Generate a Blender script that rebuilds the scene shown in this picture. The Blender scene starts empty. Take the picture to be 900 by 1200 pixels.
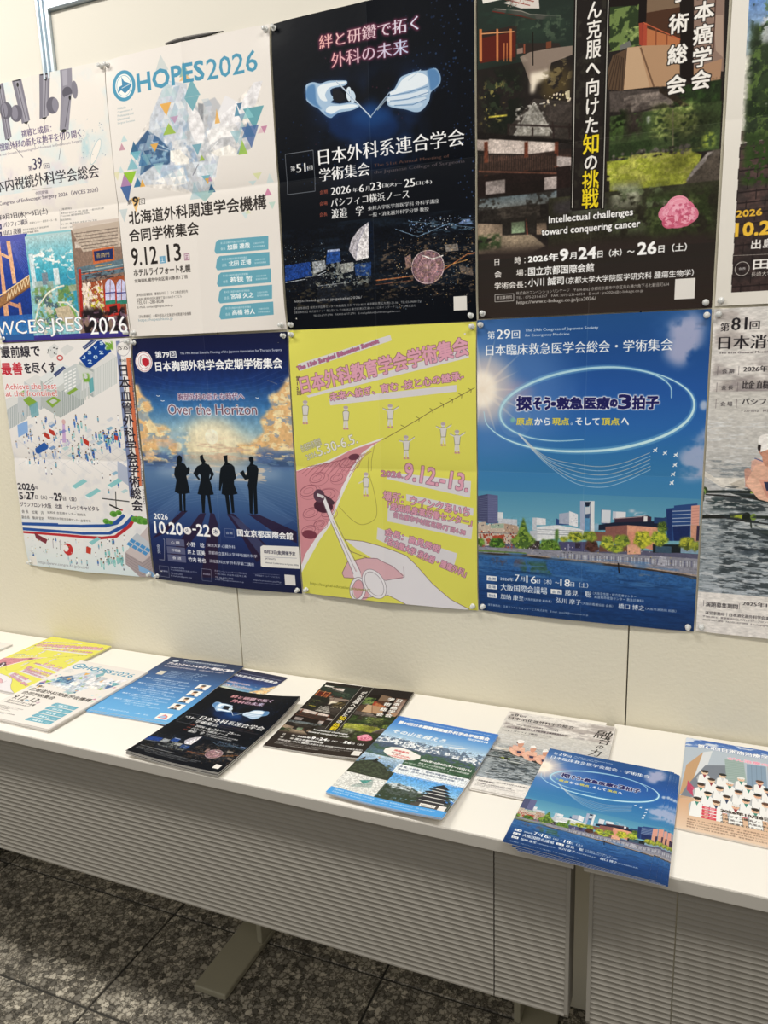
import bpy, bmesh, math, random
import numpy as np
from mathutils import Vector

SC = bpy.context.scene
C = SC.collection

# ---------------------------------------------------------------- camera, world, lights, exposure
cam = bpy.data.cameras.new('camera'); cam.sensor_fit = 'HORIZONTAL'; cam.sensor_width = 36; cam.lens = 36 * 881.4 / 900
cam.clip_start = .02
co = bpy.data.objects.new('camera', cam); C.objects.link(co); SC.camera = co
co.location = (1.06612, -1.44371, 1.43489); co.rotation_euler = (1.362523, .0318742, .3906275)

SC.view_settings.view_transform = 'Standard'; SC.view_settings.look = 'None'
SC.view_settings.gamma = 1; SC.view_settings.use_curve_mapping = False
SC.view_settings.exposure = .1
w = bpy.data.worlds.new('hall light'); SC.world = w; w.use_nodes = True
w.node_tree.nodes['Background'].inputs[0].default_value = (1.0, .96, .90, 1)
w.node_tree.nodes['Background'].inputs[1].default_value = .27

def area(x, y, z, sx, sy, power, col=(1, .965, .90), look=None):
    l = bpy.data.lights.new('ceiling_light', 'AREA'); l.shape = 'RECTANGLE'; l.size = sx; l.size_y = sy; l.energy = power; l.color = col
    o = bpy.data.objects.new('ceiling_light', l); C.objects.link(o); o.location = (x, y, z)
    if look: o.rotation_euler = (Vector(look) - Vector((x, y, z))).to_track_quat('-Z', 'Y').to_euler()
area(-1.0, -1.05, 3.0, 1.6, .3, 45)
area(1.7, -1.15, 3.0, 1.6, .3, 32)
area(-.4, -3.0, 3.0, 2.6, .6, 22)

# ---------------------------------------------------------------- flat print rasteriser (numpy)
S = 1.7                      # print resolution, pixels per millimetre of a 412 x 583 mm sheet
PW, PH = int(412 * S), int(583 * S)

def hexc(c):
    if len(c) == 3: c = ''.join(a + a for a in c)
    return np.array([int(c[i:i + 2], 16) for i in (0, 2, 4)], np.float32) / 255

def cover(E, W, H):
    """anti-aliased non-zero coverage of directed edges E (n,4) on a W x H grid"""
    SS = 4
    y0 = E[:, 1] * SS - .5; y1 = E[:, 3] * SS - .5
    sg = np.where(y1 > y0, 1., -1.)
    a = np.clip(np.ceil(np.minimum(y0, y1)), 0, H * SS).astype(int)
    b = np.clip(np.ceil(np.maximum(y0, y1)), 0, H * SS).astype(int)
    n = b - a; k = n > 0
    E, a, n, sg, y0, y1 = E[k], a[k], n[k], sg[k], y0[k], y1[k]
    if not len(n): return np.zeros((H, W), np.float32)
    idx = np.repeat(np.arange(len(n)), n)
    row = a[idx] + np.arange(n.sum()) - np.repeat(np.cumsum(n) - n, n)
    x = E[idx, 0] + (row - y0[idx]) / (y1 - y0)[idx] * (E[idx, 2] - E[idx, 0])
    x = np.clip(x, 0, W); ix = np.floor(x).astype(int); fx = x - ix
    base = row * (W + 2) + ix
    acc = np.bincount(base, sg[idx] * (1 - fx), H * SS * (W + 2)) + np.bincount(base + 1, sg[idx] * fx, H * SS * (W + 2))
    m = np.clip(np.abs(np.cumsum(acc.reshape(H * SS, W + 2), 1)[:, :W]), 0, 1)
    return m.reshape(H, SS, W).mean(1).astype(np.float32)

def blur(m, r):
    r = max(1, int(round(r)))
    for _ in range(2):
        for ax in (0, 1):
            p = np.pad(m, [(r + 1, r) if i == ax else (0, 0) for i in (0, 1)], mode='edge')
            c = np.cumsum(p, ax, dtype=np.float64)
            m = ((np.take(c, range(2 * r + 1, c.shape[ax]), ax) - np.take(c, range(0, c.shape[ax] - 2 * r - 1), ax)) / (2 * r + 1)).astype(np.float32)
    return m

def grow(m, rx, ry):
    """grow (r > 0) or thin (r < 0) a mask by part of a pixel"""
    for ax, r in ((1, rx), (0, ry)):
        if not r: continue
        f = np.maximum if r > 0 else np.minimum
        r = abs(r); n = int(r); src = m
        for s in range(1, n + 2):
            w = 1 if s <= n else r - n
            if w < .05: break
            q = f(f(np.roll(src, s, ax), np.roll(src, -s, ax)), m); m = q * w + m * (1 - w)
    return m

def vnoise(h, w, sx, sy, rng, octaves=4):
    out = np.zeros((h, w), np.float32); amp = tot = 0; a = 1.
    for o in range(octaves):
        gx, gy = int(w / sx) + 3, int(h / sy) + 3
        g = rng.random((gy, gx), dtype=np.float32)
        X = np.arange(w) / sx; Y = np.arange(h) / sy
        ix, iy = X.astype(int), Y.astype(int); fx, fy = X - ix, Y - iy
        fx = (fx * fx * (3 - 2 * fx))[None]; fy = (fy * fy * (3 - 2 * fy))[:, None]
        t = g[iy][:, ix] * (1 - fx) + g[iy][:, ix + 1] * fx
        u = g[iy + 1][:, ix] * (1 - fx) + g[iy + 1][:, ix + 1] * fx
        out += a * (t * (1 - fy) + u * fy); tot += a; a *= .55
        sx, sy = max(sx / 2, 1.01), max(sy / 2, 1.01)
    return out / tot

_glyphs = {}
def glyphs(s):
    if s not in _glyphs:
        c = bpy.data.curves.new('lettering', 'FONT'); c.body = s; c.resolution_u = 2
        o = bpy.data.objects.new('lettering', c); m = o.to_mesh()
        v = np.zeros(len(m.vertices) * 3); m.vertices.foreach_get('co', v); v = v.reshape(-1, 3)[:, :2]
        m.calc_loop_triangles(); t = np.zeros(len(m.loop_triangles) * 3, int); m.loop_triangles.foreach_get('vertices', t)
        t = t.reshape(-1, 3); e = v[np.concatenate([t[:, [0, 1]], t[:, [1, 2]], t[:, [2, 0]]])] if len(t) else np.zeros((0, 2, 2))
        o.to_mesh_clear(); bpy.data.objects.remove(o); bpy.data.curves.remove(c)
        _glyphs[s] = e
    return _glyphs[s]

class Sheet:
    def __init__(s, seed):
        s.im = np.ones((PH, PW, 3), np.float32); s.rng = np.random.default_rng(seed)
    def put(s, m, x0, y0, col, a=1.):
        h, w = m.shape; X0, Y0, X1, Y1 = max(x0, 0), max(y0, 0), min(x0 + w, PW), min(y0 + h, PH)
        if X1 <= X0 or Y1 <= Y0: return
        m = (m[Y0 - y0:Y1 - y0, X0 - x0:X1 - x0] * a)[..., None]
        c = col if isinstance(col, np.ndarray) and col.ndim == 3 else hexc(col) if isinstance(col, str) else col
        if getattr(c, 'ndim', 1) == 3: c = c[Y0 - y0:Y1 - y0, X0 - x0:X1 - x0]
        r = s.im[Y0:Y1, X0:X1]; r += (c - r) * m
    def edges(s, E, col, k, pad=2):
        """E in mm"""
        if not len(E): return
        E = E * S; bl = k.get('bl', 0) * S; b = k.get('b', 0) * S; g = k.get('g'); o = k.get('o')
        pad = int(pad + 3 * bl + abs(b) + (3 * g[1] * S if g else 0) + (o[1] * S if o else 0)) + 1
        x0 = int(np.floor(E[:, [0, 2]].min())) - pad; x1 = int(np.ceil(E[:, [0, 2]].max())) + pad
        y0 = int(np.floor(E[:, [1, 3]].min())) - pad; y1 = int(np.ceil(E[:, [1, 3]].max())) + pad
        x0, y0 = max(x0, -60), max(y0, -60); x1, y1 = min(x1, PW + 60), min(y1, PH + 60)
        if x1 <= x0 or y1 <= y0: return
        m = cover(E - [x0, y0, x0, y0], x1 - x0, y1 - y0)
        if x0 == -60: m[:, :8] = 0
        if k.get('m'): m = grow(m, k['m'] * S * .28, -k['m'] * S * .12)     # ming style: thick uprights, thin bars
        if b: m = grow(m, b, b)
        if g: q = blur(grow(m, g[1] * S * .5, g[1] * S * .5), g[1] * S * .7); s.put(np.clip(q * 1.6, 0, 1), x0, y0, g[0], g[2] if len(g) > 2 else 1)
        if o: s.put(grow(m, o[1] * S, o[1] * S), x0, y0, o[0])
        if bl: m = blur(m, bl)
        c = col
        if isinstance(col, (list, tuple)):
            t = np.linspace(0, 1, x1 - x0)[None, :, None]; c = np.broadcast_to(hexc(col[0]) * (1 - t) + hexc(col[1]) * t, (y1 - y0, x1 - x0, 3)).copy()
        s.put(m, x0, y0, c, k.get('a', 1))
    def poly(s, p):
        p = np.asarray(p, float).reshape(-1, 2); q = np.roll(p, -1, 0); return np.hstack([p, q])
    def draw(s, ops):
        for o in ops: getattr(s, 'op_' + o[0])(*o[1:])
        return s
    def op_T(s, t, x, y, w, h, col, k={}):
        e = glyphs(t)
        if not len(e): return
        lo, hi = e.min((0, 1)), e.max((0, 1)); d = np.maximum(hi - lo, 1e-6)
        sy = h / d[1]; sx = w / d[0] if w else sy
        q = (e - [lo[0], lo[1]]) * [sx, -sy]
        q[..., 0] -= q[..., 1] * k.get('sh', 0)
        r = math.radians(-k.get('r', 0)); c, n = math.cos(r), math.sin(r)
        q = np.stack([q[..., 0] * c - q[..., 1] * n, q[..., 0] * n + q[..., 1] * c], -1) + [x, y]
        s.edges(q.reshape(-1, 4), col, k)
    def op_V(s, t, x, y, w, h, col, k={}):
        n = len(t); c = h / n
        for i, ch in enumerate(t):
            if ch == ' ': continue
            e = glyphs(ch); lo, hi = e.min((0, 1)), e.max((0, 1)); f = .93
            z = k.get('hs', 1) if i in k.get('hl', ()) else 1; q = (e - [.5, .38]) * [w / f * z, -c / f * k.get('vs', .95) * z] + [x + w / 2, y + c * (i + .5)]
            s.edges(q.reshape(-1, 4), k['c2'] if i in k.get('hl', ()) else col, k)
    def op_P(s, c, p, k={}):
        if k.get('s'):                                # rounded outline
            p = np.asarray(p, float).reshape(-1, 2); n = len(p); o = []
            for i in range(n):
                a, b, d, e = p[i - 1], p[i], p[(i + 1) % n], p[(i + 2) % n]
                for t in (0, .25, .5, .75): o.append(.5 * (2 * b + (d - a) * t + (2 * a - 5 * b + 4 * d - e) * t * t + (3 * b - a - 3 * d + e) * t ** 3))
            p = np.array(o)
        s.edges(s.poly(p), c, k)
    def stroke(s, p, w):
        p = np.asarray(p, float).reshape(-1, 2); out = []
        for a, b in zip(p[:-1], p[1:]):
            d = b - a; l = math.hypot(*d)
            if l < 1e-6: continue
            n = np.array([-d[1], d[0]]) / l * w / 2; out.append(s.poly([a + n, b + n, b - n, a - n][::-1]))
        t = np.linspace(0, 2 * math.pi, 9)[:-1]
        if w * S > 2.5:
            for a in p[1:-1]: out.append(s.poly(np.stack([a[0] + w / 2 * np.cos(t), a[1] + w / 2 * np.sin(t)], 1)))
            fix = []
            for e in out:
                ar = (e[:, 0] * e[:, 3] - e[:, 2] * e[:, 1]).sum(); fix.append(e if ar > 0 else e[:, [2, 3, 0, 1]])
            out = fix
        return np.vstack(out) if out else np.zeros((0, 4))
    def op_L(s, c, w, p, k={}):
        if k.get('s'):
            p = np.asarray(p, float).reshape(-1, 2); q = np.vstack([2 * p[0] - p[1], p, 2 * p[-1] - p[-2]]); o = []
            for i in range(1, len(q) - 2):
                for t in np.arange(0, 1, .125): o.append(.5 * (2 * q[i] + (q[i + 1] - q[i - 1]) * t + (2 * q[i - 1] - 5 * q[i] + 4 * q[i + 1] - q[i + 2]) * t * t + (3 * q[i] - q[i - 1] - 3 * q[i + 1] + q[i + 2]) * t ** 3))
            p = np.array(o + [p[-1]])
        s.edges(s.stroke(p, w), c, k)
    def ell(s, x, y, rx, ry, r=0, n=40):
        t = np.linspace(0, 2 * math.pi, n + 1)[:-1]; a, b = rx * np.cos(t), ry * np.sin(t); r = math.radians(-r)
        return np.stack([x + a * math.cos(r) - b * math.sin(r), y + a * math.sin(r) + b * math.cos(r)], 1)
    def op_E(s, c, x, y, rx, ry, k={}): s.edges(s.poly(s.ell(x, y, rx, ry, k.get('r', 0))), c, k)
    def op_O(s, c, w, x, y, rx, ry, k={}):
        p = s.ell(x, y, rx, ry, k.get('r', 0), 72)
        a0, a1 = k.get('arc', (0, 1)); p = np.vstack([p, p[:1]])[int(a0 * 72):int(a1 * 72) + 1]; s.op_L(c, w, p.ravel(), k)
    def op_R(s, c, b, k={}): s.op_P(c, [b[0], b[1], b[2], b[1], b[2], b[3], b[0], b[3]], k)
    def op_G(s, cs, b, k={}):
        x0, y0, x1, y1 = [int(round(v * S)) for v in b]; h, w = max(y1 - y0, 1), max(x1 - x0, 1)
        cols = np.array([hexc(c) for c in cs]); t = np.linspace(0, len(cs) - 1, h)
        g = np.stack([np.interp(t, range(len(cs)), cols[:, i]) for i in range(3)], 1)[:, None]
        s.put(np.ones((h, w), np.float32), x0, y0, np.broadcast_to(g, (h, w, 3)).astype(np.float32), k.get('a', 1))
    def region(s, b, e=0):
        b = np.asarray(b, float) * S
        if len(b) == 4: x0, y0, x1, y1 = [int(round(v)) for v in b]; return x0, y0, x1, y1, None
        q = b.reshape(-1, 2); e = int(e * S * 2.5); x0, y0 = np.floor(q.min(0)).astype(int) - e; x1, y1 = np.ceil(q.max(0)).astype(int) + e
        e = s.poly(q) - [x0, y0, x0, y0]; return x0, y0, x1, y1, cover(e, x1 - x0, y1 - y0)
    def op_N(s, c, b, sx, sy, lo, hi, a, k={}):
        x0, y0, x1, y1, m = s.region(b, k.get('e', 0))
        if x1 <= x0 or y1 <= y0: return
        n = vnoise(y1 - y0, x1 - x0, sx * S, sy * S, s.rng, k.get('oc', 4))
        t = np.clip((n - lo) / (hi - lo), 0, 1); t = t * t * (3 - 2 * t)
        if m is not None: t = t * (blur(m, k['e'] * S) if 'e' in k else m)
        elif 'e' in k:
            m = np.zeros_like(t); r = int(k['e'] * S * 1.5); m[r:-r, r:-r] = 1; t = t * blur(m, k['e'] * S)
        s.put(t, x0, y0, c, a)
    def op_D(s, cs, b, n, r0, r1, a, k={}):
        x0, y0, x1, y1, m = s.region(b); cs = [hexc(c) for c in cs]
        sq = k.get('q')
        for _ in range(n):
            x = s.rng.uniform(x0, x1); y = s.rng.uniform(y0, y1)
            if m is not None and m[min(int(y - y0), m.shape[0] - 1), min(int(x - x0), m.shape[1] - 1)] < .5: continue
            r = s.rng.uniform(r0, r1); c = cs[s.rng.integers(len(cs))]; X, Y = x / S, y / S
            if sq:
                w, h = r * sq[0] * s.rng.uniform(.5, 1.3), r * sq[1] * s.rng.uniform(.5, 1.3); p = [X, Y, X + w, Y + sq[2] * w, X + w, Y + h + sq[2] * w, X, Y + h]
                s.edges(s.poly(p), c, {'a': a})
            elif r * S < 1.2:
                ix, iy = int(x), int(y)
                if 0 <= ix < PW and 0 <= iy < PH: s.im[iy, ix] += (c - s.im[iy, ix]) * a * min(1, r * S)
            else: s.edges(s.poly(s.ell(X, Y, r, r, 0, 10)), c, {'a': a})
    def op_H(s, x, y, h, coat, legs):
        w = h * .16                                  # a tiny standing figure, feet at x, y
        def q(a, b, c, d, e): return [x - a * w, y - b * h, x - c * w, y - d * h, x + c * w, y - d * h, x + a * w, y - b * h]
        s.op_P(legs, q(.6, 0, .5, .45, 0)); s.op_P(coat, q(1, .3, .8, .78, 0)); s.op_E('e0b090', x, y - h * .87, w * .6, h * .1); s.op_E('222', x, y - h * .93, w * .65, h * .07)
    def op_A(s, c, w0, w1, p, g=1):
        """tapered stroke with a soft halo through the points p"""
        p = np.asarray(p, float).reshape(-1, 2); q = np.vstack([2 * p[0] - p[1], p, 2 * p[-1] - p[-2]]); o = []
        for i in range(1, len(q) - 2):
            for t in np.arange(0, 1, .2): o.append(.5 * (2 * q[i] + (q[i + 1] - q[i - 1]) * t + (2 * q[i - 1] - 5 * q[i] + 4 * q[i + 1] - q[i + 2]) * t * t + (3 * q[i] - q[i - 1] - 3 * q[i + 1] + q[i + 2]) * t ** 3))
        o = np.array(o + [p[-1]]); d = np.gradient(o, axis=0); n = np.stack([-d[:, 1], d[:, 0]], 1) / np.maximum(np.hypot(*d.T), 1e-6)[:, None]
        w = (w0 + (w1 - w0) * np.sin(np.pi * np.linspace(0, 1, len(o))) ** 1.5)[:, None] / 2
        if g: s.stripe(o, n * w * 2.6, '8cc8e8', {'a': .4, 'bl': .8})
        s.stripe(o, n * w, c, {})
    def stripe(s, o, n, c, k):
        E = []
        for i in range(len(o) - 1):
            e = s.poly([o[i] + n[i], o[i + 1] + n[i + 1], o[i + 1] - n[i + 1], o[i] - n[i]]); a = (e[:, 0] * e[:, 3] - e[:, 2] * e[:, 1]).sum()
            E.append(e if a > 0 else e[:, [2, 3, 0, 1]])
        s.edges(np.vstack(E), c, k)
    def op_Y(s, x, y, rx, ry, c1, c2, c3):
        """a leafy tree crown on its trunk"""
        s.op_P('3c3424', [x - rx * .06, y, x + rx * .06, y, x + rx * .06, y + ry * 1.15, x - rx * .06, y + ry * 1.15]); p = []
        for i in range(14): a = i * math.pi / 7; k = 1 + .14 * math.sin(i * 2.3); p += [x + rx * k * math.cos(a), y + ry * k * math.sin(a)]
        s.op_N(c2, p, 20, 20, -1, 0, 1, {'e': 1}); s.op_N(c1, p, 5, 4, .45, .55, 1, {'e': 2}); s.op_N(c3, p, 5, 4, .55, .65, .9, {'e': 2})
    def op_W(s, b, rows, cols, c):
        x0, y0, x1, y1 = b; h = (y1 - y0) / rows; w = (x1 - x0) / cols                  # courses of brick
        for i in range(rows):
            s.op_L(c, 2.2, [x0, y0 + i * h + 8, x1, y0 + i * h])
            for j in range(cols): x = min(x0 + (j + (i % 2) / 2) * w, x1); s.op_L(c, 1.6, [x, y0 + i * h + 4, x, y0 + i * h + h + 4])
    def op_X(s, x, y, h, hc, sk, tie):
        """a drawn doctor in a white coat, shoulders at x, y"""
        s.op_P('f4f4f2', [x - 20, y + h * .55, x - 17, y, x - 7, y - 8, x + 7, y - 8, x + 17, y, x + 20, y + h * .55]); s.op_P('b8bcc0', [x - 20, y + h * .5, x - 24, y + 20, x - 17, y])
        for d in (-1, 1): s.op_L('8c9094', 1, [x + 17 * d, y, x + 20 * d, y + h * .55])
        s.op_P(tie, [x - 6, y - 8, x + 6, y - 8, x, y + 16]); s.op_E(sk, x, y - 20, 11, 13); s.op_E(hc, x, y - 28, 12, 8)
        for d in (-1, 1): s.op_E('2a2420', x + 4 * d, y - 20, 1.3, 1.3)
        s.op_L('a05048', 1, [x - 3, y - 13, x + 3, y - 13])
    def op_Z(s, cs, a, prob, al, p):
        """lattice of triangles inside the outline p"""
        x0, y0, x1, y1, m = s.region(p); h = a * .866
        for j in range(int((y1 - y0) / S / h) + 1):
            for i in range(int((x1 - x0) / S / a * 2) + 2):
                cx = x0 / S + i * a / 2; cy = y0 / S + (j + .5) * h; X, Y = int(cx * S) - x0, int(cy * S) - y0
                if not (0 <= X < x1 - x0 and 0 <= Y < y1 - y0) or m[Y, X] < .5 or s.rng.random() > prob: continue
                d = 1 if (i + j) % 2 else -1
                s.op_P(cs[int(s.rng.integers(len(cs)))], [cx - a / 2, cy + d * h / 2, cx + a / 2, cy + d * h / 2, cx, cy - d * h / 2], {'a': al * s.rng.uniform(.5, 1)})
    def op_R3(s, rows):
        for c, x, y, w, h, u, a in rows:
            d = h / 2 if u else -h / 2; s.op_P(c, [x - w / 2, y + d, x + w / 2, y + d, x, y - d], {'a': a})
    def op_Q(s, b, sc, amt, k={}):
        """photographic unevenness of the ink"""
        x0, y0, x1, y1, m = s.region(b); x0, y0, x1, y1 = max(x0, 0), max(y0, 0), min(x1, PW), min(y1, PH)
        n = vnoise(y1 - y0, x1 - x0, sc * S, sc * S * k.get('v', 1), s.rng, 5) - .5; f = 1 + amt * 4 * n; f = f if m is None else 1 + (f - 1) * m[:y1 - y0, :x1 - x0]; s.im[y0:y1, x0:x1] *= np.clip(f, .1, 2.2)[..., None]
    def op_B(s, b, r):
        x0, y0, x1, y1, m = s.region(b); x0, y0, x1, y1 = max(x0, 0), max(y0, 0), min(x1, PW), min(y1, PH)
        for c in range(3): s.im[y0:y1, x0:x1, c] = blur(s.im[y0:y1, x0:x1, c], r * S)
    def image(s, name):
        im = bpy.data.images.new(name, PW, PH)
        px = np.ones((PH, PW, 4), np.float32); px[..., :3] = np.clip(s.im[::-1], 0, 1)
        im.pixels.foreach_set(px.ravel()); im.update(); im.pack(); return im

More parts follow.
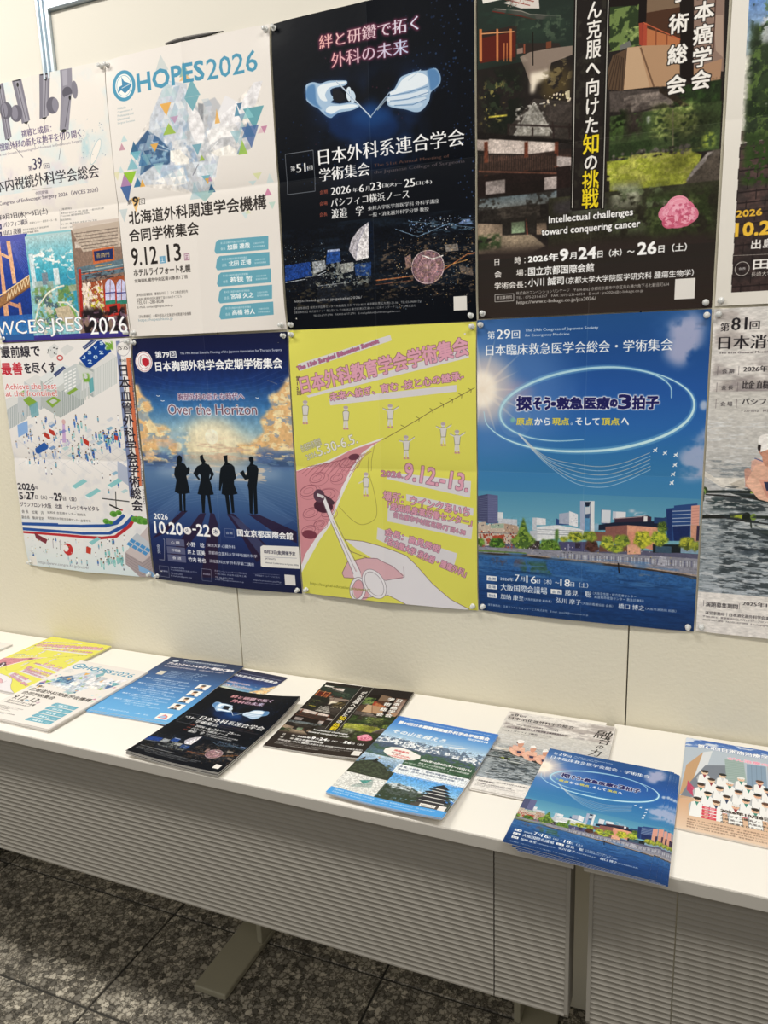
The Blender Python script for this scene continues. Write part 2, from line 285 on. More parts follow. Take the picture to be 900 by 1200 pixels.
# ---------------------------------------------------------------- the printed designs, in millimetres on each sheet
ART = {}
ART['A'] = [
('R','e9e2da',[0,0,412,583]),
('N','cfdfe2',[0,0,412,240],60,60,.45,.8,.8),
('N','d9cfd6',[0,150,412,330],50,50,.5,.8,.6),
('N','b9a9c0',[58.3,176.5,119.6,261.1],25,40,.5,.8,.5,{'e': 8}),
('N','b9a9c0',[294.1,217.8,368.3,285.2],25,40,.5,.8,.5,{'e': 8}),
('N','a9cdd6',[311.3,116.6,398.5,211],25,40,.45,.75,.8,{'e': 10}),
('P','7d7a86',[230,-1,261,0,243,87,216,91]),
('P','9a97a2',[240,2,253,2,238,88,225,89]),
('E','64616d',257.4,67.8,18.2,17.4),
('E','85828f',265.1,67.8,9,14.8),
('P','25232b',[232.8,-.1,257.9,.9,257.4,4,232.3,2.7]),
('E','222',246.7,11.3,3.4,4.4),
('P','222',[221.4,89.6,238.3,88.4,230.5,94.4]),
('L','45424d',1.5,[246.2,14.4,230.2,86.8]),
('P','7d7a86',[144,-2,174,-1,186,89,159,93]),
('P','9a97a2',[154,1,166,1,181,90,167,90]),
('E','64616d',145.3,68.9,19,17.9),
('E','85828f',140.8,67.1,9.5,15.2),
('P','25232b',[147.4,-.7,171.1,0,170.6,3.1,146.9,2.2]),
('E','222',160.5,10.7,3.5,4.5),
('P','222',[163.8,91.4,181.5,90.2,173.3,96.2]),
('L','45424d',1.6,[159.9,13.9,173.1,88.5]),
('P','7d7a86',[92,-5,116,-5,122,116,101,121]),
('P','9a97a2',[100,-2,109,-2,118,117,108,119]),
('E','64616d',114.8,58.6,19.3,18),
('E','85828f',110.2,56.8,9.6,15.3),
('P','25232b',[94.6,-3.8,112.6,-4.1,112,-.9,94,-.9]),
('E','222',104.8,7.3,3.6,4.6),
('P','222',[106,119.8,117.1,117.6,112.2,124.3]),
('L','45424d',1.6,[104.2,10.4,112,116.4]),
('P','8b8894',[290,0,324,1,321,32,317,42,294,108,296,121,270,122,276,94,288,38]),
('P','a5a2ae',[295.8,2.4,310.8,2.1,307.2,32.8,293.6,33.4]),
('E','7c7985',325.4,45.4,8.8,18.1),
('E','55525e',303.7,48,14.1,11.7),
('P','908d99',[295,55,316,52,296,124,272,121]),
('E','222',309.8,59.4,3.3,4.7),
('E','222',281.7,124.1,7.5,3.7),
('L','45424d',1.5,[307.8,63,286.6,117.2]),
('L','556',1.2,[113,122.1,150.2,164.5]),
('L','556',1.2,[178.2,96,193,148.8]),
('L','556',1.2,[228.7,94.7,217.1,146.3]),
('L','556',1.1,[280.1,127.1,258.1,181.5]),
('T','挑戦と成長：',153.8,122,92.5,15.7,'4a3a66',{'m': 1}),
('T','ー内視鏡外科の新たな地平を切り開く',46.9,143,283.5,17.2,'4a3a66',{'m': 1}),
('T','Challenge and Growth: Pioneering New Horizons in Endoscopic Surgery',44.6,154.7,285.9,6.7,'77707f'),
('T','第',163,195.5,14,11,'3b3450',{'m': 1}),
('T','39',179,195.7,29.9,24.6,'2e2848',{'m': 1.5}),
('T','回',212.7,196.8,16.5,10.9,'3b3450',{'m': 1}),
('T','第39回 日本内視鏡外科学会総会',-88.2,232.2,457.5,28.6,'1f1c26',{'m': 2}),
('L','998',.8,[165.8,238.1,229.4,239.2]),
('L','998',.8,[162.7,256.2,226.5,257.1]),
('T','合同開催',175.8,250.9,40.6,7.8,'554f5c'),
('T','World Congress of Endoscopic Surgery 2026（WCES 2026）',11.8,263.6,349.2,12.7,'5a5260',{'m': 1}),
('E','eee8e0',366.2,178.2,9.1,29.2,{'r': -35}),
('O','9fbcc4',1.1,366.2,178.2,9.1,29.2,{'r': -35}),
('D',['7a8a99','99aabb'],[310.2,100.4,393.7,191.8],40,.6,1.3,.8),
('T','2026年9月2日(水)～5日(土)',7.7,296.4,199.1,15.6,'26222e',{'m': 1.3}),
('R','2d2a5c',[35.7,303.4,51.7,314.5]),
('R','2d2a5c',[32.5,320.8,50,331.9]),
('T','会場',37.1,311.9,12.2,5.5,'fff'),
('T','会長',34.8,329.3,12.2,5.6,'fff'),
('T','パシフィコ横浜',59.4,311.8,80.2,12.4,'333040',{'m': 1}),
('T','会議センター・展示ホール・他',145.4,312.4,85.9,5.4,'555'),
('T','山口 茂樹',57.9,330.1,58.1,12.4,'333040',{'m': 1}),
('T','東京女子医科大学 消化器外科',121.6,325.2,85.6,4.4,'555'),
('T','外科学講座 教授',120.5,331.9,52,4.1,'555'),
('L','888',.7,[241.3,288.1,240.2,333.4]),
('T','【事務局】',245.6,290.3,29.9,4.6,'666'),
('T','東京女子医科大学 外科 消化器・一般外科学分野',244.1,299.4,127,4.6,'666'),
('T','〒162-8666 東京都新宿区河田町',242.8,305.4,85.5,4.6,'666'),
('T','【運営事務局】',241.6,314.2,30.7,4.6,'666'),
('T','コングレ株式会社 大阪オフィス内',240.3,323.3,107.4,4.7,'666'),
('T','E-mail : wces2026@congress.jp',239.1,331.5,109.7,4.7,'666'),
('R','27469a',[-85.3,331.8,134.2,571.7]),
('G',['5c5fae','22409a','17357e'],[-80.2,331.2,126.1,521.5]),
('L','6f78c0',1.5,[69.4,344.9,139.7,354.1],{'a': 0.5}),
('L','6f78c0',1.5,[44.5,342.9,-18.3,348.5],{'a': 0.5}),
('L','6f78c0',1.5,[69.4,344.9,138.2,363.1],{'a': 0.5}),
('L','6f78c0',1.5,[44.5,342.9,-21.1,362.6],{'a': 0.5}),
('L','6f78c0',1.5,[69.4,344.9,136.6,372],{'a': 0.5}),
('L','6f78c0',1.5,[44.5,342.9,-23.9,376.9],{'a': 0.5}),
('L','6f78c0',1.5,[69.4,344.9,135.1,381],{'a': 0.5}),
('L','6f78c0',1.5,[44.5,342.9,-26.7,391.2],{'a': 0.5}),
('L','6f78c0',1.5,[69.4,344.9,133.5,390],{'a': 0.5}),
('L','6f78c0',1.5,[44.5,342.9,-29.5,405.5],{'a': 0.5}),
('L','6f78c0',1.5,[69.4,344.9,132,399],{'a': 0.5}),
('L','6f78c0',1.5,[44.5,342.9,-32.3,419.9],{'a': 0.5}),
('L','6f78c0',1.5,[69.4,344.9,130.4,408],{'a': 0.5}),
('L','6f78c0',1.5,[44.5,342.9,-35.2,434.4],{'a': 0.5}),
('L','6f78c0',1.5,[69.4,344.9,128.9,417.1],{'a': 0.5}),
('L','6f78c0',1.5,[44.5,342.9,-38,448.9],{'a': 0.5}),
('L','6f78c0',1.5,[69.4,344.9,127.3,426.2],{'a': 0.5}),
('L','6f78c0',1.5,[44.5,342.9,-40.9,463.5],{'a': 0.5}),
('L','6f78c0',1.5,[69.4,344.9,125.7,435.3],{'a': 0.5}),
('L','6f78c0',1.5,[44.5,342.9,-43.7,478.2],{'a': 0.5}),
('L','6f78c0',1.5,[69.4,344.9,124.2,444.4],{'a': 0.5}),
('L','6f78c0',1.5,[44.5,342.9,-46.6,492.9],{'a': 0.5}),
('L','6f78c0',1.5,[69.4,344.9,122.6,453.6],{'a': 0.5}),
('L','6f78c0',1.5,[44.5,342.9,-49.5,507.7],{'a': 0.5}),
('P','e8b48c',[62,343,75,344,79,443,66,444]),
('P','e0a880',[34,340,40,342,40,534,22,535]),
('L','e8b48c',7.1,[32.1,368.5,67.4,383.6]),
('L','c98f70',9.2,[35.9,486.2,82,499.5]),
('P','c98f70',[76,490,84,489,87,573,74,574]),
('P','9c7048',[-98,505,-88,457,9,477,128,425,126,452,38,486,-2,506]),
('L','e8c99a',3.2,[-88,457,10,472,126,427]),
('L','6b4a35',2.7,[-97,502,5,501,125,453]),
('L','f0d8b0',2,[39.1,482.7,49.2,461.4,50.3,477.8]),
('L','f0d8b0',2,[50.3,477.8,60.2,456.6,61.4,473]),
('L','f0d8b0',2,[61.4,473,71.2,451.9,72.4,468.2]),
('L','f0d8b0',2,[72.4,468.2,82.2,447.2,83.4,463.4]),
('L','f0d8b0',2,[83.4,463.4,93.1,442.5,94.3,458.7]),
('L','f0d8b0',2,[94.3,458.7,103.9,437.8,105.1,454]),
('L','f0d8b0',2,[105.1,454,114.7,433.1,115.9,449.3]),
('L','f0d8b0',2,[115.9,449.3,125.4,428.5,126.6,444.6]),
('G',['2a5da8','3a86c0'],[-104.6,518.1,118.7,571.7]),
('P','8cc4cc',[131,334,269,335,260,576,114,576]),
('G',['b8cfd0','80c0cc','4fb0c4','3a9fba'],[124.8,338.9,268.6,444.9]),
('N','f4f4f0',[125.6,366.2,272.2,431.3],16,9,.55,.7,1,{'e': 4}),
('P','3a98b4',[216,431,277,433,272,527,239,497,212,460]),
('R','cfe0e4',[130.1,378.9,144.7,459.1]),
('R','7a8894',[164.5,424.9,183.7,452.7]),
('R','d6e4e6',[203.6,417.1,219.7,455]),
('R','a8bcb8',[139.2,442.8,163.5,474.4]),
('R','94a8a0',[178.8,445.1,197.9,466]),
('O','9ab4bc',1.4,258.6,432.2,14.9,13.1),
('P','9aa88c',[238,459,269,457,274,471,243,473]),
('N','6d8f4a',[122.4,452.7,261.6,551.3],9,9,.42,.6,.9,{'e': 3}),
('N','cfc8b8',[124,466.8,258.7,576.5],10,8,.5,.65,.9,{'e': 3}),
('N','4a5f70',[128.3,472.5,210.9,575.8],9,9,.55,.65,.9,{'e': 3}),
('L','e8e4d4',4,[119,549,142,499,176,472,212,460,231,458]),
('L','e8e4d4',3.8,[206,495,234,497,260,519,269,537]),
('L','84b050',6.7,[215,501,242,511,257,533]),
('P','c4b498',[194,509,238,504,253,530,240,554,200,531]),
('G',['d0c2b8','b8a898','a08a80'],[274.4,322.5,433.3,407.8]),
('P','8a7264',[269,336,415,329,408,574,265,580]),
('N','d8ccc0',[276.2,328,413.4,377.2],30,8,.4,.7,.9),
('P','bfae9e',[271,336,413,329,410,383,298,387]),
('L','7a6a60',1.8,[276.5,345,406.7,343]),
('L','7a6a60',1.8,[280.9,352.1,405.8,350.1]),
('L','7a6a60',1.8,[285.4,359.2,404.8,357.3]),
('L','7a6a60',1.8,[289.8,366.3,403.9,364.4]),
('L','7a6a60',1.8,[294.3,373.4,402.9,371.6]),
('L','7a6a60',1.8,[298.7,380.5,402,378.7]),
('P','c4683c',[326,384,391,381,389,412,325,416]),
('P','1c2a5e',[330,388,386,386,385,408,330,410]),
('T','善隣門',336.2,403.4,38.4,10.6,'d8b870'),
('P','5e7480',[274,420,415,411,412,439,274,450]),
('L','98b0b4',2.8,[284.5,430.5,413.8,422.6]),
('L','c46a4a',2.3,[276.6,436.8,412.9,429.2]),
('L','d0a05a',1.8,[329.3,421.7,378.9,419.5]),
('N','3c2f34',[280.9,431.4,410.5,454.9],6,4,.5,.6,.8),
('P','b02a20',[279,423,287,424,279,531,269,534]),
('P','a05030',[306,456,411,446,408,533,313,536]),
('N','e8d8c8',[282.2,453.3,346,535.6],8,7,.48,.56,1),
('N','c8c040',[286.3,467,345.6,528.8],7,6,.6,.66,1),
('E','c8c8e8',367.2,473.3,15.1,21.1),
('P','c8c8e8',[352.9,472.4,381.4,474.1,378.7,501.2,350.1,499.6]),
('L','8c4038',1.8,[369.9,453.1,363.5,500.3]),
('L','3c3c80',2.7,[350.6,482.5,381.2,482.3]),
('L','b02a20',3.1,[350.7,468.9,345.9,530.4]),
('P','30806a',[349.2,499.6,379,498.5,378.8,507.3,349,507.8]),
('E','c8c8e8',400.3,475.3,14.9,20.9),
('P','c8c8e8',[386.2,474.4,414.3,476.1,411.7,503,383.6,501.4]),
('L','8c4038',1.8,[402.9,455.3,396.8,502.2]),
('L','3c3c80',2.7,[384,484.5,414.2,484.2]),
('L','b02a20',3.1,[384,470.9,379.5,532]),
('P','30806a',[382.7,501.4,412.1,500.3,411.8,509.1,382.5,509.6]),
('P','c03028',[351,510,392,507,393,533,351,536]),
('P','2a1a18',[359.5,513.8,382.2,511.6,383.2,528.1,359.6,529.3]),
('N','1c1418',[269.2,509.7,410.7,582.2],18,18,.42,.55,1,{'e': 4}),
('N','8a6a80',[274,523.5,410.1,578.8],10,10,.58,.68,.7),
('G',['3a3a90','3c2a78'],[-110.2,569.8,405.9,584.3]),
('Q',[-84.9,341.5,420.3,575.3],4,.1),
('R','2c5c9c',[-110.2,564.3,114.2,579.2]),
('T','WCES-JSES',-9.3,574.8,281.8,43.8,'fff',{'m': 1.2,'o': ('444060',.6)}),
('T','2026',295.8,574.6,108.2,39.1,'fff',{'m': 1.2,'o': ('444060',.6)}),
]
ART['B'] = [
('R','e8e2dc',[0,0,412,583]),
('P','c9cfd8',[112,128,161,64,213,80,192,285,166,267,67,261,51,227,101,198,102,164]),
('P','c2c6cc',[212,90,236,130,247,164,262,210,279,227,273,242,252,265,259,292,238,309,206,294,192,282]),
('P','bfc0c4',[237,123,278,114,301,146,327,157,335,176,371,170,354,222,321,229,279,227,250,190]),
('P','8d9096',[236,119,249,123,246,157,235,141]),
('P','e9e7ea',[303,114,338,134,372,100,392,100,374,139,326,175,297,182,260,177]),
('N','f4f2f2',[104.1,165.6,283.4,281.1],22,22,.45,.62,.9,{'e': 10}),
('N','8fa6c2',[95.8,131.5,275.4,283.9],20,24,.55,.7,.8,{'e': 10}),
('N','f0eeee',[230.8,159.8,350.9,228.4],22,14,.4,.6,.9,{'e': 8}),
('P','3d5f86',[56,185,101,153,129,172,156,198,153,228,108,226,70,241,79,207]),
('N','90b4cc',[54.9,172.6,155.5,225.5],14,12,.5,.62,.9,{'e': 4}),
('P','f3efe8',[156,201,181,202,203,222,202,233,168,231,154,220]),
('P','f3efe8',[257,217,304,208,322,220,321,231,275,227]),
('P','e8e6e8',[210,112,236,137,247,164,245,190,221,191,209,163]),
('P','f6f4f4',[251,176,280,169,316,177,324,193,287,192,258,203]),
('P','b7c8dc',[128,225,192,236,198,267,124,261]),
('P','f4f2ef',[109,257,187,237,193,270,163,273]),
('P','dfe6ee',[212,231,274,234,266,267,223,262]),
('L','f8f8f8',1.4,[256.9,213.6,279.6,198]),
('L','445',1.2,[226,236,209.3,256.8]),
('L','f8f8f8',1,[108.4,176.4,156.1,199.4]),
('L','f8f8f8',1,[102,187.1,150.9,201.4]),
('B',[41.6,91.5,376.9,297.6],.7),
('Q',[56,185,112,128,161,64,212,90,236,130,301,146,372,100,392,100,354,222,279,227,260,278,239,302,67,261],8,.1),
('Z',['c4d4dc','b4c4d4','dfe4e8','a8c4cc','ccd0dc','e8e8e8','9cb4c8','b8c0d4'],17,.75,.75,[102,164,141,109,159,82,194,80,211,97,203,174,182,193,148,178,136,157]),
('Z',['c4d4dc','b4c4d4','dfe4e8','a8c4cc','ccd0dc','e8e8e8','9cb4c8','b8c0d4','6fa3b4','4d80a0'],17,.45,.7,[44,234,56,185,102,164,129,175,104,210,74,246]),
('Z',['c4d4dc','b4c4d4','dfe4e8','a8c4cc','ccd0dc','e8e8e8','9cb4c8','b8c0d4'],17,.6,.6,[73,257,128,225,196,240,193,270,163,271]),
('Z',['c4d4dc','b4c4d4','dfe4e8','a8c4cc','ccd0dc','e8e8e8','9cb4c8','b8c0d4'],17,.5,.6,[227,225,279,227,266,274,239,302,211,291,204,260]),
('Z',['c4d4dc','b4c4d4','dfe4e8','a8c4cc','ccd0dc','e8e8e8','9cb4c8','b8c0d4'],17,.4,.6,[237,123,278,114,301,146,288,181,243,160]),
('Z',['c4d4dc','b4c4d4','dfe4e8','a8c4cc','ccd0dc','e8e8e8','9cb4c8','b8c0d4','6fa3b4','4d80a0'],17,.6,.7,[322,164,355,154,372,163,359,219,322,225]),
('R3',[('e6a94a',154,120,30,25,0,.9),('98b840',158,158,34,22,1,.9),('b98fb0',174,143,22,14,0,.8),('e6a94a',280,150,13,28,1,.8),('e6a94a',116,190,22,16,0,.9),('2e5f86',61,183,25,26,1,.95),('6fb0c0',64,201,30,19,0,.9),('7fb6c2',52,215,31,23,1,.9),('a87ea8',29,244,31,31,1,.95),('8fbf30',43,244,36,27,0,.95),('3c5f9a',28,276,31,35,0,.9),('2e6f9a',62,254,25,19,1,.9),('e6a94a',74,257,15,15,1,.9),('3f73a0',81,207,25,30,1,.8),('6fa3b4',93,212,30,22,0,.7),('9ccad0',122,233,30,22,0,.6),('98b840',236,225,14,11,1,.9),('6fa3b4',226,208,24,22,0,.9),('6fb0c0',242,267,23,14,0,.9),('e6a94a',245,272,14,12,0,.9),('b98fb0',251,267,11,12,1,.9),('2e5f86',252,286,19,17,1,.95),('8fb8b4',234,301,53,22,0,.7),('8fb8c4',211,287,29,34,1,.5),('98c050',336,216,22,28,1,.9),('88b8c4',323,196,27,25,0,.6),('5fa0ac',367,166,49,42,0,.95),('8ccad0',354,153,26,21,1,.7),('3f5f9a',357,200,40,42,0,.75),('3f6a9a',352,185,31,28,1,.8),('c080a0',389,190,15,14,0,.9),('d8a8b8',381,190,16,10,1,.6),('3f80a0',328,146,13,21,1,.8),('2e5f86',335,140,13,14,0,.8),('b9d4d6',36,161,18,13,1,.9),('c090a0',28,177,17,15,1,.9),('b9d4d6',19,223,17,14,1,.7),('dcd8a8',7,236,19,18,0,.7),('e0a850',49,300,26,31,0,.7),('a0b8c0',14,319,24,28,0,.5),('d8dca8',366,275,22,13,0,.9),('c9dde0',353,287,20,9,0,.8),('c880a0',388,307,18,15,1,.95),('c9dde0',394,281,17,18,1,.7),('b9d4c8',397,335,16,14,0,.9),('c9dde0',332,349,18,13,0,.8),('d8dca8',339,341,13,9,1,.7)]),
('R3',[('c8cfcf',152,30,35,31,1,.9),('7fa89a',208,50,25,29,1,.8),('e0b070',209,65,30,14,1,.8),('6fa8b4',224,88,39,33,1,.95),('6fa8b4',222,119,37,28,0,.95),('b9d0d4',161,79,41,34,1,.6)]),
('T','HOPES',85.8,76.4,169.6,35.2,'4593b4',{'b': 1.2}),
('T','2026',262.4,79.9,119.9,38.2,'4593b4',{'b': 0.35}),
('E','4593b4',48.5,57.9,31.2,30.4),
('E','f0f0ec',48.5,57.9,23.1,23.4),
('E','4593b4',48.5,57.9,19.9,20.6),
('E','f0f0ec',48.5,57.9,18.8,19.9),
('P','3f86ae',[44,39,50,49,70,58,62,67,50,73,40,65,31,70,34,59,44,56]),
('L','f0f0ec',1.1,[42,61.7,64.2,57.2]),
('T','Hokkaido',25.7,102.3,23,4.7,'8fa4ac'),
('T','Organization of',24.8,109.9,41.4,4.7,'8fa4ac'),
('T','Professional and',23.9,117.1,43.6,4.7,'8fa4ac'),
('T','Educational',22.9,124.2,32.8,4.7,'8fa4ac'),
('T','Surgical Societies',22,132.1,47.9,4.8,'8fa4ac'),
('T','第',25.3,297.6,13.4,10.8,'2a2522'),
('T','9',41.7,300.9,14.4,18.2,'2a2522',{'b': 0.7}),
('T','回',58.4,300.1,16.4,12.3,'2a2522'),
('T','北海道外科関連学会機構',27.6,339.7,355.3,28.4,'231d1b',{'b': 0.45}),
('T','合同学術集会',24.3,376.5,189.4,27,'231d1b',{'b': 0.45}),
('T','9.12',24.6,427.7,71.6,37.6,'231d1b',{'b': 0.5}),
('T','13',124.8,426,36.5,36,'231d1b',{'b': 0.5}),
('R','6fa5c4',[102.5,412.8,118.8,428]),
('T','土',105.2,425.3,9.8,10.1,'fff'),
('R','b08a9c',[169.6,412.4,184.3,426.9]),
('T','日',171.7,424.6,9.5,10,'fff'),
('T','ホテルライフォート札幌',26.3,451.2,157.5,16.4,'2a2522',{'b': 0.3}),
('T','北海道札幌市中央区南10条西1丁目',25.7,464.6,147.7,7.8,'2a2522',{'b': 0.1}),
('T','［第9回運営事務局（事務局代行）］ マイス株式会社内',26.6,495,144.6,6.6,'4a4542'),
('T','北海道札幌市中央区大通東7丁目1-118-8 ライフビル',27.1,504.1,127,6.1,'4a4542'),
('T','TEL 011-280-8008',27.6,512.3,75.6,7.5,'4a4542'),
('T','E-MAIL contact@hopes.hkdo.jp',28.1,522.6,99.7,6.2,'4a4542'),
('T','［学会事務局］ 一般社団法人 北海道外科関連学会機構',29.1,543.1,146.8,7.1,'4a4542'),
('T','https://hopes.hkdo.jp',26.1,552.2,98.5,8,'7f9aa6'),
('P','68a8bc',[254,396,261,391,384,393,382,420,253,419,249,413]),
('T','第１回 北海道外科連合学会学術集会',265.9,400.5,63.1,4.4,'e8f4f6'),
('T','会長',264.8,412.8,12.2,6.1,'d8ecf0'),
('T','加藤 達哉',282,413.2,55.8,10.5,'fff',{'b': 0.3}),
('T','北海道大学大学院',347,407.1,25.3,3.6,'e8f4f6'),
('T','医学研究院教授',346.5,413.6,27.7,3.6,'e8f4f6'),
('P','68a8bc',[254,429,261,424,384,425,383,452,253,453,249,447]),
('T','第２回 北海道外科連合学会学術集会',265.9,433.8,63.3,4.5,'e8f4f6'),
('T','会長',264.8,446.4,12.3,6.1,'d8ecf0'),
('T','北田 正博',282.1,446.5,56,10.6,'fff',{'b': 0.3}),
('T','北海道大学大学院',347.4,440,25.4,3.6,'e8f4f6'),
('T','医学研究院教授',346.9,446.4,27.8,3.6,'e8f4f6'),
('P','68a8bc',[254,463,261,458,385,458,384,486,253,487,249,481]),
('T','第３回 北海道外科連合学会学術集会',265.9,467.3,63.6,4.5,'e8f4f6'),
('T','会長',264.8,480.2,12.3,6.2,'d8ecf0'),
('T','若狭 哲',282.2,480.1,56.3,10.7,'fff',{'b': 0.3}),
('T','北海道大学大学院',347.8,473.1,25.5,3.6,'e8f4f6'),
('T','医学研究院教授',347.3,479.6,28,3.6,'e8f4f6'),
('P','68a8bc',[254,497,261,492,386,491,384,519,253,522,249,516]),
('T','第４回 北海道外科連合学会学術集会',266,501.2,63.9,4.6,'e8f4f6'),
('T','会長',264.9,514.4,12.4,6.3,'d8ecf0'),
('T','宮城 久之',282.3,513.9,56.5,10.8,'fff',{'b': 0.3}),
('T','北海道大学大学院',348.1,506.5,25.6,3.7,'e8f4f6'),
('T','医学研究院教授',347.6,513.1,28.1,3.7,'e8f4f6'),
('P','68a8bc',[254,532,261,527,386,525,385,552,253,556,249,550]),
('T','第５回 北海道外科連合学会学術集会',266,535.3,64.2,4.6,'e8f4f6'),
('T','会長',264.9,548.9,12.4,6.3,'d8ecf0'),
('T','高橋 将人',282.4,548.1,56.8,10.9,'fff',{'b': 0.3}),
('T','北海道大学大学院',348.5,540.2,25.7,3.7,'e8f4f6'),
('T','医学研究院教授',348,546.8,28.2,3.7,'e8f4f6'),
]
